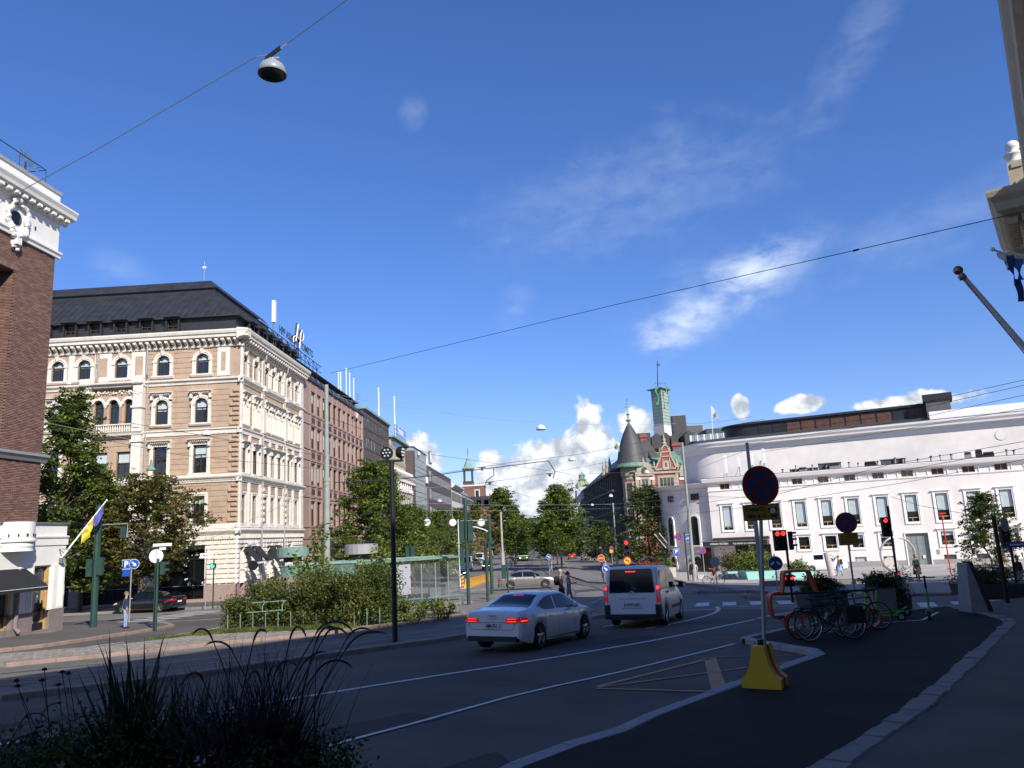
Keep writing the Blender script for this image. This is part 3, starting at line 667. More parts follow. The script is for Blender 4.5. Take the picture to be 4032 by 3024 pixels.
for F,xs_,ops in ((FF,[s for s,_ in fw_[:6]],opsF),(FS,sw_,opsS)):
 for s in xs_:
  wd=1.16 if F is FF else 1.04
  cur=lambda: rr.choice([('blind',.33),('blind',.3),('curtain',.9),None,('blind',.45)])
  o=put_window(cb,F,s,15.15 if F is FF else 14.95,wd,1.8 if F is FF else 1.9,.55 if F is FF else .5,curt=rr.choice([('blind',.38),('blind',.36)]),trans=1.22); inst(sur(wd,1.8 if F is FF else 1.9,.55 if F is FF else .5,fw=.30),'surround',o,loc=(0,.22,0))
  if F is FF and abs(s-10.62)<1: continue
  o=put_window(cb,F,s,10.8 if F is FF else 10.65,wd-.04,2.15 if F is FF else 2.2,.5,curt=cur(),trans=1.35); inst(sur(wd-.04,2.15 if F is FF else 2.2,.5,fw=.32,cap=2.5,cols=True),'surround',o,loc=(0,.22,0))
  o=put_window(cb,F,s,6.42 if F is FF else 6.38,1.2 if F is FF else 1.0,2.42 if F is FF else 2.12,0,curt=cur(),trans=1.6); inst(sur(1.2 if F is FF else 1.0,2.42 if F is FF else 2.12,0,fw=.30,cap=2.62 if F is FF else 2.4,key=False),'surround',o,loc=(0,.22,0))
  o=put_window(cb,F,s,2.1 if F is FF else 1.95,1.04 if F is FF else .96,2.35 if F is FF else 2.5,0,curt=cur(),trans=1.6); inst(sur(1.04 if F is FF else .96,2.35 if F is FF else 2.5,0,fw=.28,cap=0,key=False,sill=False),'surround',o,loc=(0,.22,0))
b=MB(FF); b.mat('cream')
for s in (9.75,11.1,12.45):
 P=arch_pts(s-.44,s+.44,12.76,13.2,10); Q=arch_pts(s-.66,s+.66,12.76,13.44,10)
 for i in range(10): b.quad((P[i][0],.2,P[i][1]),(P[i+1][0],.2,P[i+1][1]),(Q[i+1][0],.2,Q[i+1][1]),(Q[i][0],.2,Q[i][1])); b.quad((P[i][0],0,P[i][1]),(P[i+1][0],0,P[i+1][1]),(P[i+1][0],.2,P[i+1][1]),(P[i][0],.2,P[i][1]))
for s in (8.78,13.42):
 b.box(s-.42,s+.42,0,.55,10.25,14.6); b.box(s-.3,s+.3,.55,.62,10.6,12.2); b.box(s-.5,s+.5,0,.7,12.3,12.5); ornament(b,s,13.7,.9,.9,.55,22,int(s)); b.box(s-.46,s+.46,0,.75,14.45,15.05)
 b.box(s-.42,s+.42,0,.5,5.9,9.9); b.lathe([(.25,0),(.2,.08),(1e-3,.12)],(s,.5,7.2),14,axis='y'); b.box(s-.5,s+.5,0,.62,9.3,9.55)
 b.box(s-.42,s+.42,0,.5,1.7,5.6)
band(b,8.3,13.9,[(0,14.25),(.5,14.25),(.56,14.42),(.78,14.5),(.8,14.66),(0,14.8)]); band(b,8.3,13.9,[(0,9.95),(.5,9.95),(.55,10.1),(.62,10.2),(0,10.3)]); band(b,8.3,13.9,[(0,5.6),(.55,5.6),(.7,5.85),(.7,6.0),(0,6.1)])
for s in (8.9,9.75,10.4,11.1,11.8,12.45,13.2): ornament(b,s,13.85,.7,.4,.12,8,int(s*7))
b.build('bay',cb)
b=MB(); b.mat('cream'); b.lathe([(.05,0),(.07,.03),(.04,.12),(.075,.3),(.04,.5),(.07,.6)],(0,0,0),8); bal=b.data('baluster')
for i in range(18): inst(bal,'baluster',cb,M=FF@Matrix.Translation((9.35+i*.205,.25,10.3)))
b=MB(FF); b.mat('cream'); b.box(9.2,13.0,.15,.36,10.9,11.0); b.build('balustrade_rail',cb)
b=MB(); b.mat('granite_red'); b.tube([(0,0,0),(0,0,1.55)],.11,10); b.mat('cream'); b.tube([(0,0,1.5),(0,0,1.75)],.11,10,r2=.2); b.tube([(0,0,1.75),(0,0,1.95)],.19,10); cm=b.data('column')
for s in (10.42,11.78): inst(cm,'column',cb,M=FF@Matrix.Translation((s,.22,11.0)))
for s in (9.75,11.1,12.45): put_window(cb,FF,s,10.7,.84,2.5,.42,mull=0,trans=1.9)
for s in (10.1,12.1):
 put_window(cb,FF,s,5.9,1.2,2.7,0,trans=1.7,curt=('blind',.35)); put_window(cb,FF,s,2.0,1.2,2.6,0,trans=1.6)
for s0,s1 in ((.9,2.0),(8.3,9.7),(11.5,13.0),(14.85,15.35),(12.55,12.95)):
 b=MB(FF); b.mat('cream'); b.box(s0,s1,0.03,.09,14.85,17.4)
 if s1-s0>.9: b.mat('tan'); b.box(s0+.35,s1-.35,.09,.11,15.3,17.0)
 b.build('panel',cb)
for s0,s1 in ((16.9,17.8),(.0,.35)):
 b=MB(FS); b.mat('cream'); b.box(s0,s1,.03,.22,1.6,17.4); b.build('pilaster',cb)
for s in (5.45,11.75):
 b=MB(FS); b.mat('cream'); b.box(s-.2,s+.2,.03,.22,1.6,17.4)
 ornament(b,s,13.4,.8,1.2,.25,16,int(s)); b.box(s-.35,s+.35,0,.45,14.3,14.8); b.box(s-.34,s+.34,.2,.36,10.3,12.6)
 for z in np.arange(2.1,5.4,.55): b.bevbox(s-.32,s+.32,.2,.40,z,z+.42,.10)
 b.build('pilaster',cb)
for s0 in (-.0,2.05,4.75,7.3,9.25,12.2,14.35):                    # deep reveals of lower storeys read as white strips
 b=MB(FS); b.mat('cream'); b.box(s0+.1,s0+.42,0.03,.20,1.7,5.5); b.build('pilaster',cb)
 b=MB(FS); b.mat('cream'); b.box(s0+.1,s0+.42,.03,.2,6.3,9.7); b.build('pilaster',cb)
k1,k2,k3=.75,3.9,4.6
def ring(kk,z,L1=LF,L2=LS): # corner, left end, far end at setback kk
 M1,M2=FF,FS
 c=Vector((C0[0]-kk,C0[1]+kk,z)); a=FF@Vector((L1,-kk,z)); e=FS@Vector((L2,-kk,z)); return a,c,e
def skirt(mb,r0,r1):
 for i in (0,1): mb.quad(tuple(r0[i]),tuple(r0[i+1]),tuple(r1[i+1]),tuple(r1[i]))
b=MB(); b.mat('attic_black'); skirt(b,ring(k1,18.9),ring(k1,20.42)); b.build('attic_wall',cb)
b=MB(); b.mat('roof_black'); skirt(b,ring(0.0,18.96),ring(k1+.02,19.02)); skirt(b,ring(k1,20.42),ring(.3,20.42)); skirt(b,ring(.3,20.42),ring(.3,20.56)); skirt(b,ring(.3,20.56),ring(k2,23.9)); skirt(b,ring(k2+.02,23.9),ring(k2+.02,24.3)); skirt(b,ring(k2-.2,24.3),ring(k3,25.3));
r=ring(k3,25.3); q=[FF@Vector((LF,-14,25.6)),Vector((C0[0]-14,C0[1]+14,25.6)),FS@Vector((LS,-14,25.6))]; skirt(b,r,q); b.build('roof',cb)
b=MB(); b.mat('roof_black')
def seam(F,s,kk0,z0,kk1,z1,d=.05): b.M=F; b.add([(s-.02,-kk0,z0),(s+.02,-kk0,z0),(s+.02,-kk1,z1),(s-.02,-kk1,z1),(s-.02,-kk0+.05,z0+d),(s+.02,-kk0+.05,z0+d),(s+.02,-kk1+.05,z1+d),(s-.02,-kk1+.05,z1+d)],[(4,5,6,7),(0,4,7,3),(1,2,6,5)])
s=.9
while s<24:
 s0=s; f=max(0,min(1,1-(s0-.3)/3.6))
 seam(FF,s0,.3,20.56,min(k2,s0),20.56+(min(k2,s0)-.3)/3.6*3.34) if s0<k2 else seam(FF,s0,.3,20.56,k2,23.9)
 if s<LS: seam(FS,s0,.3,20.56,min(k2,s0) if s0<k2 else k2,20.56+((min(k2,s0)-.3)/3.6*3.34 if s0<k2 else 3.34))
 s+=.62
b.build('roof_seam',cb,kind='stuff')
dm=MB(); dm.mat('roof_black'); dm.prism([(-.75,0),(.75,0),(0,.42)],-.9,.5,'y'); dm.mat('attic_black'); dm.box(-.62,-.5,-.3,.12,-1.5,0); dm.box(.5,.62,-.3,.12,-1.5,0); dme=dm.data('dormer')
for F,xs_ in ((FF,[1e9]+[6.35,8.75,11.1,13.45,15.75,18.1,20.4]),(FS,[3.6,6.0,8.4,10.8,13.2,15.6])):
 for s in xs_:
  if s>1e8: continue
  dd=inst(dme,'dormer',cb,M=F@Matrix.Translation((s,-.42,20.5)))
  fm,gm=window_mesh(1.0,.95,0,frame='frame_brown',glass='glass_mid',mull=1,trans=.5,bar=.05); o=inst(fm,'window',dd,loc=(0,-.15,-1.2));
b=MB(); b.mat('grey_metal'); c=Vector((C0[0]-5.2,C0[1]+4.4,25.3)); b.tube([c,c+Vector((0,0,1.9))],.02,6); b.mat('white_paint'); b.box(c.x-.16,c.x+.16,c.y-.05,c.y+.05,c.z+1.2,c.z+1.38); b.build('antenna',cb)
b=MB(FF); b.mat('pipe_grey'); b.tube([(8.05,.6,18.3),(8.05,.55,15.2),(8.1,.2,14.9),(8.12,.2,-3.6)],.075,8); b.build('downpipe',cb)
b=MB(FS); b.mat('pipe_grey')
for s in (5.2,11.5): b.tube([(s,.6,18.2),(s,.5,17.4),(s,.28,17.0),(s,.28,-3.6)],.075,8)
b.build('downpipe',cb)
b=MB(FF); b.mat('glass_dark')
for o in shopF: b.quad((o[0],-.45,o[2]),(o[1],-.45,o[2]),(o[1],-.45,o[3]),(o[0],-.45,o[3]))
b.mat('black_metal')
for o in shopF:
 for i in range(5): x=o[0]+(o[1]-o[0])*i/4; b.box(x-.04,x+.04,-.45,-.35,o[2],o[3])
 b.box(o[0],o[1],-.45,-.35,-.9,-.75); b.box(o[0],o[1],-.4,.12,-.05,.35)
b.build('shopfront',cb)
b=MB(FF); b.mat('white_paint')
def ftext(mb,F,s,t,size,x,z,y,bold=.01,sx=1.0):
 rx=F.to_3x3()@Vector((1,0,0)); nn=F.to_3x3()@Vector((0,1,0));
 if Vector((0,0,1)).cross(nn).dot(rx)<0: rx=-rx
 mb.M=None; text_into(mb,t,size,frame(F@Vector((x,y,z)),rx,nn),0.006,bold,sx)
ftext(b,FF,0,'VANHA SÄÄSTÖPANKKI'[:0]+'ROBERT\'S COFFEE',.22,5.0,.16,.14)
for i,ch in enumerate('ROBERTS·COFFEE·'):
 a=PI*0.5-i*2*PI/15; x=3.55-cos(a)*.98; z=-1.75+sin(a)*1.35
 me=text_mesh(ch,.36,.004,'CENTER',.012); rx=FF.to_3x3()@Vector((-1,0,0)); Mx=frame(FF@Vector((x,-.40,z)),rx,FF.to_3x3()@Vector((0,1,0)))@Matrix.Rotation(a-PI/2,4,'Z'); b.add([tuple(Mx@v.co) for v in me.vertices],[tuple(p.vertices) for p in me.polygons])
b.build('shop_lettering',cb)
b=MB(FS); b.mat('glass_dark')
for o in shopS: b.quad((o[0],-.45,o[2]),(o[1],-.45,o[2]),(o[1],-.45,o[3]),(o[0],-.45,o[3]))
b.build('shopfront',cb)
for i,s in enumerate((2.05,4.35,8.0,9.9)):
 a=MB(FS); a.mat('awning'); w_=.75
 a.add([(s-w_,.14,-.0),(s+w_,.14,-.0),(s+w_,1.25,-1.3),(s-w_,1.25,-1.3),(s-w_,.14,-.04),(s+w_,.14,-.04),(s+w_,1.25,-1.36),(s-w_,1.25,-1.36)],[(0,1,2,3),(4,7,6,5),(3,2,6,7),(0,3,7,4),(1,5,6,2)])
 a.mat('white_paint'); a.box(s-w_,s+w_,1.25,1.28,-1.48,-1.34); a.build('awning',cb)
b=MB(FS); b.mat('white_paint'); ftext(b,FS,0,'ROBERT\'S COFFEE',.30,3.0,.3,.32,.012); b.build('shop_sign_lettering',cb)
b=MB(FS); b.mat('black_metal'); b.M=FS@Matrix.Translation((1.0,1.05,-1.6))@Matrix.Rotation(PI/2,4,'Z'); b.lathe([(1e-3,-.05),(.42,-.05),(.42,.05),(1e-3,.05)],(0,0,0),24,axis='y'); b.box(-1.05,-.4,-.02,.02,.2,.24); b.mat('white_paint')
b.lathe([(.40,-.065),(.36,-.065)],(0,0,0),24,axis='y')
for i in range(10): a=i*2*PI/10; b.box(.27*cos(a)-.03,.27*cos(a)+.03,-.07,-.055,.27*sin(a)-.045,.27*sin(a)+.045)
b.prism([(-.12,-.1),(.12,-.1),(.14,.1),(-.14,.1)],-.07,-.055,'y'); b.build('projecting_sign',cb)
b=MB(FS); b.mat('black_metal')
for z in (20.6,21.4): b.tube([(6.0,-.4,z),(LS,-.4,z),(27,-.4,z)],.04,6)
s=6.0; i=0
while s<26: b.tube([(s,-.4,19.4),(s,-.4,21.4)],.04,6); b.tube([(s,-.4,21.4 if i%2 else 20.6),(s+1.6,-.4,20.6 if i%2 else 21.4)],.03,5); s+=1.6; i+=1
b.build('sign_frame',cb)
b=MB(FS); b.mat('black_metal'); ftext(b,FS,0,'HPP ASIANAJOTOIMISTO',1.15,17.2,22.0,-.3,.03,.95)
b.build('sign_lettering',cb)
b=MB(FS); b.mat('black_metal')
LZ=-2.0
lg=[(16.2,23.6),(16.3,24.2),(17.2,24.5),(18.6,24.45),(19.6,24.7),(19.8,25.3),(19.3,25.75),(18.9,25.3),(18.6,24.3),(18.3,23.4)]
sm=[(p.x,p.y) for p in smooth(lg,5)]
b.M=FS@Matrix.Translation((-1,-.4,LZ)); b.tube([(x,.12,z) for x,z in sm],.10,8); b.tube([(17.9,.12,26.2),(17.4,.12,24.8),(17.0,.12,23.8)],.10,8); b.mat('white_paint'); b.tube([(x,.30,z) for x,z in sm],.06,8); b.tube([(17.9,.30,26.1),(17.4,.30,24.8),(17.0,.30,23.9)],.06,8); b.mat('black_metal'); b.tube([(17.0,.1,22.5),(17.1,.1,24)],.05,6); b.tube([(18.6,.1,22.5),(18.6,.1,24)],.05,6)
b.build('logo',cb)
b=MB(FS); b.mat('white_paint'); b.box(9.7,10.15,-.6,-.3,22.4,24.7); b.mat('grey_metal'); b.tube([(9.9,-.5,20),(9.9,-.5,22.6)],.06,6); b.build('cell_antenna',cb)
b=MB(FS); b.mat('attic_black'); b.box(1.0,LS-.2,-13,-.9,ZB,20.3); b.M=FF; b.box(1.0,LF,-9,-.95,ZB,20.3); b.build('inner_core',cb)
# ====== boulevard row beyond the corner building
mat('pink_granite',(0.34,0.225,0.185),0.75,var=0.10,vs_=2.5,bump=0.1,bs=30,dirt=0.1)
mat('brown_stone',(0.085,0.06,0.055),0.6,var=0.25,vs_=3)
mat('beige_panel',(0.36,0.33,0.24),0.7,var=0.12,vs_=3)
mat('white_stone',(0.60,0.57,0.52),0.75,var=0.1,vs_=3)
mat('grey_panel',(0.30,0.33,0.34),0.5,var=0.15,vs_=2)
mat('steel_fin',(0.40,0.42,0.42),0.35,metal=0.6)
mat('red_brick_plain',(0.17,0.08,0.06),0.8,var=0.2,vs_=6)
mat('glass_sky',(0.20,0.26,0.31),0.06,spec=1.0,var=0.5,vs_=0.5)  # sky reflection and pale blinds are painted into the base colour
def block(name,label,F,s0,s1,zt,rows,cols,w,m,zb=-7.2,depth=16,rev=.3,glass='glass',frame='frame_brown',mull=0,sill=None,sloped=None,y=0,group=None,curt=.5,roof='roof_black'):
 e=empty(name,(0,0,0),0,label,'building',group); ops=[(c-w/2,c+w/2,z0,z1) for (z0,z1) in rows for c in cols if s0<c-w/2 and c+w/2<s1]
 b=MB(F); wall(b,s0,s1,zb,zt,ops,m,y=y,rev=rev); b.build('wall',e)
 b=MB(F); b.mat(m); b.quad((s0,y,zb),(s0,y,zt),(s0,y-depth,zt),(s0,y-depth,zb)); b.quad((s1,y,zb),(s1,y,zt),(s1,y-depth,zt),(s1,y-depth,zb)); b.build('end_wall',e)
 b=MB(F); b.mat('glass_dark'); b.box(s0+.3,s1-.3,y-depth,y-rev-.6,zb,zt-.3); b.build('inner_core',e)
 b=MB(F); b.mat(roof); b.box(s0-.1,s1+.1,y-depth,y+.12,zt,zt+.25); b.build('roof',e)
 for o in ops:
  put_window(e,F,(o[0]+o[1])/2,o[2],o[1]-o[0],o[3]-o[2],0,y=y-rev+(.10 if rev<.1 else .02),mull=mull,frame=frame,glass=glass,bar=.07,curt=(('blind',random.choice([.3,.5,.8])) if random.random()<curt else None))
 return e
pc=[22.3+2.42*i for i in range(11)]
e=block('office_building','pinkish brown granite office block with deep paired window slots next to the ornate corner building',FS,18.2,48.1,18.4,[(14.81,17.34),(10.68,13.17),(6.5,9.01),(1.92,4.68)],pc,1.8,'pink_granite',zb=0.0,rev=.24,glass='glass_dark')
b=MB(FS); b.mat('pink_granite');
for z0 in (13.5,9.45,5.3,.75):
 for c in pc:
  b.add([(c-.75,.02,z0+.85),(c+.75,.02,z0+.85),(c+.75,.02,z0),(c-.75,.02,z0),(c-.62,-.12,z0+.75),(c+.62,-.12,z0+.75),(c+.62,-.12,z0+.15),(c-.62,-.12,z0+.15)],[(0,1,5,4),(1,2,6,5),(2,3,7,6),(3,0,4,7)])
b.build('chamfered_frame',e,kind='stuff')
b=MB(FS); b.mat('frame_brown')
for z0 in (13.5,9.45,5.3,.75):
 for c in pc: b.quad((c-.62,.025,z0+.12),(c+.62,.025,z0+.12),(c+.62,.025,z0+.74),(c-.62,.025,z0+.74))
b.build('recess_panel',e,kind='stuff')
b=MB(FS); b.mat('pink_granite')
for z in (13.3,9.2,5.05,.5,14.5,10.45,6.3,1.75): b.box(18.2,48.1,0,.08,z,z+.16)
for c in [21.1+2.42*i for i in range(12)]: b.box(c-.22,c+.22,0,.06,.66,18.2)
b.build('stone_rib',e,kind='stuff')
ops=[(c-.9,c+.9,-5.6,-.5) for c in (21.5,25.5,29.5,33.5,37.5,41.5,45.5)]
b=MB(FS); wall(b,18.2,48.1,-7,0,ops,'pink_granite',rev=.9); b.build('arcade_wall',e)
b=MB(FS); b.mat('white_paint')
for s_ in (29.5,): b.box(s_-.5,s_+.5,.02,.04,-2.6,-2.5); b.prism([(s_-.5,-2.4),(s_-.55,-1.7),(s_-.25,-2.0),(s_,-1.5),(s_+.25,-2.0),(s_+.55,-1.7),(s_+.5,-2.4)],.02,.05,'y')
b.build('crown_sign',e)
b=MB(FS); b.mat('roof_black'); b.box(18.2,48.1,-6,.2,18.4,18.7); b.quad((18.2,-.3,18.7),(48.1,-.3,18.7),(48.1,-1.2,20.2),(18.2,-1.2,20.2)); b.quad((18.2,-1.2,20.2),(48.1,-1.2,20.2),(48.1,-.6,20.3),(18.2,-.6,20.3)); b.quad((18.2,-.6,20.35),(44,-.6,20.35),(44,-6,22.6),(18.2,-6,22.6)); b.quad((44,-.6,20.35),(44,-6,22.6),(44,-6,19),(44,-.6,19)); b.build('attic_roof',e)
b=MB(FS); b.mat('glass_sky')
for c in pc: b.add([(c-.7,-.42,18.95),(c+.7,-.42,18.95),(c+.7,-.92,19.8),(c-.7,-.92,19.8)],[(0,1,2,3)])
b.build('roof_window_row',e,kind='stuff')
b=MB(FS); b.mat('white_paint'); ftext(b,FS,0,'Asuntosalkku'[:0]+'SLIP',1.0,42.5,17.6,.4,.03,.9); b.build('sign_lettering',e)
bc=[49.3+1.06*i for i in range(18)]
e=block('office_building','dark brown office block with rows of narrow vertical windows beyond the pink granite block',FS,48.25,68.2,19.3,[(16.7,18.55),(13.55,15.45),(10.35,12.25),(7.1,9.0),(3.9,5.8),(.7,2.6)],bc,.74,'brown_stone',rev=.04,glass='glass_sky',curt=.3)
b=MB(FS); b.mat('copper'); b.box(48.3,68.2,-1.5,.35,19.56,19.9); b.build('copper_eave',e)
b=MB(FS); b.mat('brown_stone')
for c in [48.8+1.06*i for i in range(19)]: b.box(c-.06,c+.06,0,.03,-1,19.2)
b.build('stone_fin',e,kind='stuff')
for s_,z0,z1 in ((45.5,20,24.6),(46.8,20,24.9),(50.2,19.9,26.2),(52.4,19.9,25.9),(55.0,19.9,25.6)):
 b=MB(FS); b.mat('white_paint'); b.tube([(s_,-3,z0),(s_,-3,z1)],.07,6); b.ball((s_,-3,z1),.14,6,4); b.build('roof_flagpole',label='bare white flagpole on the office roofs, %s of five in a row'%{45.5:'leftmost',46.8:'second from left',50.2:'tall middle one',52.4:'second from right',55.0:'rightmost'}[s_],cat='flagpole',group='bare flagpoles on the office roofs')
b=MB(FS); b.mat('grey_metal'); b.tube([(62,-4,19.5),(62,-4,24.5)],.05,6)
for z in (23,24,24.4): b.tube([(61.2,-4.3,z),(62.8,-3.7,z)],.035,5)
b.build('tv_antenna',label='thin television antenna standing on the brown office roof',cat='antenna')
e=empty('ornate_building',(0,0,0),0,'low ornate white and red brick facade with pointed arches, glazed floors set above it','building')
oc=[69.8+2.3*i for i in range(11)]
ops=[(c-.7,c+.7,z0,z1,.7) for z0,z1 in ((5.6,8.6),(1.2,4.2)) for c in oc]
b=MB(FS); wall(b,68.2,94.6,-7.2,9.2,ops,'white_stone',rev=.12); wall(b,68.2,94.6,9.2,11.0,[],'red_brick_plain'); b.build('wall',e)
for z0,z1 in ((5.6,8.6),(1.2,4.2)):
 for c in oc: put_window(e,FS,c,z0,1.4,z1-z0,.7,y=-.06,bar=.08)
b=MB(FS); b.mat('white_stone')
band(b,68.2,94.6,[(0,11.0),(.2,11.0),(.5,11.6),(.6,12.0),(0,12.2)])
for c in oc:
 for d in (-1.15,1.15): b.box(c+d-.14,c+d+.14,0,.10,.8,9.4)
 b.prism([(c-1.0,8.7),(c+1.0,8.7),(c,10.4)],.0,.22,'y')
s_=68.5
while s_<94: b.box(s_,s_+.35,.05,.45,10.6,11.0); b.prism([(s_-.1,12.2),(s_+.5,12.2),(s_+.2,12.7)],0,.3,'y'); s_+=1.0
b.build('gable_trim',e)
ops=[(69+1.5*i,70.1+1.5*i,z0,z1) for i in range(17) for z0,z1 in ((12.6,14.2),(15.0,16.9))]
b=MB(FS); wall(b,68.2,94.6,12.2,17.3,ops,'beige_panel',y=-1.2,rev=.2); b.build('glazed_storey',e)
b=MB(FS); b.mat('glass_mid'); b.quad((68.2,-1.38,12.2),(94.6,-1.38,12.2),(94.6,-1.38,17.3),(68.2,-1.38,17.3)); b.mat('glass_dark'); b.box(68.5,94.3,-14,-1.6,-7,17.2); b.build('glazing',e)
b=MB(FS); b.mat('beige_panel'); b.box(78,94.6,-12,-1.5,17.3,18.9); b.mat('copper'); b.box(77.5,94.9,-12,-.9,18.9,19.3); b.mat('glass_dark'); b.quad((80,-1.45,17.5),(94,-1.45,17.5),(94,-1.45,18.7),(80,-1.45,18.7)); b.build('roof_storey',e)
b=MB(FS); b.mat('white_paint'); ftext(b,FS,0,'Plaisir',2.0,85.5,20.6,-1.0,.05,.9) if 0 else ftext(b,FS,0,'Klaus Kurki'[:0]+'Fennia',2.0,86,20.9,-1.0,.05,1.1); b.build('sign_lettering',e)
b=MB(FS); b.mat('grey_metal')
for s_ in np.arange(80,93,1.3): b.tube([(s_,-1.1,19.3),(s_,-1.1,21.6)],.05,5)
for z in (19.9,20.8,21.6): b.tube([(80,-1.1,z),(92.6,-1.1,z)],.05,5)
b.build('sign_frame',e)
for s_,z1 in ((74.5,27.8),(90.5,29.0)):
 b=MB(FS); b.mat('white_paint'); b.tube([(s_,-3,17),(s_,-3,z1)],.12,6); b.build('roof_flagpole',label='tall bare white flagpole on the green-edged office roof, %s'%('left of the roof sign' if s_<80 else 'right end of the roof sign'),cat='flagpole')
gc=[95.6+1.18*i for i in range(15)]
e=block('office_building','grey glass curtain wall office with thin steel fins, halfway along the boulevard',FS,94.7,113.2,18.7,[(z,z+1.75) for z in (-1.1,1.6,4.3,7.0,9.7,12.4,15.1)],gc,1.0,'grey_panel',rev=.03,glass='glass_sky',frame='steel_fin',curt=.3)
b=MB(FS); b.mat('steel_fin')
for c in [95+1.18*i for i in range(16)]: b.box(c-.05,c+.05,0,.03,-2,18)
b.build('steel_fin',e,kind='stuff')
b=MB(FS); b.mat('white_paint'); b.box(110.4,112.6,.2,.5,12.2,13.6); b.box(100,102,.2,.4,17.6,18.3); b.build('sign_panel',e)
b=MB(FS); b.mat('brown_stone'); b.box(92.2,94.7,-8,.3,-7,17.8); b.build('side_pier',e)
dc=[121+2.1*i for i in range(20)]
e=block('office_building','dark brown banded office block with copper edged roof and reflecting ribbon windows',FS,113.3,163.5,16.4,[(13.1,15.4),(8.9,11.2),(4.7,7.0),(.5,2.8)],dc,1.95,'brown_stone',rev=.05,glass='glass_sky',curt=0,roof='copper')
b=MB(FS); b.mat('roof_black'); b.prism([(-14,16.6),(-.5,16.6),(-5,19.4)],114,163,'x');
b.mat('brown_stone'); b.box(113.2,119,0,.4,-7,16.4); b.build('roof_ridge',e)
for z in (13.0,8.8,4.6,.4):
 b=MB(FS); b.mat('glass_dark'); b.box(114.4,118,.4,.42,z,z+2.4); b.build('corner_window',e)
b=MB(FS); b.mat('grey_metal'); b.box(138,141,-3,-2.4,19.2,22.6); b.mat('white_paint'); b.box(138.3,140.7,-2.4,-2.3,19.6,22.2); b.build('roof_billboard',e)
wc=[165+1.7*i for i in range(16)]
e=block('classical_building','cream classical house with cornice, beyond the dark banded offices',FS,163.6,192.5,14.9,[(10.4,13),(6,8.6),(2,4.4)],wc,.9,'white_stone',rev=.06)
b=MB(FS); b.mat('white_stone'); band(b,163.6,192.5,[(0,14.2),(.5,14.2),(1.2,15.0),(1.2,15.4),(0,15.5)]); b.mat('copper'); b.box(168,192,-10,-2,15.3,16.6); b.build('cornice',e)
e=block('office_building','pale grey modern office with glass bands far down the boulevard',FS,192.6,258,13.6,[(10.4,12.8),(6.6,9),(2.8,5.2)],[194.5+3*i for i in range(21)],2.7,'grey_panel',glass='glass_sky',curt=0,rev=.05)
b=MB(FS); b.mat('grey_panel'); b.box(196,250,-10,-3,13.6,16.5); b.build('penthouse',e)
e=empty('spire_house',(0,0,0),0,'red brick house with a small open belfry and green copper spire','building')
sx,sy=-20.5,330
b=MB(Matrix.Translation((sx,sy,0))); b.mat('red_brick_plain'); b.box(-6.5,6.5,0,14,-7.5,20.5); b.mat('white_stone'); b.box(-6.9,6.9,-.3,14,20.5,21.1); b.build('tower_body',e)
for x in (-3.4,3.4):
 for z in (1,6,11,16):
  b=MB(Matrix.Translation((sx,sy,0))); b.mat('white_stone'); b.box(x-1.1,x+1.1,-.15,0,z-.3,z+3); b.mat('glass_dark'); b.box(x-.7,x+.7,-.2,-.1,z,z+2.6); b.build('window',e)
b=MB(Matrix.Translation((sx-.5,sy+6,0))); b.mat('frame_brown'); b.box(-2.3,2.3,-2.3,2.3,21.1,23)
for x in (-1.7,1.7):
 for y in (-1.7,1.7): b.box(x-.35,x+.35,y-.35,y+.35,23,27.6)
b.box(-2.3,2.3,-2.3,2.3,27.6,28.4); b.mat('copper'); b.lathe([(2.9,28.4),(1.9,29.3),(.9,31.8),(1e-3,34.5)],(0,0,0),8); b.mat('black_metal'); b.tube([(0,0,34),(0,0,37.5)],.12,5); b.build('belfry',e)
b=MB(Matrix.Translation((sx+5,sy-22,0))); b.mat('red_brick_plain'); b.box(-5,7,0,20,-7.5,11); b.mat('roof_black'); b.prism([(-5.4,11),(7.4,11),(5,15),(-3,15)],-.3,20,'y'); b.mat('white_stone')
for x in (-3,0,3): b.box(x-.9,x+.9,-.3,0,11,13.5)
b.build('lower_wing',e)
b=MB(); b.mat('red_brick_plain')
for i,(x,y,w,h,m) in enumerate(((-6,560,16,6,'red_brick_plain'),(14,600,20,8,'white_stone'),(34,640,14,11,'red_brick_plain'),(-26,640,18,9,'white_stone'))):
 e=MB(); e.mat(m); z=gz(x,y); e.box(x-w/2,x+w/2,y,y+12,z-2,z+h+5); e.mat('roof_black'); e.prism([(x-w/2-1,z+h+5),(x+w/2+1,z+h+5),(x+w/4,z+h+8),(x-w/4,z+h+8)],y-.5,y+12.5,'y')
 e.mat('glass_dark')
 for k in range(5): e.box(x-w/2+1+k*(w-2)/5,x-w/2+2.2+k*(w-2)/5,y-.1,y,z+h,z+h+3)
 e.build('distant_house',label=['low red house with dark roof closing the far end of the street','pale house with dark roof right of centre at the far end of the street','tall red house with dark roof on the rise at the far right end','pale house with dark roof at the far left end of the street'][i],cat='building')
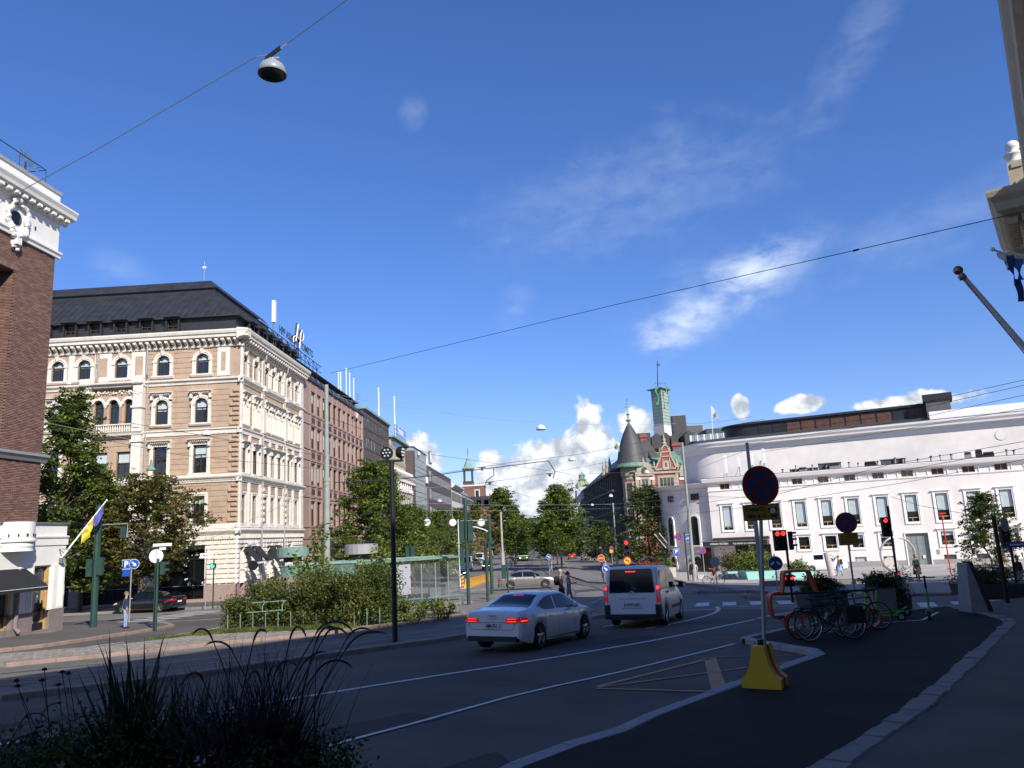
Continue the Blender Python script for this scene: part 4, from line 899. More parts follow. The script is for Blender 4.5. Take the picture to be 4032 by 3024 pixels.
# ====== left foreground: brick house and the low white shop
FL=fframe(-23.47,40.46,5.0)
for i,c in enumerate(((0.215,0.115,0.088),(0.18,0.098,0.078),(0.255,0.14,0.105),(0.15,0.088,0.073))): mat('brick_%s'%'abcd'[i],c,0.85,var=0.2,vs_=18,bump=0.2,bs=60)
mat('mortar',(0.17,0.11,0.09),0.9,var=0.15,vs_=8)
mat('plaster_white',(0.72,0.70,0.65),0.75,var=0.05,vs_=1.5,dirt=0.1)
mat('plinth_brown',(0.20,0.16,0.15),0.75,var=0.15,vs_=5,bump=0.15,bs=30)
bb=empty('brick_building',(0,0,0),0,'dark red brick building with white stucco top storey at the left edge','building')
SE=-2.25; SR=-4.98
b=MB(FL); wall(b,-26,SE,1.5,15.5,[(-8.6,SR,5.6,13.72),(-16,-12,5.6,13.72)],'mortar',y=-.02,rev=1.3); b.mat('mortar'); b.quad((SE,-.02,-4),(SE,-.02,19),(SE,-16,19),(SE,-16,-4)); b.mat('glass_dark'); b.quad((-8.6,-1.3,5.6),(SR,-1.3,5.6),(SR,-1.3,13.72),(-8.6,-1.3,13.72)); b.build('wall',bb)
bms=[]
for i in range(4):
 q=MB(); q.mat('brick_%s'%'abcd'[i]); q.add([(0,0,0),(.25,0,0),(.25,0,.062),(0,0,.062),(.006,.028,.005),(.244,.028,.005),(.244,.028,.057),(.006,.028,.057)],[(4,5,6,7),(0,1,5,4),(1,2,6,5),(2,3,7,6),(3,0,4,7)]); bms.append(q.data('brick'))
bulk=MB(FL); nb=0
z=1.72; r_=0
while z<15.42:
 s=-7.6+(0.13 if r_%2 else 0)
 while s<SE-.02:
  e_=min(s+.25,SE)
  if not (SR-3.7<s+.12<SR and 5.6<z<13.72) and not (4.55<z<5.05):
   i=random.choice((0,0,1,2,3))
   if nb<300 and s>SR+.6 and 5.3<z<8.4 and e_-s>.2:
    inst(bms[i],'brick',bb,M=FL@Matrix.Translation((s,-.02,z))@Matrix.Diagonal((1,random.uniform(.7,1.25),1,1))); nb+=1
   else:
    d=.028*random.uniform(.6,1.25)-.02; bulk.mat('brick_%s'%'abcd'[i]); bulk.add([(s,-.02,z),(e_,-.02,z),(e_,-.02,z+.062),(s,-.02,z+.062),(s+.006,d,z+.005),(e_-.006,d,z+.005),(e_-.006,d,z+.057),(s+.006,d,z+.057)],[(4,5,6,7),(0,1,5,4),(1,2,6,5),(2,3,7,6),(3,0,4,7)])
  s+=.268
 z+=.078; r_+=1
z=5.6
while z<13.7:
 for k in range(4):
  y0=-1.28+k*.31; bulk.mat('brick_%s'%random.choice('abcd')); bulk.add([(SR,y0,z),(SR,y0+.29,z),(SR,y0+.29,z+.062),(SR,y0,z+.062),(SR-.025,y0+.005,z+.005),(SR-.025,y0+.285,z+.005),(SR-.025,y0+.285,z+.057),(SR-.025,y0+.005,z+.057)],[(4,5,6,7),(0,1,5,4),(1,2,6,5),(2,3,7,6),(3,0,4,7)])
 z+=.078
s=-7.5
while s<SR+.05: bulk.mat('brick_%s'%random.choice('abcd')); bulk.box(s,s+.068,.0,.03,13.74,13.99); s+=.08
bulk.build('brick_courses',bb,kind='stuff')
b=MB(FL); b.mat('plaster_white'); b.box(-26,SE+.12,-15,.05,15.6,17.35); band(b,-26,SE+.25,[(0,15.38),(.12,15.38),(.14,15.5),(.22,15.6),(.22,15.7),(0,15.75)]); b.build('stucco_storey',bb)
b=MB(FL); b.mat('plaster_white'); band(b,-26,SE+.6,[(0,17.3),(.12,17.3),(.2,17.5),(.62,17.62),(.66,17.78),(.75,17.95),(.75,18.03),(0,18.08)]); b.build('cornice',bb)
b=MB(FL); b.mat('plaster_white'); b.box(-26,SE+.1,-15,.0,18.05,18.9); b.mat('concrete_kerb'); b.box(-26,SE+.16,-15,.06,18.9,19.08); b.build('parapet',bb)
q=MB(); q.mat('plaster_white'); q.box(0,.26,0,.36,-.14,0); dmx=q.data('dentil')
s=-8
while s<SE+.2: inst(dmx,'dentil',bb,M=FL@Matrix.Translation((s,.18,17.5))); s+=.52
b=MB(FL); b.mat('pipe_grey'); band(b,-26,SE+.25,[(0,4.6),(.1,4.6),(.2,4.8),(.28,4.86),(.28,4.98),(0,5.05)]); b.build('ledge',bb)
ow=empty('cartouche_window',(0,0,0)); ow.parent=bb
b=MB(FL); b.mat('glass_dark'); b.lathe([(.36,0),(1e-3,.01)],(-5.25,.09,16.35),16,axis='y'); b.mat('plaster_white'); r3=random.Random(5)
for i in range(58):
 a=i*2*PI/58; k=1+.35*abs(sin(a*2.5)); b.ball((-5.25+cos(a)*.52*k*1.0,.14+r3.uniform(0,.1),16.3+sin(a)*.72*k),r3.uniform(.07,.15),6,4)
for i in range(14): b.ball((-5.25+r3.uniform(-.22,.22),.15,15.55-i*.06),r3.uniform(.06,.12),6,4)
b.box(-5.4,-5.1,0,.35,14.95,15.25); b.build('stucco_wreath',ow)
b=MB(FL); b.mat('frame_brown'); b.box(-3.95,-3.85,.05,.07,16.25,16.45); b.build('wall_vent',bb)
b=MB(FL); b.mat('grey_metal'); b.box(-8.6,SR,-1.28,-1.2,9.5,9.62); b.tube([(-5.6,-1.1,10.0),(-5.6,-1.1,13.7)],.10,8); b.build('window_bar',bb)
b=MB(FL); b.mat('black_metal'); b.tube([(-12,-.2,19.95),(-3.1,-.2,19.95),(-3.1,-1.4,19.95)],.025,6)
for s_ in (-9,-7,-5,-3.1): b.tube([(s_,-.2,19.08),(s_,-.2,19.95)],.015,5)
b.build('roof_rail',label='thin black rail round the roof terrace of the brick building',cat='railing')
mat('palm_leaf',(0.14,0.17,0.08),0.6,var=0.3,vs_=3,translu=0.2)
t=empty('potted_palm',(0,0,0),0,'small fan palm on the roof terrace behind the black rail','plant')
b=MB(FL); b.mat('palm_leaf')
for cx,cz,n in ((-4.45,19.95,22),(-3.95,19.75,22),(-4.2,20.2,12)):
 for i in range(n):
  a=-.4+i*(PI+.8)/n; l=random.uniform(.35,.6); y=random.uniform(-.7,-.2); b.add([(cx,-.5,cz),(cx+cos(a-.04)*l*.7,y,cz+sin(a-.04)*l*.7),(cx+cos(a)*l,y,cz+sin(a)*l),(cx+cos(a+.04)*l*.7,y,cz+sin(a+.04)*l*.7)],[(0,1,2,3)])
b.build('leaf_fan',t); b=MB(FL); b.mat('frame_brown'); b.tube([(-4.2,-.5,19.05),(-4.2,-.5,19.9)],.05,6); b.build('stem',t)
lw=empty('shop_building',(0,0,0),0,'low white stucco shop with wooden door and brown stone plinth below the brick building','building')
ops=[(-2.22,-1.02,-3.5,-.42),(-4.9,-3.62,-3.25,-.7),(-8.6,-5.6,-3.25,-.7)]
b=MB(FL); wall(b,-14,0,-2.6,1.62,[(o[0],o[1],-2.6,o[3]) for o in ops],'plaster_white',rev=.35); b.mat('plaster_white'); b.quad((0,0,-2.6),(0,-12,-2.6),(0,-12,1.62),(0,0,1.62)); b.quad((-14,0,1.6),(0,0,1.6),(0,-12,1.6),(-14,-12,1.6)); b.build('wall',lw)
b=MB(FL); wall(b,-14,.03,-4.3,-2.6,[(o[0],o[1],o[2],-2.6) for o in ops],'plinth_brown',y=.05,rev=.4); b.mat('plinth_brown'); b.quad((.03,.05,-4.6),(.03,-12,-4.6),(.03,-12,-2.6),(.03,.05,-2.6)); b.build('plinth',lw)
b=MB(FL); b.mat('plaster_white');
for pr in ([(0,.88),(.06,.88),(.1,.95),(.1,1.0),(0,1.02)],[(0,.55),(.05,.55),(.05,.85),(0,.86)]): band(b,-14,.08,pr)
b.build('cornice',lw)
b=MB(FL); b.mat('grey_metal'); b.box(-14,.12,-.6,.1,1.6,1.68); b.build('roof_edge',lw)
for s0,s1 in ((-3.3,-2.35),(-.92,-.08)):
 b=MB(FL); b.mat('plaster_white'); b.box(s0,s1,.0,.07,-2.58,-.42)
 for k in range(4): x=s0+(s1-s0)*(.55 if s0<-2 else .45)+k*.1; b.box(x,x+.04,.07,.10,-2.5,-.5)
 b.build('pilaster',lw)
for c in (-3.75,-6.4):     # round bay balconies with small square openings
 b=MB(FL); b.mat('plaster_white'); b.lathe([(.85,1.66),(.85,.88),(.92,.82),(.92,.74),(.80,.70),(.84,.55),(.80,.42),(.82,.30),(1e-3,.28)],(c,0,0),18,0,PI); b.mat('frame_brown')
 for i in range(6):
  a=PI*(i+1)/7; b.box(c+.86*cos(a)-.055,c+.86*cos(a)+.055,.86*sin(a)-.03,.86*sin(a)+.0,.96,1.10)
 b.build('bow_balcony',lw)
d=empty('door',(0,0,0)); d.parent=lw
b=MB(FL); b.mat('frame_wood')
b.box(-2.2,-2.08,-.3,-.1,-3.5,-.45); b.box(-1.16,-1.04,-.3,-.1,-3.5,-.45); b.box(-2.2,-1.04,-.3,-.08,-1.28,-1.18); b.box(-2.2,-1.04,-.3,-.1,-.5,-.42)
b.box(-2.04,-1.88,-.28,-.16,-3.3,-1.32); b.box(-1.36,-1.20,-.28,-.16,-3.3,-1.32); b.box(-2.04,-1.2,-.28,-.16,-1.42,-1.3); b.mat('black_metal'); b.box(-2.04,-1.2,-.28,-.15,-3.5,-3.15); b.box(-1.42,-1.38,-.15,-.09,-2.6,-2.1); b.build('door_frame',d)
b=MB(FL); b.mat('glass_mid'); b.quad((-1.9,-.24,-3.2),(-1.34,-.24,-3.2),(-1.34,-.24,-1.4),(-1.9,-.24,-1.4)); b.quad((-2.1,-.26,-1.2),(-1.14,-.26,-1.2),(-1.14,-.26,-.5),(-2.1,-.26,-.5)); b.build('door_glass',d)
b=MB(FL); b.mat('blind'); b.quad((-1.78,-.22,-2.2),(-1.58,-.22,-2.2),(-1.58,-.22,-1.85),(-1.78,-.22,-1.85)); b.build('notice',d)
b=MB(FL); b.mat('plinth_brown'); b.box(-2.35,-.95,.0,.45,-3.85,-3.62); b.build('doorstep',lw)
for o in ops[1:]:
 b=MB(FL); b.mat('frame_wood'); b.box(o[0],o[1],-.3,-.2,o[2],o[2]+.1); b.box(o[1]-.09,o[1],-.3,-.2,o[2],o[3]); b.box(o[0],o[0]+.09,-.3,-.2,o[2],o[3]); w_=b.build('shop_window',lw); b=MB(FL); b.mat('glass_mid'); b.quad((o[0],-.27,o[2]),(o[1],-.27,o[2]),(o[1],-.27,o[3]),(o[0],-.27,o[3])); b.build('pane',w_)
b=MB(FL); b.mat('glass_dark'); b.box(-13.5,-.3,-6,-.5,-4,1.4); b.build('inner_core',lw)
b=MB(FL); b.mat('awning'); b.add([(-6.6,.12,-.5),(-3.0,.12,-.5),(-2.75,1.15,-1.35),(-6.9,1.15,-1.35),(-6.9,1.15,-1.55),(-2.75,1.15,-1.55),(-3.0,.05,-.55),(-6.6,.05,-.55)],[(0,1,2,3),(3,2,5,4),(1,6,5,2),(6,7,4,5),(0,3,4,7)]); b.mat('white_paint'); b.box(-6.9,-2.75,1.15,1.155,-1.40,-1.38); b.build('awning',lw)
b=MB(FL); b.mat('plinth_brown'); b.tube([(-3.42,.12,-.5),(-3.42,.12,-3.2),(-3.35,.3,-3.42)],.10,8); b.build('downpipe',lw)
b=MB(FL); b.mat('grey_metal'); b.box(-.62,-.42,.08,.28,-.35,-.1); b.mat('blind'); b.tube([(-.5,.2,-.35),(-.5,.2,-.12)],.09,8); b.build('wall_lamp',lw)
b=MB(FL); b.mat('white_paint'); b.box(-.22,-.04,.03,.06,-1.95,-1.45); b.build('wall_sign',lw)
fp=empty('flagpole',(0,0,0),0,'slanting white pole with blue and yellow flag on the white shop wall','flagpole')
P0=FL@Vector((-.38,.05,-.1)); P1=at(420,1970,40.9)
b=MB(); b.mat('white_paint'); b.tube([P0,P1],.045,8,r2=.03); b.ball(P1,.05,8,5); b.build('pole',fp)
b=MB(FL); b.mat('grey_metal'); b.tube([(-.55,.02,.35),(-.2,.4,.32)],.02,5); b.tube([(-.55,.02,.35),(-.38,.08,-.1)],.02,5); b.tube([(-.2,.4,.32),(-.38,.08,-.1)],.02,5); b.build('bracket',fp)
mat('flag_blue',(0.10,0.12,0.42),0.8,translu=0.3); mat('flag_yellow',(0.72,0.58,0.06),0.8,translu=0.3)
d=(P1-P0); dn=d.normalized()
def flagcloth(name,ps,m,par):
 b=MB(); b.mat(m); b.smooth=True; n=len(ps[0]); b.add([tuple(p) for r_ in ps for p in r_],[(j*n+i,j*n+i+1,(j+1)*n+i+1,(j+1)*n+i) for j in range(len(ps)-1) for i in range(n-1)]); return b.build(name,par)
def hang(t,k,wv): return P0+d*t+Vector((0,0,-1))*k+dn.cross(Vector((0,0,1))).normalized()*wv
rows=[]
for j in range(9):
 t=.93-.23*j/8; rows.append([hang(t,k/6*(.42+.30*sin(j*.4)),.05*sin(j*1.1+k*.8)) for k in range(7)])
flagcloth('flag_blue_half',rows,'flag_blue',fp)
rows=[]
for j in range(12):
 t=.70-.26*j/11; rows.append([hang(t,k/6*(.50+.12*sin(j*.7)),.07*sin(j*.9+k*.9)) for k in range(7)])
flagcloth('flag_yellow_half',rows,'flag_yellow',fp)
rows=[[hang(.47,0.28+k*.09,.05*sin(k))+dn*(i*.12)+Vector((0,0,-.04*i)) for k in range(5)] for i in range(6)]
flagcloth('flag_yellow_fold',rows,'flag_yellow',fp)
# ====== stone building beside the camera (right edge); casts the shade over the street
mat('sand_stone',(0.47,0.39,0.265),0.8,var=0.12,vs_=2,bump=0.2,bs=25,dirt=0.2)
mat('slate',(0.055,0.055,0.056),0.6,var=0.3,vs_=3)
def rframe(ox,oy,dx,dy,nx,ny): return Matrix(((dx,nx,0,ox),(dy,ny,0,oy),(0,0,1,0),(0,0,0,1)))
aR=R(35.3); FA=rframe(2.12,0,sin(aR),cos(aR),-cos(aR),sin(aR))
ra=empty('stone_palace',(0,0,0),0,'sandstone palace front with heavy cornice rising out of frame at the right edge','building')
T1=42.5
fops=[(c-.8,c+.8,z0,z1) for c in range(-28,31,4) for z0,z1 in ((-1.0,2.2),(3.8,7.0))]
b=MB(FA); wall(b,-40,T1,-6,11.2,fops,'sand_stone',rev=.4); b.mat('sand_stone'); b.quad((T1,0,-6),(T1,0,11.2),(T1,-30,11.2),(T1,-30,-6)); b.quad((-40,0,-6),(-40,0,11.2),(-40,-30,11.2),(-40,-30,-6)); b.quad((-40,-30,-6),(T1,-30,-6),(T1,-30,14),(-40,-30,14)); b.build('wall',ra)
b=MB(FA); b.mat('glass_dark'); b.box(-39,T1-1,-29,-1.2,-6,12.8); b.build('inner_core',ra)
for o in fops:
 if -2<o[0]: put_window(ra,FA,(o[0]+o[1])/2,o[2],1.6,o[3]-o[2],0,y=-.35)
prof=[(0,11.0),(.15,11.0),(.2,11.3),(.35,11.4),(.4,11.8),(.9,12.0),(1.1,12.15),(1.15,12.5),(1.3,12.75),(1.35,12.95),(1.35,13.05),(0,13.3)]
b=MB(FA); b.mat('sand_stone'); band(b,-40,35.5,prof); b.build('cornice',ra)
dmm=MB(); dmm.mat('sand_stone'); dmm.box(-.11,.11,0,.38,-.35,0); dme=dmm.data('dentil')
t=0.4
while t<35.4: inst(dme,'dentil',ra,M=FA@Matrix.Translation((t,.42,12.0))); t+=.42
PF=1.85
b=MB(FA); b.mat('sand_stone'); b.box(36.45,42.2,-1,PF-.45,-6,11.2); b.build('pavilion_wall',ra)
pp=[(y+PF-.45,z) for y,z in prof]
b=MB(FA); b.mat('sand_stone')
ring_=[(31.3-1.2,36.3+1.2)]
n=len(prof)
def wrap(mb,x0,x1,yf,yb,prof):
 vs=[]
 for (o,z) in prof: vs+= [(x0-o,yb,z),(x0-o,yf+o,z),(x1+o,yf+o,z),(x1+o,yb,z)]
 mb.add(vs,[(j*4+i,j*4+i+1,(j+1)*4+i+1,(j+1)*4+i) for j in range(len(prof)-1) for i in range(3)]+[((len(prof)-1)*4+i for i in range(4))])
vsx=[]
wrap(b,36.45,42.2,PF-.45,-8,prof); b.build('pavilion_cornice',ra)
for t in np.arange(35.9,42.8,.42): inst(dme,'dentil',ra,M=FA@Matrix.Translation((t,PF-.05,12.0)))
for k in range(9): inst(dme,'dentil',ra,M=FA@Matrix.Translation((36.05,PF-.3-k*.42,12.0))@Matrix.Rotation(PI/2,4,'Z'))
for x0,x1 in ((36.4,37.45),(41.2,42.25)):
 b=MB(FA); b.mat('sand_stone'); b.box(x0,x1,PF-.45,PF-.2,2.2,10.2); b.box(x0-.15,x1+.15,PF-.45,PF-.0,9.7,10.1); b.box(x0-.1,x1+.1,PF-.45,PF-.1,10.1,10.6); b.box(x0-.18,x1+.18,PF-.45,PF+.05,10.6,10.8)
 for k in range(3): b.ball((x0+.15+k*(x1-x0-.3)/2,PF-.05,10.3),.16,8,5)
 b.build('pilaster',ra)
b=MB(FA); b.mat('sand_stone'); wrap(b,36.45,42.2,PF-.45,-4,[(0,2.0),(.3,2.05),(.45,2.3),(.45,2.4),(0,2.5)]); b.build('string_course',ra)
b=MB(FA); b.mat('sand_stone'); b.box(36,42.5,PF-.5,PF-.2,13.3,13.5); b.box(36,42.5,PF-.55,PF-.15,14.1,14.3)
for x in (36.4,42.0): b.box(x-.35,x+.35,PF-.7,PF,13.3,14.4)
b.build('balustrade',ra)
q=MB(); q.mat('sand_stone'); q.lathe([(.1,0),(.16,.1),(.08,.3),(.15,.5),(.1,.62)],(0,0,0),8); qm=q.data('baluster')
for t in np.arange(37,41.6,.42): inst(qm,'baluster',ra,M=FA@Matrix.Translation((t,PF-.35,13.5)))
q=MB(); q.mat('plaster_white'); q.smooth=True; q.lathe([(.30,0),(.34,.08),(.2,.18),(.38,.34),(.40,.42),(.14,.52),(.26,.66),(.28,.80),(.22,.94),(.1,1.02),(1e-3,1.04)],(0,0,0),14); qm=q.data('ball_finial')
for x in (36.4,42.0): inst(qm,'ball_finial',ra,M=FA@Matrix.Translation((x,PF-.3,14.4)))
b=MB(FA); b.mat('slate'); b.lathe([(3.0,13.3),(3.0,14.4),(2.7,16),(1.8,17.4),(.6,18.2),(1e-3,18.3)],(39.4,-2.0,0),20); b.build('domed_roof',ra)
b=MB(FA); b.mat('slate'); b.add([(-40,1.0,13.08),(41,1.0,13.08),(41,-3.3,16.9),(-40,-3.3,16.9),(-40,-26,16.9),(41,-26,16.9),(-40,-30,13.4),(41,-30,13.4)],[(0,1,2,3),(3,2,5,4),(4,5,7,6),(1,7,5,2),(0,3,4,6)]); b.build('roof',ra)
b=MB(FA); b.mat('sand_stone'); b.box(26.8,28.6,-.6,1.05,13.1,14.8); b.box(26.6,28.8,-.7,1.2,14.8,15.0); b.build('roof_dormer',ra)
shade_house=empty('stone_palace',(0,0,0),0,'plain stone house added out of frame behind the palace to shade the street','building')
b=MB(FA); b.mat('sand_stone'); b.box(8,34,-62,-33,-6,19); b.mat('slate'); b.box(8.2,33.8,-61.8,-33.2,19,21); b.build('body',shade_house)  # unseen house added to cast shade across the right of the street
mat('flag_pole_paint',(0.80,0.78,0.74),0.6)
fp2=empty('flagpole',(0,0,0),0,'long grey flagpole with gilded ball slanting out from the right edge','flagpole')
A0=at(3782,1078,12); A1=A0+Vector((2.9,.3,-4.13))
b=MB(); b.mat('grey_metal'); b.mat('flag_pole_paint'); b.tube([A1,A0],.062,12,r2=.040); b.build('pole',fp2)
mat('gilt',(0.30,0.22,0.12),0.3,metal=0.8)
b=MB(); b.mat('gilt'); b.smooth=True; b.ball(tuple(A0+Vector((-.03,0,.06))),.075,12,8); b.mat('grey_metal'); b.tube([A0+Vector((-.0,0,-.02)),A0+Vector((.04,0,-.09))],.06,8); b.build('pole_ball',fp2)
b=MB(); b.mat('grey_metal'); b.tube([A0+Vector((0,-.05,-.10)),A0.lerp(A1,.3)+Vector((-.05,-.05,-.12)),A0.lerp(A1,.8)+Vector((0,-.05,-.02))],.008,5); b.build('halyard',fp2)
mat('flag_white',(0.62,0.60,0.58),0.8,translu=0.3); mat('flag_navy',(0.02,0.07,0.22),0.8,translu=0.2); mat('flag_mid',(0.06,0.14,0.40),0.8,translu=0.3); mat('flag_red',(0.22,0.02,0.03),0.8)
ff=empty('striped_flag',(0,0,0),0,'limp blue white and red flag on a pole from the palace wall, right edge','flag')
B0=at(3908,982,22); B1=at(4040,1040,22.4)+Vector((1.3,0,-.5))
b=MB(); b.mat('white_paint'); b.tube([B1,B0],.045,8,r2=.03); b.ball(tuple(B0),.07,8,5); b.build('pole',ff)
b=MB(); b.mat('white_paint'); b.tube([at(3962,992,22.6),at(4032,1014,22.6)+Vector((1.3,0,-.3))],.04,8); b.build('second_pole',ff)
dd_=(B1-B0)
for nm,m,t0,t1,dr in (('white_stripe','flag_white',.05,.14,.55),('navy_stripe','flag_navy',.14,.24,.95),('blue_stripe','flag_mid',.24,.36,.65)):
 rows=[]
 for j in range(6):
  t=t0+(t1-t0)*j/5; top=B0+dd_*t
  rows.append([top+Vector(((.30-t)*k/7*.9,.10*sin(k*.8+j*.9),-k/7*dr)) for k in range(8)])
 flagcloth(nm,rows,m,ff)
rows=[[B0+dd_*(.21)+Vector((.02+i*.03,.03*sin(i*2.+k),-.75-k*.10)) for k in range(8)] for i in range(8)]
flagcloth('hanging_tip',rows,'flag_navy',ff)
# ====== white theatre
TA=-62.0; T0=(39.77,99.6); at_=R(TA)
FT=rframe(T0[0],T0[1],sin(at_),cos(at_),-cos(at_),sin(at_))
mat('theatre_white',(0.80,0.745,0.695),0.8,var=0.08,vs_=.5,det=9,bump=0.08,bs=20,dirt=0.20)
mat('trim_white',(0.84,0.81,0.77),0.7,var=0.04,vs_=2)
mat('door_grey',(0.22,0.25,0.24),0.6,var=0.1,vs_=3)
mat('plinth_grey',(0.30,0.29,0.27),0.8,var=0.15,vs_=5)
mat('rust_panel',(0.10,0.045,0.028),0.7,var=0.35,vs_=2)
th=empty('theatre',(0,0,0),0,'large white plastered theatre with rounded corner and set-back drum across the square','building')
SC=15.4; S0=-46; CX,CY=14.6,-12.3
tallc=[13.1,9.97,6.8,3.68,.5,-2.66,-5.95,-9.2,-12.5,-15.75,-19.05,-22.4,-25.7,-29]
ops=[]
for c in tallc:
 ops+=[(c-.63,c+.63,-1.0,2.2),(c-.66,c+.66,4.42,5.2)]
lowc=[3.68,.45,-2.66,-5.95,-12.5,-15.75,-19.05,-22.4]; ops+=[(c-.65,c+.65,-3.85,-2.3) for c in lowc]
basc=[3.75,-2.75,-5.95,-12.5,-15.85,-19.1,-22.4]; ops+=[(c-.65,c+.65,-5.85,-5.02) for c in basc]
ops+=[(-10.5,-8.05,-6.3,-2.38)]
b=MB(FT); wall(b,S0,SC,-7.5,5.35,ops,'theatre_white',rev=.30); b.mat('theatre_white'); b.quad((SC,0,-7.5),(SC,0,5.35),(SC,-4,5.35),(SC,-4,-7.5)); b.build('wall',th)
b=MB(FT); b.mat('glass_dark'); b.box(S0+1,SC-.5,-22,-.9,-7,5.2); b.build('inner_core',th)
b=MB(FT); b.mat('trim_white'); band(b,S0,SC+.6,[(0,5.3),(.08,5.3),(.1,5.4),(.55,5.5),(.6,5.65),(.7,5.9),(.7,5.98),(0,6.05)]); band(b,S0,SC+.08,[(0,4.2),(.06,4.2),(.1,4.28),(.12,4.36),(0,4.4)]); b.mat('slate'); b.box(S0,SC+.6,-5,.68,6.0,6.06); b.build('cornice',th)
b=MB(FT); b.mat('plinth_grey');
for p,q in cut(S0,SC,-7.2,-5.55,[(-10.5,-8.05,-6.3,-2.38)],.02): b.box(p,q,-.2,.05,-7.4,-5.55) if not 6<p<10 else None
b.build('plinth',th)
def twin(w,h,style):
 b=MB(); b.mat('trim_white'); hw=w/2
 for o,y0,t in ((.0,.05,.14),(.15,.10,.13)):
  for (x0,x1,z0,z1) in ((-hw-o-t,-hw-o,-o-t,h+o+t),(hw+o,hw+o+t,-o-t,h+o+t),(-hw-o,hw+o,-o-t,-o),(-hw-o,hw+o,h+o,h+o+t)): b.box(x0,x1,0,y0,z0,z1)
 b.box(-hw-.42,hw+.42,0,.22,h+.30,h+.40); return b.data('surround')
s1,s2=twin(1.26,3.2,0),twin(1.3,1.55,0)
for i,c in enumerate(tallc):
 o=put_window(th,FT,c,-1.0,1.26,3.2,0,y=-.12,mull=0,bar=.05,frame='frame_brown',curt=('blind',.62 if i%3 else .9)); inst(s1,'surround',o,loc=(0,.12,0))
 b=MB(); b.mat('frame_wood'); b.box(-.5,.5,.0,.04,.42,.52); b.box(.05,.13,.0,.04,.06,.42); b.build('sash_rail',o)
 put_window(th,FT,c,4.42,1.32,.78,0,y=-.12,mull=1,bar=.06,frame='frame_wood',glass='glass_mid')
for c in lowc:
 o=put_window(th,FT,c,-3.85,1.3,1.55,0,y=-.12,mull=0,bar=.05,curt=('blind',.3) if c<0 else None); inst(s2,'surround',o,loc=(0,.12,0))
 b=MB(); b.mat('frame_wood'); b.box(-.5,.5,.0,.04,.35,.42); b.box(-.1,-.03,.0,.04,.06,.35); b.build('sash_rail',o)
for c in basc: put_window(th,FT,c,-5.85,1.3,.83,0,y=-.12,mull=0,bar=.06,glass='glass_mid',frame='frame_brown',curt=('blind',.9) if c>-3 else None)
b=MB(FT); b.mat('trim_white')
for i in range(len(tallc)-1):
 x0=tallc[i+1]+.66+.35; x1=tallc[i]-.66-.35; b.box(x0,x0+.10,0,.08,4.45,5.15); b.box(x1-.1,x1,0,.08,4.45,5.15)
b.build('frieze_pilaster',th,kind='stuff')
b=MB(FT); b.mat('door_grey'); b.quad((-10.5,-.22,-6.3),(-8.05,-.22,-6.3),(-8.05,-.22,-2.38),(-10.5,-.22,-2.38))
for x in (-10.5,-9.3,-9.24,-8.1): b.box(x,x+.05,-.22,-.18,-6.3,-2.4)
for z in (-5.4,-4.5,-3.6,-2.7):
 b.box(-10.5,-8.05,-.22,-.19,z,z+.03)
for x in (-9.9,-8.65): b.box(x,x+.03,-.22,-.19,-6.3,-2.4)
b.mat('trim_white'); b.box(-10.62,-10.5,-.1,.1,-6.4,-2.28); b.box(-8.05,-7.93,-.1,.1,-6.4,-2.28); b.box(-10.6,-7.95,-.1,.1,-2.38,-2.28); b.build('stage_door',th)
def cyl(mb,r,z0,z1,a0,a1,n=40,cx=CX,cy=CY):
 mb.lathe([(r,z0),(r,z1)],(cx,cy,0),n,a0,a1)
A0_,A1_=R(-70),R(95)   # in frame coords x(left on screen) , y outward
RL=11.5
b=MB(FT); b.mat('theatre_white'); b.smooth=True; cyl(b,RL,-7.5,5.1,R(-80),R(88)); b.build('rounded_wall',th)
b=MB(FT); b.mat('trim_white'); b.smooth=False; b.lathe([(RL,4.5),(RL+.1,4.55),(RL+.12,4.65),(RL,4.7)],(CX,CY,0),40,R(-80),R(88)); b.lathe([(RL,5.0),(RL+.5,5.1),(RL+.6,5.3),(RL+.7,5.5),(RL+.7,5.55),(RL-2,5.7)],(CX,CY,0),44,R(-80),R(88)); b.build('rounded_cornice',th)
def cwin(a,z,w,h,ar,sur_=True):
 aa=R(a); M=FT@Matrix.Translation((CX+RL*cos(aa),CY+RL*sin(aa),0))@Matrix.Rotation(aa-PI/2,4,'Z')
 o=put_window(th,M,0,z,w,h,ar,y=.14,mull=0 if ar else 1,bar=.06,glass='glass')
 if ar:
  b=MB(); b.mat('trim_white'); hw=w/2
  P=[(hw,0)]+arch_pts(-hw,hw,h-ar,h,12)+[(-hw,0)]
  Q=[(hw+.3,0)]+arch_pts(-hw-.3,hw+.3,h-ar,h+.3,12)+[(-hw-.3,0)]
  for i in range(len(P)-1): b.quad((P[i][0],.12,P[i][1]),(P[i+1][0],.12,P[i+1][1]),(Q[i+1][0],.12,Q[i+1][1]),(Q[i][0],.12,Q[i][1])); b.quad((Q[i][0],.12,Q[i][1]),(Q[i+1][0],.12,Q[i+1][1]),(Q[i+1][0],-.05,Q[i+1][1]),(Q[i][0],-.05,Q[i][1])); b.quad((P[i][0],.12,P[i][1]),(P[i+1][0],.12,P[i+1][1]),(P[i+1][0],-.1,P[i+1][1]),(P[i][0],-.1,P[i][1]))
  b.box(-hw-.4,hw+.4,0,.25,-.15,0); b.build('surround',o)
for a in (79,56,33,10): cwin(a-4,3.3,1.3,.85,0)
for a in (79,56,33,10): cwin(a-6,-2.9,1.25,4.0,.62)
for a in (79,56,33,10): cwin(a-6,-7.0,1.25,2.6,.62)
RU=7.2
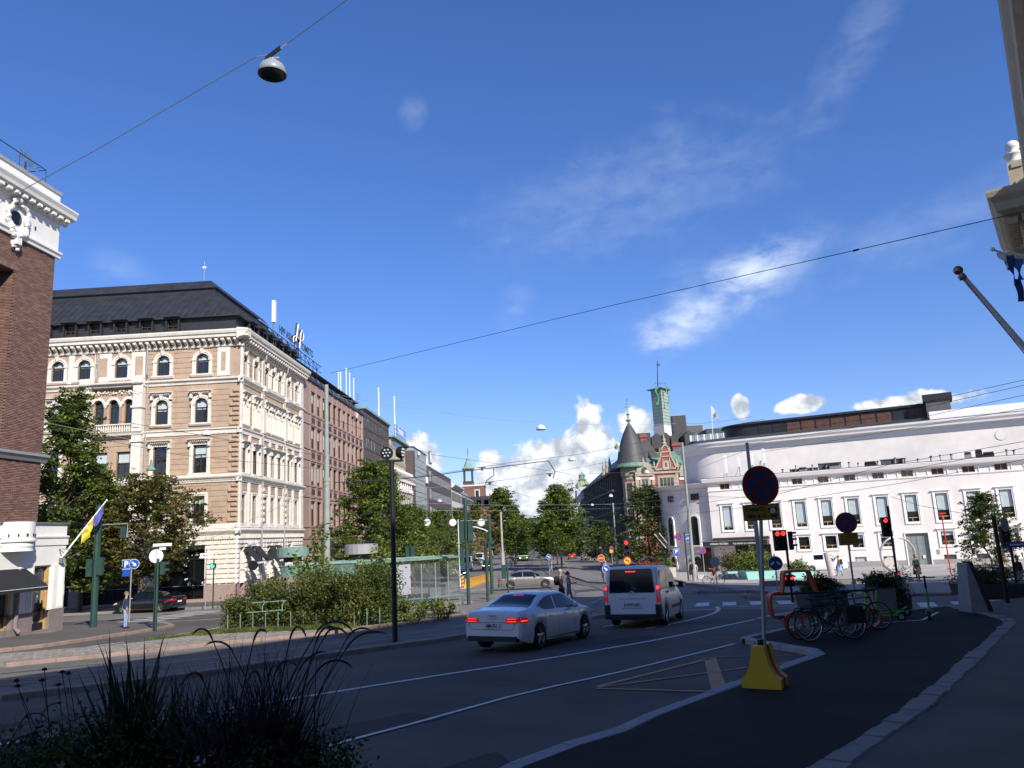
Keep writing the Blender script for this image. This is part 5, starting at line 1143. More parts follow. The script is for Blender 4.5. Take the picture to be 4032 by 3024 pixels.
b=MB(FT); b.mat('theatre_white'); b.smooth=True; b.lathe([(RU,5.4),(RU,11.0)],(CX,CY,0),48,R(-80),R(90)); b.smooth=False; b.quad((CX,CY+RU,5.4),(S0,CY+RU,5.4),(S0,CY+RU,11.0),(CX,CY+RU,11.0)); b.build('drum_wall',th)
cp=[(0,9.9),(.12,9.95),(.16,10.1),(.2,10.5),(.75,10.7),(.8,10.9),(1.0,11.2),(1.05,11.45),(0,11.6)]
b=MB(FT); b.mat('trim_white'); b.lathe([(RU+o,z) for o,z in cp],(CX,CY,0),48,R(-80),R(90)); band(b,S0,CX,[(CY+RU+o,z) for o,z in cp]); b.build('drum_cornice',th)
b=MB(FT); b.mat('slate'); b.lathe([(RU+1,11.5),(RU-2.2,12.2),(1e-3,12.3)],(CX,CY,0),40,R(-80),R(90)); b.quad((CX,CY+RU+1,11.5),(S0,CY+RU+1,11.5),(S0,CY+RU-2.2,12.2),(CX,CY+RU-2.2,12.2)); b.quad((CX,CY+RU-2.2,12.2),(S0,CY+RU-2.2,12.2),(S0,CY-12,12.3),(CX,CY-12,12.3)); b.build('roof',th)
RC=4.3
b=MB(FT); b.mat('attic_black'); b.lathe([(RC,12.0),(RC,13.9)],(CX-3.8,CY,0),30,R(-80),R(90)); b.quad((CX-3.8,CY+RC,12.0),(-14,CY+RC,12.0),(-14,CY+RC,13.9),(CX-3.8,CY+RC,13.9)); b.quad((-14,CY+RC,12.0),(-14,CY-8,12.0),(-14,CY-8,13.9),(-14,CY+RC,13.9)); b.mat('roof_black'); b.lathe([(RC+.35,13.85),(RC+.35,14.1),(1e-3,14.3)],(CX-3.8,CY,0),30,R(-80),R(90)); b.box(-14.3,CX-3.8,CY-8,CY+RC+.35,13.85,14.15); b.build('clerestory',th)
for i in range(12):
 x=9.2-i*1.95
 if x-1.7<-13.9: break
 b=MB(FT); b.mat('rust_panel' if i not in (0,1,9) else 'attic_black'); b.box(x-1.7,x,CY+RC+.0,CY+RC+.06,12.25,13.6); b.build('clerestory_panel',th)
b=MB(FT); b.mat('concrete_dark'); b.box(-15.2,-12.4,CY+2.2,CY+RC+1.4,12.0,14.2); b.mat('attic_black'); b.box(-15.5,-12.1,CY+2,CY+RC+1.6,14.2,15.1); b.build('chimney',th)
b=MB(FT); b.mat('trim_white'); b.box(S0,-12.6,CY+RU-1.0,CY+RU+.5,11.5,12.6); b.build('parapet',th)
b=MB(FT); b.mat('theatre_white'); b.lathe([(.62,0),(.62,.06),(1e-3,.07)],(-20.0,CY+RU,8.9),20,axis='y'); b.mat('frame_brown'); b.lathe([(.64,0),(.62,.03),(.62,0)],(-20.0,CY+RU,8.9),20,axis='y'); b.build('round_plaque',th)
b_=[]; rr=random.Random(9)
for (x,z,h) in ((13.0,6.05,3.1),(11.2,6.8,2.0),(9.4,6.9,2.2),(8.3,7.4,1.5),(7.8,7.0,2.6)):
 b=MB(FT); b.mat('white_paint'); b.box(x-.16,x+.16,-1.6,-1.35,z+.6,z+h); b.mat('grey_metal'); b.tube([(x,-1.7,6),(x,-1.7,z+h*.8)],.05,6); b.tube([(x,-1.7,z+.8),(x+.8,-2.2,6.1)],.03,5); b.build('cell_antenna',th)
for i in range(34):
 x=5.5-i*1.32+rr.uniform(-.4,.4); k=rr.random(); h=rr.uniform(.35,.8); w=rr.uniform(.1,.16) if k<.55 else rr.uniform(.3,.75)
 b=MB(FT); b.mat('pipe_grey' if k<.8 else 'attic_black')
 if k<.55: b.tube([(x,-1,6.0),(x,-1,6.05+h)],w*.7,8); b.mat('attic_black'); b.tube([(x,-1,6.05+h),(x,-1,6.2+h)],w,8)
 else: b.box(x-w,x+w,-1.4,-.7,6.0,6.05+h); b.mat('attic_black'); b.box(x-w*.9,x+w*.9,-1.5,-.6,6.05+h,6.25+h)
 b.build('roof_vent',th)
for x0,x1,h in ((1.2,4.6,.45),(-1.7,1.0,.9),(-9.2,-6.4,.75)):
 b=MB(FT); b.mat('concrete_dark'); b.box(x0,x1,-2.2,-1.2,6.0,6.0+h); b.mat('pipe_grey'); b.box(x0-.1,x1+.1,-2.3,-1.1,6.0+h,6.08+h); b.build('air_duct',th)
b=MB(FT); b.mat('attic_black'); b.box(8.0,16.4,0,1.6,-3.05,-2.45); b.mat('grey_metal'); b.box(7.9,16.5,-.1,1.72,-2.45,-2.36); b.mat('frame_brown'); b.box(7.9,15.2,0,.7,-2.36,-2.0); b.build('canopy',th)
b=MB(FT); b.mat('curtain'); ftext(b,FT,0,'SVENSKA TEATERN',.34,14.2,-2.76,1.63,.012,.82); ftext(b,FT,0,'Köp biljetter på svenskateatern.fi',.34,10.6,-2.76,1.63,.006,.78); b.build('canopy_lettering',th)
b=MB(FT); b.mat('glass_dark'); b.quad((7.9,.06,-7.2),(12.4,.06,-7.2),(12.4,.06,-3.05),(7.9,.06,-3.05)); b.quad((17.2,.2,-7),(15.6,.6,-7),(15.6,.6,-3.2),(17.2,.2,-3.2))
b.mat('frame_brown')
for i in range(6): x=7.9+i*.9; b.box(x-.05,x+.05,.06,.16,-7.2,-3.05)
b.box(7.9,12.4,.06,.16,-4.2,-4.1); b.mat('glass_dark'); b.quad((12.9,.03,-5.9),(14.0,.03,-5.9),(14.0,.03,-4.4),(12.9,.03,-4.4)); b.mat('plinth_grey'); b.box(12.4,15.0,0,.12,-7.3,-5.9); b.build('entrance_glazing',th)
b=MB(FT); b.mat('plinth_grey'); b.box(-11.5,-11.2,0,.06,-4.9,-4.4); b.mat('white_paint'); b.box(-9.9,-9.65,-.15,-.12,-5.4,-5.0); b.build('notice',th)
# ====== brick and stone house with the conical turret, beyond the theatre
mat('house_brick',(0.23,0.068,0.045),0.8,var=0.12,vs_=3,bump=0.1,bs=20)
mat('house_stone',(0.36,0.30,0.225),0.8,var=0.15,vs_=2,dirt=0.25)
mat('dark_granite',(0.085,0.075,0.068),0.8,var=0.25,vs_=1.5)
mat('copper_roof',(0.12,0.22,0.16),0.7,var=0.3,vs_=1.5,streak=True)
YB=190.0
def bx(x,y): p=at(2350+x*.3617,1550+y*.3617,YB); return p.x,p.z
hb=empty('turret_house',(0,0,0),0,'red brick and stone house with round conical turret and stepped gable behind the theatre','building')
FB=rframe(0,YB,1,0,0,-1)
x0=bx(415,900)[0]; x1=bx(1010,900)[0]+9; zt=bx(500,850)[1]
b=MB(FB); b.mat('house_brick'); b.box(x0,x1,-16,0,-7.5,zt); b.build('brick_wall',hb)
b=MB(FB); b.mat('copper_roof'); b.prism([(-17,zt),(.3,zt),(-8,zt+5.4)],x0-1,x1,'x'); b.build('roof',hb)
b=MB(FB); b.mat('house_stone')
for y_ in (1035,1240): z=bx(500,y_)[1]; b.box(x0,x1,0,.25,z-.35,z+.1)
z=bx(500,870)[1]; b.box(x0,x1,0,.35,z-.2,z+.3); b.box(x0,x0+.9,0,.2,-6,zt); b.box(bx(615,900)[0]-.4,bx(615,900)[0]+.3,0,.2,zt-7,zt+.4); b.box(bx(868,900)[0]-.3,bx(868,900)[0]+.4,0,.2,zt-7,zt+.4)
b.build('stone_band',hb)
def bwin(x,y,w,h,n=1,par=hb,F=FB,yo=0):
 cx_,cz=bx(x,y); W_=w*.3617/3028*YB; H_=h*.3617/3028*YB
 b=MB(F); b.mat('house_stone'); b.box(cx_-W_/2-.5,cx_+W_/2+.5,0+yo,.16+yo,cz-H_/2-.35,cz+H_/2+.5); b.build('window_surround',par)
 for i in range(n):
  a=cx_-W_/2+W_*i/n; e=a+W_/n; b=MB(F); b.mat('frame_brown'); b.box(a+.08,e-.08,.16+yo,.19+yo,cz-H_/2,cz+H_/2); o=b.build('window',par); b=MB(F); b.mat('glass_mid'); b.quad((a+.2,.21+yo,cz-H_/2+.12),(e-.2,.21+yo,cz-H_/2+.12),(e-.2,.21+yo,cz-.05),(a+.2,.21+yo,cz-.05)); b.quad((a+.2,.21+yo,cz+.05),(e-.2,.21+yo,cz+.05),(e-.2,.21+yo,cz+H_/2-.12),(a+.2,.21+yo,cz+H_/2-.12)); b.build('pane',o)
bwin(527,978,70,92,2); bwin(762,960,155,92,4); bwin(985,925,35,80,1)
bwin(522,1130,35,90,1); bwin(690,1130,35,100,1); bwin(545,1330,35,80,1); bwin(610,1330,35,80,1)
b=MB(FB); b.mat('trim_white')
for xs0 in (435,462,583,600,618,905,922,940):
 c,z=bx(xs0,925); b.prism([(c-.3,z),(c,z-.35),(c+.3,z),(c,z+.35)],0,.28,'y')
b.build('diamond_ornament',hb,kind='stuff')
g=[bx(x,y) for x,y in ((632,830),(690,690),(690,640),(700,590),(760,570),(790,620),(795,670),(875,830))]
b=MB(FB); b.mat('house_brick'); b.prism([(p[0],p[1]) for p in g],-1.2,.35,'y'); b.build('gable',hb)
b=MB(FB); b.mat('house_stone')
def rail(pts,w=.35):
 for i in range(len(pts)-1):
  a=Vector(bx(*pts[i])); c=Vector(bx(*pts[i+1])); d=(c-a);
  if d.length<.01: continue
  d.normalize(); n_=Vector((-d.y,d.x))*w/2; b.prism([tuple(a+n_),tuple(a-n_),tuple(c-n_),tuple(c+n_)],.3,.55,'y')
rail([(632,830),(690,690),(690,640)]); rail([(790,640),(795,670),(875,830)]); rail([(632,830),(875,810)],.4); rail([(690,640),(790,630)],.3); rail([(690,690),(795,680)],.25)
rail([(700,620),(710,580),(735,560),(765,575),(780,625)],.35); rail([(715,830),(715,720)],.25); rail([(800,820),(785,700)],.25)
c,z=bx(735,550); b.lathe([(.5,0),(.7,.4),(.3,.8),(.45,1.3),(.2,1.8),(1e-3,3.2)],(c,-.2,z-.2),10)
for xx,yy in ((688,650),(792,640),(625,800),(875,790),(505,760),(980,720),(870,770)): c,z=bx(xx,yy); b.lathe([(.35,0),(.4,.3),(.2,.6),(.3,1.0),(1e-3,1.9)],(c,0,z-.3),8)
b.build('gable_trim',hb)
bwin(748,775,25,45,1,yo=.36)
for xx in (515,985):
 c,z=bx(xx,830); b=MB(FB); b.mat('house_stone'); b.prism([(c-2.0,z-1.5)]+[(c+2.0*cos(PI*(1-i/10)),z-.6+2.6*sin(PI*i/10)) for i in range(11)]+[(c+2.0,z-1.5)],-.5,.3,'y'); b.mat('frame_brown'); b.prism([(c-.8,z-1)]+[(c+.8*cos(PI*(1-i/8)),z-.4+1.1*sin(PI*i/8)) for i in range(9)]+[(c+.8,z-1)],.3,.36,'y'); b.build('round_dormer',hb)
cxT=(bx(250,800)[0]+bx(575,760)[0])/2; zc0=bx(400,740)[1]; zc1=bx(345,305)[1]; rT=(bx(575,760)[0]-bx(250,800)[0])/2
tw=Vector((cxT-.2,YB+3.2))
b=MB(); b.mat('slate'); b.smooth=True; b.lathe([(rT+.5,zc0-.9),(rT+.2,zc0-.2),(rT-.1,zc0+.8),(rT*.86,zc0+.30*(zc1-zc0)),(rT*.66,zc0+.54*(zc1-zc0)),(rT*.40,zc0+.78*(zc1-zc0)),(.28,zc1)],(tw.x,tw.y,0),28); b.smooth=False; b.mat('copper_roof'); b.lathe([(rT+.5,zc0-1.3),(rT+.56,zc0-1.0),(rT+.26,zc0-.25)],(tw.x,tw.y,0),28); b.build('turret_roof',hb)
b=MB(); b.mat('copper'); b.lathe([(.3,zc1-.4),(.25,zc1+.2),(.75,zc1+.8),(.2,zc1+1.3),(.25,zc1+2),(.55,zc1+2.3),(.12,zc1+2.8),(.1,zc1+5.6)],(tw.x,tw.y,0),8); b.mat('black_metal'); b.tube([(tw.x,tw.y,zc1+2.8),(tw.x,tw.y,zc1+6.3)],.08,5); b.tube([(tw.x-.7,tw.y,zc1+4.2),(tw.x+.7,tw.y,zc1+4.2)],.07,5); b.tube([(tw.x-.3,tw.y,zc1+4.9),(tw.x+.3,tw.y,zc1+4.9)],.07,5); b.build('finial',hb)
b=MB(); b.mat('house_stone'); b.lathe([(rT-1.0,-7.5),(rT-1.0,zc0-3.6),(rT-.7,zc0-3.3),(rT-.7,zc0-1.2)],(tw.x,tw.y,0),16); b.build('turret_drum',hb)
b=MB(); b.mat('house_brick'); rB=rT-.95
for k,a in enumerate((-112,-90,-68,-46)):
 aa=R(a);
 for z0,z1 in ((zc0-10.2,zc0-4.2),(zc0-15.6,zc0-10.8),(-5,zc0-16.2)):
  M=Matrix.Translation((tw.x+rB*cos(aa)*.985,tw.y+rB*sin(aa)*.985,0))@Matrix.Rotation(aa+PI/2,4,'Z'); b.M=M; b.box(-.95,.95,-.12,.1,z0,z1)
b.build('turret_brick_panel',hb,kind='stuff')
for a in (-118,-84,-50):
 aa=R(a)
 for z0,h in ((zc0-9.4,4.2),(zc0-15,3.6),(zc0-20,3.3)):
  M=Matrix.Translation((tw.x+(rT-.9)*cos(aa),tw.y+(rT-.9)*sin(aa),0))@Matrix.Rotation(aa+PI/2,4,'Z')
  b=MB(M); b.mat('house_stone'); b.box(-1.1,1.1,-.2,.1,z0-.4,z0+h+.4); b.mat('frame_brown'); b.box(-.65,.65,-.24,-.2,z0,z0+h); b.mat('glass_mid'); b.quad((-.5,-.26,z0+.2),(.5,-.26,z0+.2),(.5,-.26,z0+h*.55),(-.5,-.26,z0+h*.55)); b.quad((-.5,-.26,z0+h*.65),(.5,-.26,z0+h*.65),(.5,-.26,z0+h-.2),(-.5,-.26,z0+h-.2)); b.build('window',hb)
ds=empty('department_store',(0,0,0),0,'long dark stone department store front in shade along the right side','building')
xD=bx(215,900)[0]; zD=bx(100,680)[1]
b=MB(); b.mat('dark_granite'); b.box(xD,xD+14,YB+6,YB+95,-7.5,zD-3.5); b.mat('slate'); b.prism([(xD-.9,zD-3.5),(xD+9,zD+4.5),(xD+14,zD-3.5)],YB+5.5,YB+95,'y'); b.build('body',ds)
b=MB(); b.mat('dark_granite')
for y in np.arange(YB+7,YB+94,4.2): b.box(xD-.5,xD,y,y+1.1,-7,zD-4)
b.box(xD-1.0,xD,YB+5.5,YB+95,zD-4,zD-3.4); b.box(xD-.8,xD,YB+5.5,YB+95,zD-8.5,zD-8.0); b.build('pier',ds,kind='stuff')
b=MB(); b.mat('glass_mid')
for y in np.arange(YB+8.4,YB+92,4.2):
 for z in np.arange(-2,zD-6,4.2): b.quad((xD-.05,y,z),(xD-.05,y+2.4,z),(xD-.05,y+2.4,z+2.8),(xD-.05,y,z+2.8))
b.build('window_row',ds,kind='stuff')
for yy in (YB+9,YB+16,YB+24):
 b=MB(); b.mat('house_stone'); b.lathe([(.5,0),(.6,.8),(.3,1.6),(.4,2.4),(1e-3,4.6)],(xD-.4,yy,zD-3.6),8); b.build('pinnacle',ds)
mat('tower_glass',(0.42,0.50,0.44),0.25,var=0.1,vs_=1); mat('tower_grid',(0.20,0.25,0.22),0.5); mat('sign_green',(0.02,0.22,0.07),0.5)
YT=250.0
def tx(x,y,Y=YT): p=at(2200+x*.5426,1400+y*.5426,Y); return p
tt=empty('glass_tower',(0,0,0),0,'slim pale glass roof tower with gridded sides, green S signs and a mast','building')
pl,pm,pr_=tx(683,240),tx(745,240),tx(808,240); zt_=pl.z; zb_=tx(710,505).z;
cx_=(pl.x+pr_.x)/2; hw=(pr_.x-pl.x)/2
c1=Vector((cx_-hw,YT+3.5)); c2=Vector((cx_-hw*.0-.3,YT)); c3=Vector((cx_+hw,YT+4.5)); c4=Vector((cx_+1,YT+9))
b=MB(); b.mat('tower_glass'); b.prism([tuple(c1),tuple(c2),tuple(c3),tuple(c4)],zb_,zt_); b.build('glazed_shaft',tt)
b=MB(); b.mat('tower_grid')
for p,q,n_ in ((c1,c2,7),(c2,c3,7)):
 d=(q-p); nn=Vector((d.y,-d.x)).normalized()
 for i in range(n_+1): c=p+d*(i/n_)+nn*.06; b.tube([(c.x,c.y,zb_),(c.x,c.y,zt_)],.07,4)
 k=int((zt_-zb_)/1.05)
 for i in range(k+1): z=zb_+(zt_-zb_)*i/k; b.tube([(p.x+nn.x*.06,p.y+nn.y*.06,z),(q.x+nn.x*.06,q.y+nn.y*.06,z)],.06,4)
b.build('glazing_bar',tt,kind='stuff')
b=MB(); b.mat('white_stone'); b.prism([(c1.x-.3,c1.y),(c2.x,c2.y-.3),(c3.x+.4,c3.y),(c4.x,c4.y)],zb_-4.5,zb_); b.build('base',tt); b=MB(); b.mat('tower_grid'); b.prism([(c1.x-1.5,c1.y),(c2.x,c2.y-1.4),(c3.x+1.5,c3.y),(c4.x,c4.y)],zt_,zt_+.3); b.build('roof_plate',tt)
b=MB(); b.mat('black_metal'); m_=tx(732,210); b.tube([(m_.x,YT+4,zt_),tx(715,35,YT+4)],.18,6,r2=.1); b.tube([tx(708,62,YT+4),tx(738,62,YT+4)],.12,5); b.tube([tx(712,72,YT+4),tx(738,72,YT+4)],.12,5)
for x in (700,735,775): b.tube([tx(x,215,YT+2),tx(x,200,YT+2)],.05,4)
b.tube([tx(700,200,YT+2),tx(775,200,YT+2)],.05,4); b.build('mast',tt)
for (px,py,w) in ((712,292,30),(788,290,22)):
 p=tx(px,py,YT-.2); s_=w*.5426/3028*YT; b=MB(); b.mat('sign_green'); pts=[(s_*.9,2.9),(-s_*.3,3.1),(-s_*.9,1.6),(s_*.5,-.4),(s_*.1,-2.2),(-s_*.8,-2.4),(-s_*.9,-3.0),(s_*.5,-2.9),(s_,-.5),(-s_*.1,1.3),(s_*.1,2.2),(s_*.9,2.2)]
 b.prism([(p.x+x*.5,p.z+z) for x,z in pts],p.y-.4,p.y-.1,'y'); b.build('green_sign',tt)
rs=empty('black_roofs',(0,0,0),0,'group of black sheet-metal roof gables below the pale glass tower','roof structure')
YR=215.0
def rx_(x,y,Y=YR): p=at(2350+x*.3617,1550+y*.3617,Y); return p.x,p.z
for x0_,x1_,yt,yb in ((440,580,425,600),(605,712,425,600),(712,800,418,600),(800,880,440,600),(965,1060,395,560)):
 a,c=rx_(x0_,yb),rx_(x1_,yt); b=MB(); b.mat('attic_black'); xm=(a[0]+c[0])/2; zt2=c[1]
 if yt in (425,418,440,395) and x0_!=440: b.prism([(a[0],a[1]),(c[0],a[1]),(c[0],zt2-1.2),(xm,zt2),(a[0],zt2-1.2)],YR,YR+12,'y')
 else: b.prism([(a[0],a[1]),(c[0],a[1]),(c[0],zt2),(a[0],zt2)],YR,YR+12,'y')
 b.build('roof_gable',rs)
for nm,m,x0_,y0_,x1_,y1_,Y,lab in (('brick_chimney','house_brick',487,440,535,650,208,'tall thin red brick chimney beside the slate cone'),('brick_chimney','house_brick',828,530,915,600,205,'wide low red brick chimney right of the stepped gable'),
  ('roof_shaft','attic_black',850,240,915,560,222,None),('roof_shaft','attic_black',905,235,965,560,224,None),('plant_room','concrete_dark',965,345,1150,420,235,None)):
 (a,z0),(c,z1)=rx_(x0_,y1_,Y),rx_(x1_,y0_,Y); b=MB(); b.mat(m); b.box(a,c,Y,Y+3,z0-3,z1)
 if nm=='brick_chimney': b.box(a-.3,c+.3,Y-.3,Y+3.3,z1-.9,z1-.3); b.build(nm,label=lab,cat='chimney')
 else: b.mat('grey_metal'); b.box(a-.1,c+.1,Y-.1,Y+3.1,z1,z1+.2); b.build(nm,rs)
(a,z0),(c,z1)=rx_(540,640,206),rx_(1045,590,206); b=MB(); b.mat('attic_black'); b.box(a,c+14,206,214,z0-8,z1-.6); b.build('roof_deck',rs)
tr=empty('roof_terrace',(0,0,0),0,'glass railed roof terrace right of the black gables, above the white drum','terrace')
for k in range(16):
 (a,z0),(c,z1)=rx_(1015+k*24,520-k*2,200),rx_(1037+k*24,455-k*2,200); b=MB(); b.mat('glass_sky' if k%3 else 'curtain'); b.box(a,c,200,200.1,z0,z1); b.build('glass_panel',tr)
(a,z0),(c,z1)=rx_(1040,600,201),rx_(1520,500,201); b=MB(); b.mat('brown_stone'); b.box(a,c+4,201,212,z0-8,z1); b.build('deck',tr)
(a,z0),(c,z1)=rx_(1195,450,214),rx_(1500,330,214); b=MB(); b.mat('attic_black'); b.box(a,c,214,224,z0-6,z1-1); b.build('stair_house',tr)
def pennant(u,v0,v1,Y,label,fl=True):
 e=empty('banner_pole',(0,0,0),0,label,'flag'); p=at(u,v0,Y); q=at(u+ (v1-v0)*.06,v1,Y); b=MB(); b.mat('white_paint'); b.tube([q,p],.07 if Y>60 else .03,6); b.build('pole',e)
 k=Y/3028; rows=[[p+Vector((dx*k,0.2*sin(dx*.2),dz*k)) for dz in (0,-22,-44)] for dx in (2,9,16,23)]
 for r_,s_ in zip(rows,(0,10,24,40)):
  for i in range(3): r_[i].z-= (s_*k if i<2 else s_*.35*k)
 flagcloth('banner',rows,'flag_white',e)
 b=MB(); b.mat('sign_green'); c=p+Vector((13*k,-.3,-36*k)); b.box(c.x-4*k,c.x+3*k,c.y-.02,c.y,c.z-10*k,c.z+8*k); b.build('emblem',e)
pennant(2800,1598,1735,200,'white banner with green emblem flying over the roof terrace')
pennant(2412,1722,1790,188,'white banner with green emblem beside the slate cone')
pennant(2258,1875,1960,240,'small white banner over the scaffolding near the green dome')
YD=290.0
def dx_(x,y,Y=YD): p=at(2200+x*.5426,1400+y*.5426,Y); return p.x,p.z
dh=empty('domed_house',(0,0,0),0,'pale ornate house with ribbed green copper dome behind scaffolding','building')
xc=(dx_(128,940)[0]+dx_(237,940)[0])/2; rD=(dx_(237,940)[0]-dx_(128,940)[0])/2; z0=dx_(180,960)[1]; z1=dx_(180,893)[1]
mat('dome_copper',(0.26,0.36,0.20),0.6,var=0.2,vs_=1.0,c2=(0.36,0.33,0.16))
b=MB(); b.mat('dome_copper'); b.smooth=True; b.lathe([(rD,z0-1),(rD,z0)]+[(rD*cos(PI/2*i/8),z0+(z1-z0)*sin(PI/2*i/8)) for i in range(1,8)]+[(.9,z1)],(xc,YD+6,0),32); b.build('dome',dh)
b=MB(); b.mat('copper')
for i in range(16):
 a=2*PI*i/16; b.tube([(xc+(rD+.05)*cos(PI/2*j/8)*cos(a),YD+6+(rD+.05)*cos(PI/2*j/8)*sin(a),z0+(z1-z0)*sin(PI/2*j/8)) for j in range(8)],.09,4)
b.lathe([(1.5,z1-.3),(1.7,z1),(1.2,z1+.3),(1.2,z1+1.4),(1.5,z1+1.6),(.9,z1+2.2),(.2,z1+2.6),(.1,z1+3.4)],(xc,YD+6,0),12); b.build('lantern',dh)
b=MB(); b.mat('house_stone'); b.box(xc-rD*.5,xc+rD*2.4,YD+2,YD+20,-7.5,dx_(180,1080)[1]); b.mat('white_stone'); b.lathe([(rD+.4,dx_(180,1060)[1]),(rD+.4,z0-.8)],(xc,YD+6,0),16); b.mat('copper_roof'); b.prism([(xc-rD*.7,dx_(150,1085)[1]),(xc+rD*2.4,dx_(150,1085)[1]),(xc+rD*2,dx_(150,1040)[1]),(xc-rD*.3,dx_(150,1040)[1])],YD+1,YD+4,'y'); b.build('walls',dh)
for yy in (1110,1160,1210,1260):
 c,z=dx_(195,yy); b=MB(); b.mat('white_stone'); b.box(c-1.2,c+1.2,YD+1.7,YD+2,z-1.6,z+1.8); b.mat('glass_dark'); b.box(c-.7,c+.7,YD+1.6,YD+1.7,z-1.4,z+1.4); b.build('window',dh)
mat('sheeting',(0.62,0.63,0.66),0.7,var=0.15,vs_=1.0,translu=0.3)
sc=empty('scaffolding',(0,0,0),0,'steel scaffolding tower partly wrapped in white sheeting beside the green dome','scaffolding')
b=MB(); b.mat('grey_metal'); xa,xb=dx_(40,1000)[0],dx_(128,1000)[0]; ztp=dx_(80,930)[1]
for i in range(7):
 x=xa+(xb-xa)*i/6
 for y in (YD-6,YD-3): b.tube([(x,y,-7),(x,y,ztp-(i%2)*1.0+rr.uniform(-.4,.8))],.06,4)
for z in np.arange(-6,ztp,1.9): b.box(xa-.2,xb+.2,YD-6,YD-3,z,z+.08); b.tube([(xa,YD-6,z+1),(xb,YD-6,z+1)],.05,4)
b.build('scaffold_frame',sc,kind='stuff')
for (a0,a1,za,zb2) in ((45,90,945,1000),(90,130,940,990),(60,110,1000,1040),(125,235,955,1030)):
 (p0,q0),(p1,q1)=dx_(a0,zb2),dx_(a1,za); rows=[[Vector((p0+(p1-p0)*i/8,YD-6.2+.25*sin(i*1.9+j),q0+(q1-q0)*j/4)) for j in range(5)] for i in range(9)]
 flagcloth('sheeting',rows,'sheeting',sc)
e=empty('side_house',(0,0,0),0,'dark grey stone house front filling the gap below the dome','building')
(a,z0),(c,z1)=dx_(150,1300,270),dx_(222,1190,270); b=MB(); b.mat('white_stone'); b.box(a,c+6,270,288,-7.5,z1); b.build('body',e)
for k in range(3):
 b=MB(); b.mat('glass_dark'); b.box(a+1+k*2,a+2+k*2,269.8,270,z1-4,z1-1.5); b.build('window',e)
# ====== trees, shrubs and planters
def leafmat(n,c,c2,tr=0.35):
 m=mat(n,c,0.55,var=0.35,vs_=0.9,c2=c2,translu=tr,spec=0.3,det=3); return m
leafmat('leaf_green',(0.070,0.110,0.018),(0.15,0.195,0.035)); leafmat('leaf_dark',(0.040,0.072,0.016),(0.085,0.125,0.026)); leafmat('leaf_light',(0.11,0.155,0.025),(0.20,0.235,0.045))
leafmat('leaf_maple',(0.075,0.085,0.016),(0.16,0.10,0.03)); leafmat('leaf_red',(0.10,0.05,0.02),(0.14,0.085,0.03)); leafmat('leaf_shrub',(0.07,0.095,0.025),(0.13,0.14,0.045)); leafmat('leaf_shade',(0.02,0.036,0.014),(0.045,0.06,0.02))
mat('bark',(0.085,0.065,0.05),0.9,var=0.3,vs_=6,bump=0.4,bs=12)
def leafcloud(name,pts,size,mats,parent=None,rs=None,flat=0.35,weights=None,**tags):
 n=len(pts); r_=rs or rng
 a=r_.normal(size=(n,3)); a/=np.linalg.norm(a,axis=1)[:,None]
 nrm=r_.normal(size=(n,3)); nrm[:,2]=np.abs(nrm[:,2])+flat; nrm/=np.linalg.norm(nrm,axis=1)[:,None]
 a-= (a*nrm).sum(1)[:,None]*nrm; a/=np.linalg.norm(a,axis=1)[:,None]; b_=np.cross(nrm,a)
 s=size*r_.uniform(.6,1.35,size=(n,1));
 v=np.empty((n,4,3)); v[:,0]=pts-a*s; v[:,1]=pts+b_*s*.55-nrm*s*.12; v[:,2]=pts+a*s; v[:,3]=pts-b_*s*.55-nrm*s*.12
 me=bpy.data.meshes.new(name); me.vertices.add(4*n); me.vertices.foreach_set('co',v.ravel()); me.loops.add(4*n); me.loops.foreach_set('vertex_index',np.arange(4*n)); me.polygons.add(n); me.polygons.foreach_set('loop_start',np.arange(n)*4)
 for m in mats: me.materials.append(MATS[m])
 me.polygons.foreach_set('material_index',r_.choice(len(mats),size=n,p=weights)); me.update(); me.validate()
 o=bpy.data.objects.new(name,me); col.objects.link(o)
 if parent is not None: o.parent=parent
 return tag(o,**tags)
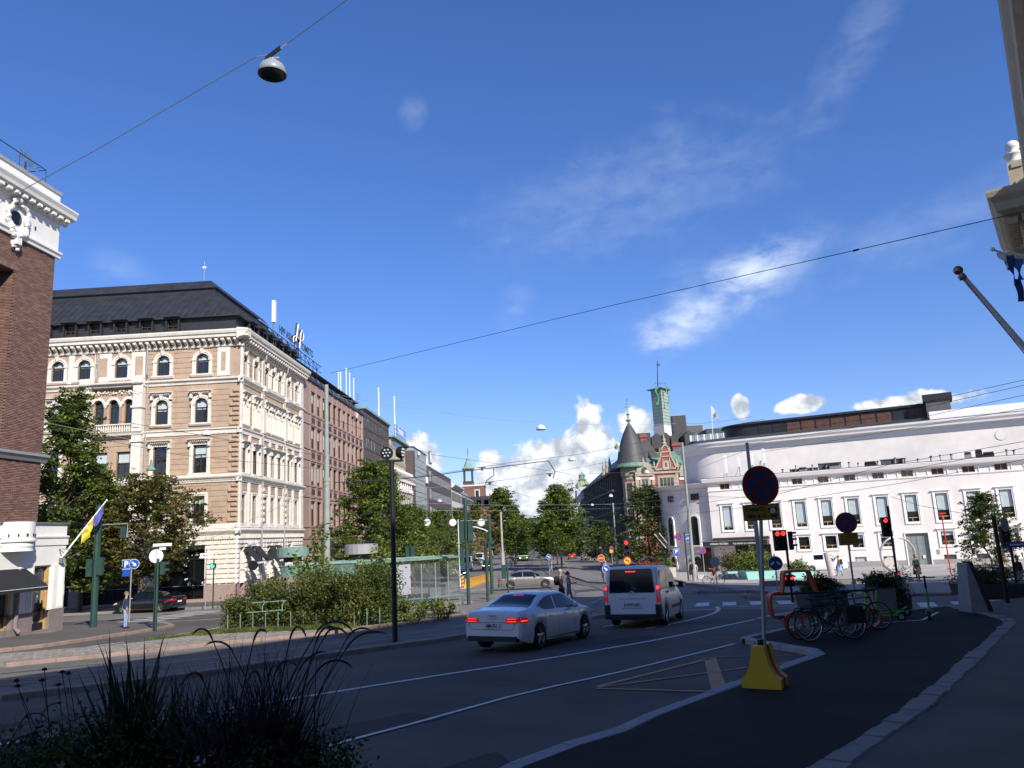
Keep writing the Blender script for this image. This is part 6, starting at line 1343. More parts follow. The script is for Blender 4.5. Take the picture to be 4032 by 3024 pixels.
def tree(x,y,h,rad,label,mats=('leaf_green','leaf_dark','leaf_light'),w=(.5,.25,.25),n=9000,leaf=.13,trunk=.17,cb=.22,shape='lime',seed=1,group=None,name='linden_tree',zb=None,gaps=.0):
 r_=np.random.default_rng(seed); z=gz(x,y)+.1 if zb is None else zb
 e=empty(name,(x,y,z),0,label,'tree',group)
 b=MB(); b.mat('bark'); b.smooth=True
 top=h*.86; pts=[(0,0,-.2)]+[(r_.normal()*.04*k,r_.normal()*.04*k,top*k/7) for k in range(1,8)]
 b.tube(pts,[trunk*(1-.80*i/7) for i in range(8)],8)
 cl=[]; nb=30
 for i in range(nb):
  f=cb+(1-cb)*((i+.5)/nb)**.9; zz=h*f
  if shape=='lime': q_=(f-cb)/(1-cb); rr_=rad*(.80+.20*sin(PI*min(1,q_*1.3+.15)))*max(.10,1-q_**2.3)**.62
  elif shape=='round': rr_=rad*max(.25,math.sqrt(max(0,1-((f-(cb+1)/2)/((1-cb)/2))**2)))
  else: rr_=rad*(1-.75*(f-cb)/(1-cb))
  a=i*2.4+r_.uniform(-.4,.4); st=h*max(.12,f-.12-.1*r_.random()); L_=rr_*r_.uniform(.72,1.0)
  p0=Vector((0,0,st)); p2=Vector((cos(a)*L_,sin(a)*L_,zz)); p1=p0.lerp(p2,.5)+Vector((0,0,-.05*h*.3))
  b.tube([p0,p1,p2],[trunk*.30*(1-f*.5),trunk*.2*(1-f*.5),.015],5,cap=False)
  for k in (.55,.8,1.0): q=p0.lerp(p2,k); cl.append((q.x,q.y,q.z+(0 if k<1 else .1),rad*(.24+.13*r_.random())*(1.15-.35*f)))
 b.build('trunk',e)
 cl=np.array(cl); k=len(cl)
 sub=[]; per=16
 for c in cl:
  d=r_.normal(size=(per,3)); d/=np.linalg.norm(d,axis=1)[:,None]; d[:,2]*=.72
  sub.append(c[:3]+d*c[3]*r_.uniform(.35,1.0,size=(per,1)))
 sub=np.concatenate(sub); keep=r_.random(len(sub))>gaps; sub=sub[keep]
 idx=r_.integers(0,len(sub),size=n); off=r_.normal(size=(n,3))*np.array([.17,.17,.07])*max(.6,rad/4)
 P=sub[idx]+off
 P=P[P[:,2]<h*1.02]
 leafcloud('crown',P,leaf,list(mats),e,r_,weights=list(w),flat=.8)
 return e
p=stand(235,57); tree(p.x,p.y,16.4,3.9,'tall dense green tree rising between the brick house and the ornate building',n=30000,leaf=.13,seed=3,cb=.12,shape='lime',trunk=.22)
p=stand(330,60); tree(p.x-.3,p.y,11,3.6,'lower green tree half hidden behind the slanting flag',n=14000,leaf=.12,seed=4,cb=.22,shape='round')
p=stand(552,58.5); tree(p.x,p.y,9.8,4.4,'spreading maple with reddish brown top in front of the ornate building',mats=('leaf_maple','leaf_green','leaf_red','leaf_dark'),w=(.42,.25,.15,.18),n=21000,leaf=.13,seed=5,cb=.30,shape='round',name='maple_tree')
LT=[(1478,86,13.8,5.6,36000,'largest linden on the left pavement, behind the black floodlight mast',11),(1590,104,10.0,4.2,14000,'second linden of the left row, dark and rounded',12),(1645,124,11.0,4.4,10000,'third linden of the left row, beside the pink kiosk',13),
 (1735,146,11.5,4.6,10000,'fourth linden of the left row above the scooters',14),(1810,172,12.5,4.6,9000,'fifth linden of the left row behind the white vans',15),(1880,205,15.0,4.6,8000,'reddish tinged linden far along the left row',16)]
for u,Y,h,r_,n,lb,sd in LT:
 p=stand(u,Y); tree(p.x,p.y,h,r_,lb,n=n,leaf=.10+Y*.0006,seed=sd,cb=.16,group='lindens lining the left pavement',mats=('leaf_green','leaf_dark','leaf_light') if sd<16 else ('leaf_green','leaf_maple','leaf_light'))
MT=[(1985,138,14.4,4.3,16000,'tall linden left of the tram tracks, near the grey concrete mast',21,.1),(2034,172,12.4,3.3,9000,'second linden left of the tram tracks',22,.1),(2060,215,11.5,3.6,7000,'third linden left of the tram tracks',23,.1),(2078,270,11.5,3.6,5000,'fourth linden left of the tram tracks, far off',24,.1),(2092,340,13,3.6,4000,'farthest linden left of the tram tracks',25,.1),
 (2214,132,13.8,5.8,26000,'full crowned linden right of the tram tracks, nearest one',31,.1),(2196,150,12,4.6,12000,'second linden right of the tram tracks, behind the nearest',32,.1),(2180,190,11.5,3.5,6000,'third linden right of the tram tracks',33,.1),(2160,250,12.0,3.4,4500,'fourth linden right of the tram tracks',34,.1),(2146,330,12.5,3.4,4000,'farthest linden right of the tram tracks',35,.1)]
for u,Y,h,r_,n,lb,sd,_ in MT:
 p=stand(u,Y); tree(p.x,p.y,h,r_,lb,n=n,leaf=.10+Y*.0006,seed=sd,cb=.24,group='lindens along the tram tracks')
p=stand(2566,118); tree(p.x,p.y,12.6,5.6,'dark dense tree between the turret house and the theatre',mats=('leaf_dark','leaf_green','leaf_shade'),w=(.4,.3,.3),n=24000,leaf=.16,seed=41,cb=.1)
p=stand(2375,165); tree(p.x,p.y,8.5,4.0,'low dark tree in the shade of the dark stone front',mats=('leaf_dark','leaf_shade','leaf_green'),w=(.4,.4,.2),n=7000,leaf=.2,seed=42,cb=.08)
p=stand(3918,49); tree(p.x,p.y,5.3,1.9,'small young street tree with thin trunk in front of the theatre',mats=('leaf_dark','leaf_shade','leaf_green'),w=(.4,.35,.25),n=9000,leaf=.08,seed=43,cb=.30,trunk=.07,gaps=.35,name='young_tree')
P=rng.normal(size=(9000,3))*np.array([26,10,2.4])+np.array([4,520,0]); P[:,2]+=2
leafcloud('far_wood',P,.9,['leaf_dark','leaf_green'],None,kind='stuff',label='dark wooded rise closing the far end of the boulevard',cat='trees')
# ---------- shrubbery on the median with its green pipe fence
def shrub(name,cx,cy,rx,ry,h,n,mats,w,label,leaf=.055,seed=1,zb=None,cat='shrub',base=.12,group=None):
 r_=np.random.default_rng(seed); z=gz(cx,cy)+base if zb is None else zb; e=empty(name,(cx,cy,z),0,label,cat,group)
 k=46; c=np.stack([r_.uniform(-rx,rx,k),r_.uniform(-ry,ry,k),r_.uniform(.12,1,k)**.8*h],1)
 q=(c[:,0]/rx)**2+(c[:,1]/ry)**2; c[:,2]*=np.clip(1.1-.45*q,.45,1); c=c[q<1.15]
 b=MB(); b.mat('bark')
 for i in range(0,len(c)): b.tube([(c[i,0]*.75,c[i,1]*.75,-.05),(c[i,0]*.9,c[i,1]*.9,c[i,2]*.5),tuple(c[i])],[.016,.012,.005],4,cap=False)
 b.build('stem',e); idx=r_.integers(0,len(c),size=n); P=c[idx]+r_.normal(size=(n,3))*np.array([.20,.20,.17])*max(.5,h/1.8); P=P[P[:,2]>.02]
 leafcloud('foliage',P,leaf,list(mats),e,r_,weights=list(w)); return e
SH=[(-11.4,33.9,1.1,1.0,1.75,'leftmost bushy green shrub of the hedge on the median'),(-9.9,33.6,1.2,1.1,2.1,'second shrub of the median hedge, olive green'),(-8.5,33.3,1.2,1.1,2.2,'third shrub of the median hedge, in front of the copper roof'),(-7.2,33.0,1.1,1.2,2.35,'tallest shrub of the median hedge, dark and leafy'),(-6.2,33.5,.8,.9,2.5,'narrow dark shrub at the right end of the hedge')]
for i,(x,y,a,c,h,lb) in enumerate(SH): shrub('hedge_shrub',x,y,a,c,h,12500,('leaf_shrub','leaf_green','leaf_maple','leaf_dark') if i<4 else ('leaf_dark','leaf_green','leaf_shrub','leaf_shade'),(.42,.28,.15,.15),lb,seed=50+i,group='shrubs of the median hedge')
shrub('low_shrub',-5.0,34.0,.7,.5,.9,1600,('leaf_green','leaf_light'),(.5,.5),'small light green bush right of the hedge by the pipe rail',seed=60)
shrub('low_shrub',-3.9,35.2,.8,.5,.9,1500,('leaf_green','leaf_light'),(.5,.5),'loose weedy bush at the foot of the glass shelter',seed=61)
for (x,y,h,lb,sd) in ((-9.3,35.0,3.6,'young maple sapling with big leaves growing out of the hedge',62),(-6.3,34.2,3.0,'leafy sapling against the copper-green shelter roof',63)):
 e=empty('sapling',(x,y,gz(x,y)+.1),0,lb,'sapling'); b=MB(); b.mat('bark'); b.tube([(0,0,0),(.05,0,h*.6),(.3,0,h)],.025,5,r2=.01); b.tube([(.03,0,h*.55),(-.6,.1,h*.75)],.014,4); b.build('stem',e)
 r_=np.random.default_rng(sd); c=np.array([(0,0,h*.7),(.3,0,h*.95),(-.6,.1,h*.76),(.5,0,h*.75),(.1,.1,h*.85),(.35,0,h*1.08),(-.3,0,h*.62)]); P=c[r_.integers(0,7,420)]+r_.normal(size=(420,3))*.22; leafcloud('foliage',P,.11,['leaf_light','leaf_green'],e,r_)
def grassy(name,poly,n,h,label,seed=1,mats=('grass',)):
 r_=np.random.default_rng(seed); xs_=[p[0] for p in poly]; ys_=[p[1] for p in poly]; V=[];Fc=[]; k=0
 while k<n:
  i=r_.integers(0,len(poly)-1); t=r_.random(); x=poly[i][0]*(1-t)+poly[i+1][0]*t+r_.normal()*.16; y=poly[i][1]*(1-t)+poly[i+1][1]*t+r_.normal()*.16; z=gz(x,y)+.12
  a=r_.uniform(0,2*PI); l=h*r_.uniform(.4,1.2); bx_=r_.normal()*.4*l; by_=r_.normal()*.4*l; w=.012; j=len(V)
  V+= [(x-cos(a)*w,y-sin(a)*w,z),(x+cos(a)*w,y+sin(a)*w,z),(x+bx_,y+by_,z+l)]; Fc.append((j,j+1,j+2)); k+=1
 b=MB(); b.mat(mats[0]); b.add(V,Fc); return b.build(name,label=label,cat='grass',kind='stuff')
grassy('grass',[(-13.2,32.0),(-11.5,32.3),(-9.0,31.7),(-6.8,31.6)],5200,.22,'rough green grass fringe along the foot of the hedge',seed=5)
grassy('grass',[(-14.6,31.2),(-13.0,31.6),(-12.2,31.9)],900,.14,'low grass tuft left of the hedge',seed=6)
grassy('grass',[(-6.2,36.5),(-4.6,37.2),(-3.2,38.0)],2600,.16,'thin grass and weeds between the setts behind the white saloon car',seed=7)
mat("verdigris_paint",(0.15,0.24,0.20),0.6,var=0.25,vs_=8)
e=empty('pipe_fence',(0,0,0),0,'low verdigris green pipe fence running through the hedge','fence')
for i,x in enumerate(np.arange(-12.0,-5.2,.52)):
 y=32.35-(x+12)*.06; b=MB(); b.mat('verdigris_paint'); z=gz(x,y)+.1; b.tube([(x,y,z),(x,y,z+.75)],.018,6); b.build('post',e)
z=gz(-9,32.2)+.1
for (x0_,x1_,h0,h1) in ((-11.2,-9.7,.78,.82),(-11.0,-9.6,1.15,1.18)): b=MB(); b.mat('verdigris_paint'); b.tube([(x0_,32.3,z+h0),(x1_,32.2,z+h1)],.025,6); b.build('rail',e)
for x in (-10.55,-9.75):
 b=MB(); b.mat('verdigris_paint'); b.tube([(x,32.2,z+.78),(x,32.2,z+1.0),(x+.1,32.2,z+1.17)],.022,6); b.build('bracket',e)
# ---------- shelter over the stairs: copper roof, glass sides
sh=empty('stair_shelter',(0,0,0),0,'underground stair shelter with green copper roof and glass sides behind the hedge','shelter')
def zz(x,y,h): return (x,y,gz(x,y)+h)
V2=lambda u,v,Y:Vector((at(u,v,Y).x,Y))
cA,cB,cC,cD=V2(1118,2290,37.6),V2(1398,2300,37.4),V2(1822,2205,52.8),V2(1180,2235,52.8)
mat('copper_dark',(0.05,0.07,0.07),0.6,var=0.1,vs_=2.2,c2=(0.16,0.30,0.25),det=8)
RZ=-1.12
b=MB(); b.mat('copper'); z0=RZ; z1=RZ-.28
b.add([(cA.x,cA.y,z0),(cB.x,cB.y,z0),(cC.x,cC.y,z1),(cD.x,cD.y,z1),(cA.x,cA.y,z0+.12),(cB.x,cB.y,z0+.12),(cC.x,cC.y,z1+.12),(cD.x,cD.y,z1+.12)],[(4,5,6,7),(0,3,2,1),(1,2,6,5),(2,3,7,6),(3,0,4,7),(0,1,5,4)]); b.build('roof',sh)
for i in range(9):
 t=(i+.5)/9; p=cA.lerp(cB,t); q=cD.lerp(cC,t); b=MB(); b.mat('copper'); b.tube([(p.x,p.y,z0+.14),(q.x,q.y,z1+.14)],.05,4); b.build('roof_seam',sh)
b=MB(); b.mat('copper_dark'); b.add([(cA.x-.1,cA.y-.12,z0-.42),(cB.x+.1,cB.y-.12,z0-.42),(cB.x+.1,cB.y-.12,z0+.13),(cA.x-.1,cA.y-.12,z0+.13),(cA.x-.1,cA.y+.1,z0-.42),(cB.x+.1,cB.y+.1,z0-.42)],[(0,1,2,3),(0,1,5,4)]); b.mat('copper'); b.tube([(cA.x-.1,cA.y-.13,z0+.12),(cB.x+.1,cB.y-.13,z0+.12)],.05,5); b.build('fascia',sh)
mat('clear_glass',(0.75,0.82,0.80),0.02,spec=0.6); m=MATS['clear_glass']; pb=m.node_tree.nodes['Principled BSDF']; pb.inputs['Transmission Weight'].default_value=0.92; pb.inputs['IOR'].default_value=1.05
for i in range(7):
 p=cB.lerp(cC,i/7)+Vector((-.25,0)); q=cB.lerp(cC,(i+1)/7)+Vector((-.25,0)); zt2=z0+(z1-z0)*i/7-.05
 b=MB(); b.mat('verdigris_paint'); b.tube([zz(p.x,p.y,.1),(p.x,p.y,zt2)],.045,6); b.build('post',sh)
 b=MB(); b.mat('clear_glass'); b.quad((p.x,p.y+.08,gz(p.x,p.y)+.35),(q.x,q.y-.08,gz(q.x,q.y)+.35),(q.x,q.y-.08,zt2-.1),(p.x,p.y+.08,zt2-.1)); b.build('glass_pane',sh)
b=MB(); b.mat('sheeting'); p=cB.lerp(cC,.34); q=cB.lerp(cC,.46); b.quad((p.x-.2,p.y,gz(p.x,p.y)+.9),(q.x-.2,q.y,gz(q.x,q.y)+.9),(q.x-.2,q.y,z0-.2),(p.x-.2,p.y,z0-.2)); b.build('poster',sh)
for i in range(5):
 p=cA.lerp(cB,i/4)+Vector((0,.2)); b=MB(); b.mat('black_metal'); b.tube([zz(p.x,p.y,0),(p.x,p.y,z0)],.05,6); b.build('post',sh)
b=MB(); b.mat('concrete_dark'); b.box(-11.2,-6.6,44,52.3,-5,-3.6); b.build('stair_wall',sh)
for x,y,r_,nm in ((-14.2,49,1.0,'pale round vent drum on the left end of the copper roof'),(-9.6,47.5,1.0,'grey round vent drum in the middle of the copper roof')):
 b=MB(); b.mat('pipe_grey' if x>-10 else 'verdigris_paint'); b.lathe([(r_,0),(r_,.55),(r_-.1,.58),(1e-3,.6)],(x,y,RZ+.35),20); b.mat('attic_black'); b.lathe([(.55,-.3),(.55,0)],(x,y,RZ+.35),16); b.build('roof_vent',label=nm,cat='vent')
e=empty('handrail',(0,0,0),0,'slanting green pipe handrail beside the glass shelter','railing')
for (x0_,y0_,x1_,y1_,h) in ((-6.0,35.2,-2.9,39.6,.95),):
 b=MB(); b.mat('verdigris_paint'); b.tube([zz(x0_,y0_,h),zz(x1_,y1_,h)],.03,6); b.tube([zz(x0_+.1,y0_-.1,h-.35),zz(x1_,y1_,h-.4)],.025,6); b.build('rail',e)
 for t in (.05,.5,.95): p=Vector((x0_,y0_)).lerp(Vector((x1_,y1_)),t); b=MB(); b.mat('verdigris_paint'); b.tube([zz(p.x-.25,p.y,.1),zz(p.x-.1,p.y,.6),zz(p.x,p.y,h)],.03,6); b.build('post',e)
# ---------- foreground planters (deep shade, bottom left)
mat('petal_pink',(0.42,0.17,0.18),0.7,translu=0.3); mat('petal_pale',(0.50,0.40,0.42),0.7,translu=0.3); mat('petal_dark',(0.012,0.006,0.012),0.8); mat('petal_yellow',(0.42,0.33,0.02),0.7)
leafmat('blade_purple',(0.030,0.014,0.024),(0.07,0.04,0.06),.2); leafmat('blade_green',(0.022,0.036,0.014),(0.045,0.065,0.022),.2); mat('plume',(0.085,0.06,0.07),0.9,var=0.3,vs_=20,translu=0.4); mat('stem_dark',(0.018,0.02,0.012),0.8)
def blade(mb,base,az_,lean,L_,w,droop,seg=7):
 d=Vector((cos(az_),sin(az_),0)); sidev=Vector((-sin(az_),cos(az_),0)); p=Vector(base); ang=lean; pts=[]
 for i in range(seg+1):
  f=i/seg; ww=w*(1-f**1.6)*(.6+.4*min(1,f*4)); pts.append((p.copy(),ww)); p=p+(d*sin(ang)+Vector((0,0,cos(ang))))*(L_/seg); ang+=droop/seg*(f*1.5+.2)
 vs=[];
 for q,ww in pts: vs+= [tuple(q-sidev*ww),tuple(q+sidev*ww)]
 mb.add(vs,[(2*i,2*i+1,2*i+3,2*i+2) for i in range(seg)]); return [q for q,_ in pts]
def blade2(mb,base,az_,lean,L_,w,droop,seg=7):
 d=Vector((cos(az_),sin(az_),0)); p=Vector(base); ang=lean; pts=[]
 for i in range(seg+1): pts.append(p.copy()); p=p+(d*sin(ang)+Vector((0,0,cos(ang))))*(L_/seg); ang+=droop/seg
 mb.tube(pts,w,4,cap=False,r2=w*.6); return pts
def plume(mb,stem,L_,az_,lean,droop,r=.011,n=70,r_=None):
 d=Vector((cos(az_),sin(az_),0)); p=Vector(stem); ang=lean; core=[]
 for i in range(12): core.append(p.copy()); p=p+(d*sin(ang)+Vector((0,0,cos(ang))))*(L_/11); ang+=droop/11
 mb.tube(core,[r*.55]+[r*.8]*9+[r*.5,.001],5,cap=False)
 for k in range(n):
  f=k/n; i=int(f*10.9); c=core[i].lerp(core[i+1],f*10.9-i); t=(core[i+1]-core[i]).normalized(); a=random.uniform(0,2*PI); o=t.orthogonal().normalized(); o=Matrix.Rotation(a,3,t)@o; l=r*2.4*random.uniform(.6,1.2)
  e_=c+o*l*.8+t*l*1.1; s=t.cross(o)*.0012; mb.add([tuple(c-s),tuple(c+s),tuple(e_)],[(0,1,2)])
def pot(x,y,r,h,m,label):
 e=empty('planter',(x,y,gz(x,y)+.13),random.uniform(0,1),label,'planter'); b=MB(); b.mat(m); b.smooth=True; b.lathe([(r*.75,0),(r*.95,h*.5),(r,h),(r*.92,h),(r*.9,h*.85)],(0,0,0),24); b.build('tub',e); b=MB(); b.mat('stem_dark'); b.disc((0,0,h*.86),r*.9,(0,0,1),20); b.build('soil',e); return e
mat('tub_dark',(0.05,0.05,0.05),0.7,var=0.2,vs_=4); mat('tub_grey',(0.17,0.19,0.17),0.7,var=0.15,vs_=6)
GX=lambda u,Y: stand(u,Y,2900)
def mixed_plant(e,x,y,H,kind,seed,sc=1.0):
 random.seed(seed); r_=np.random.default_rng(seed)
 if kind=='palm':
  for j,(n,L_,lean) in enumerate(((30,.78,.25),(34,.66,.75),(26,.5,1.15))):
   for i in range(n):
    b=MB(); b.mat('blade_green'); a=random.uniform(0,2*PI); blade(b,(random.gauss(0,.05),random.gauss(0,.05),H),a,lean*random.uniform(.5,1.1),L_*random.uniform(.75,1.1)*sc,.017,random.uniform(.1,.5)); b.build('leaf_blade',e)
 if kind=='fountain':
  b=MB(); b.mat('blade_purple')
  for i in range(520): blade(b,(random.gauss(0,.12),random.gauss(0,.10),H-.05),random.uniform(0,2*PI),random.uniform(.05,.6),random.uniform(.45,.85)*sc,.0045,random.uniform(.4,1.9))
  b.build('grass_blades',e,kind='stuff')
  for i in range(15):
   b=MB(); b.mat('stem_dark'); a=random.uniform(-2.2,1.2) if i%2 else random.uniform(0,2*PI); dl=.4; st=blade2(b,(random.gauss(0,.08),random.gauss(0,.06),H-.1),a,random.uniform(.1,.40),random.uniform(.6,.9)*sc,.0045,.4)
   b.mat('plume' if i%3==0 else 'blade_purple'); plume(b,st[-1],random.uniform(.16,.26)*sc,a,.6,random.uniform(1.3,2.2),r=.0065*sc); b.build('plume',e)
def foliage_mound(e,rx,ry,z0,z1,n,mats,leaf,seed,flowers=(),nf=0,fs=.022):
 r_=np.random.default_rng(seed); P=r_.normal(size=(n,3)); P/=np.linalg.norm(P,axis=1)[:,None]; P*=r_.uniform(.55,1.05,size=(n,1)); P*=np.array([rx,ry,(z1-z0)/2]); P[:,2]+=(z0+z1)/2
 c=P[r_.integers(0,n,size=70)]; P=c[r_.integers(0,70,size=n)]+r_.normal(size=(n,3))*.075
 leafcloud('foliage',P,leaf,list(mats),e,r_)
 for k in range(nf):
  a=r_.uniform(-PI,PI); t=r_.uniform(-.2,1); p=Vector((rx*cos(a)*math.sqrt(max(0,1-t*t))*1.08,ry*sin(a)*math.sqrt(max(0,1-t*t))*1.08,(z0+z1)/2+(z1-z0)/2*t*1.05)); b=MB(); b.mat(flowers[k%len(flowers)]); nn=Vector((p.x/rx,p.y/ry,.6)).normalized(); u_=nn.orthogonal().normalized(); w_=nn.cross(u_)
  for i in range(5):
   q=2*PI*i/5; d=u_*cos(q)+w_*sin(q); d2=u_*cos(q+.5)+w_*sin(q+.5); d3=u_*cos(q-.5)+w_*sin(q-.5); b.add([tuple(p),tuple(p+d3*fs*.8+nn*.004),tuple(p+d*fs*1.2+nn*.01),tuple(p+d2*fs*.8+nn*.004)],[(0,1,2,3)])
  b.build('flower',e)
YP=4.3
pA=GX(460,YP); eA=pot(pA.x,pA.y,.50,.66,'tub_dark','dark planter with spiky palm blades and pink flowers, bottom left foreground'); mixed_plant(eA,0,0,.98,'palm',5,.95); mixed_plant(eA,0,0,1.0,'palm',25,.8)
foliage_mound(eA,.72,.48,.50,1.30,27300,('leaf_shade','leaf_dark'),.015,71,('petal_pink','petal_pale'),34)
pB=GX(975,YP-.25); eB=pot(pB.x,pB.y,.42,.62,'tub_dark','dark planter with arching purple fountain grass and trailing flowers, foreground'); mixed_plant(eB,0,0,1.02,'fountain',6,1.0); mixed_plant(eB,0,0,.80,'palm',16,.6)
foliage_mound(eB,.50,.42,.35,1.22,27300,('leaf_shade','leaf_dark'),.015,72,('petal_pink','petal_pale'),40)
pC=GX(-60,YP+.1); eC=pot(pC.x,pC.y,.40,.62,'tub_dark','dark planter with purple grass and black cosmos at the lower left corner'); mixed_plant(eC,0,0,.85,'fountain',7,.72)
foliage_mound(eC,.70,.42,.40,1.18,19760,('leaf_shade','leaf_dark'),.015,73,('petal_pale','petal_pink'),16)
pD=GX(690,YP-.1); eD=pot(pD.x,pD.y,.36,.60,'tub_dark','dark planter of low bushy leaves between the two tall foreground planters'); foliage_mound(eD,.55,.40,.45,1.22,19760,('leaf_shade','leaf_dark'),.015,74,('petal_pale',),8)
mixed_plant(eD,0,0,.98,'palm',35,.7)
random.seed(8)
for k,(u,v) in enumerate(((175,2640),(65,2684),(165,2682),(230,2700),(70,2705),(245,2650),(270,2655))):      # dark daisies
 p=at(u,v,YP-.1); q=Vector((pC.x+.25+k*.03,pC.y,gz(pC.x,pC.y)+.85)); e=eC; b=MB(eC.matrix_basis.inverted() if 0 else Matrix.Rotation(-eC.rotation_euler.z,4,'Z')@Matrix.Translation(-eC.location)); b.mat('stem_dark'); b.tube([q,q.lerp(p,.5)+Vector((.03,0,.02)),p],.0022,4); b.mat('petal_dark'); b.lathe([(.014,0),(.010,.012),(1e-3,.016)],tuple(p),8)
 for i in range(10): a=i*2*PI/10; d=Vector((cos(a),sin(a),.18)); s=Vector((-sin(a),cos(a),0))*.006; b.add([tuple(p),tuple(p+d*.02-s),tuple(p+d*.036),tuple(p+d*.02+s)],[(0,1,2,3)])
 b.build('daisy',eC)
# ====== vehicles
def paintm(n,c,rough=.28,metal=0.0,coat=.6): return mat(n,c,rough,metal=metal,coat=coat,spec=.5)
paintm('car_white',(0.70,0.70,0.71)); paintm('car_silver',(0.24,0.225,0.205),.34,.6); paintm('car_black',(0.006,0.006,0.008),.2); paintm('car_red',(0.35,0.015,0.015)); paintm('van_white',(0.74,0.74,0.74),.4,0,.3)
mat('car_glass',(0.006,0.009,0.012),0.06,spec=.35); mat('car_glass_light',(0.05,0.065,0.07),0.06,spec=.4); mat('rubber',(0.012,0.012,0.012),0.85); mat('alloy',(0.45,0.45,0.46),0.3,metal=0.9); mat('alloy_dark',(0.03,0.03,0.03),0.5,metal=.5)
mat('plastic_black',(0.014,0.014,0.015),0.65); mat('lamp_red',(0.30,0.005,0.01),0.15,coat=1,emit=(1,.02,.02),es=.12); mat('lamp_red_lit',(0.6,0.02,0.02),0.2,emit=(1,.05,.04),es=1.5); mat('lamp_clear',(0.6,0.6,0.6),0.1,coat=1); mat('head_lit',(0.8,0.8,0.7),0.2,emit=(1,.9,.7),es=5.0); mat('plate',(0.62,0.62,0.58),0.5); mat('chrome',(0.55,0.55,0.56),0.12,metal=1.0); mat('seal',(0.006,0.006,0.006),0.6)
def interp(P,x):
 if x<=P[0][0]: return P[0][1]
 for i in range(len(P)-1):
  if x<=P[i+1][0]:
   a,b_=P[i],P[i+1]; t=(x-a[0])/(b_[0]-a[0]); t=t*t*(3-2*t) if len(a)>2 else t; return a[1]+(b_[1]-a[1])*t
 return P[-1][1]
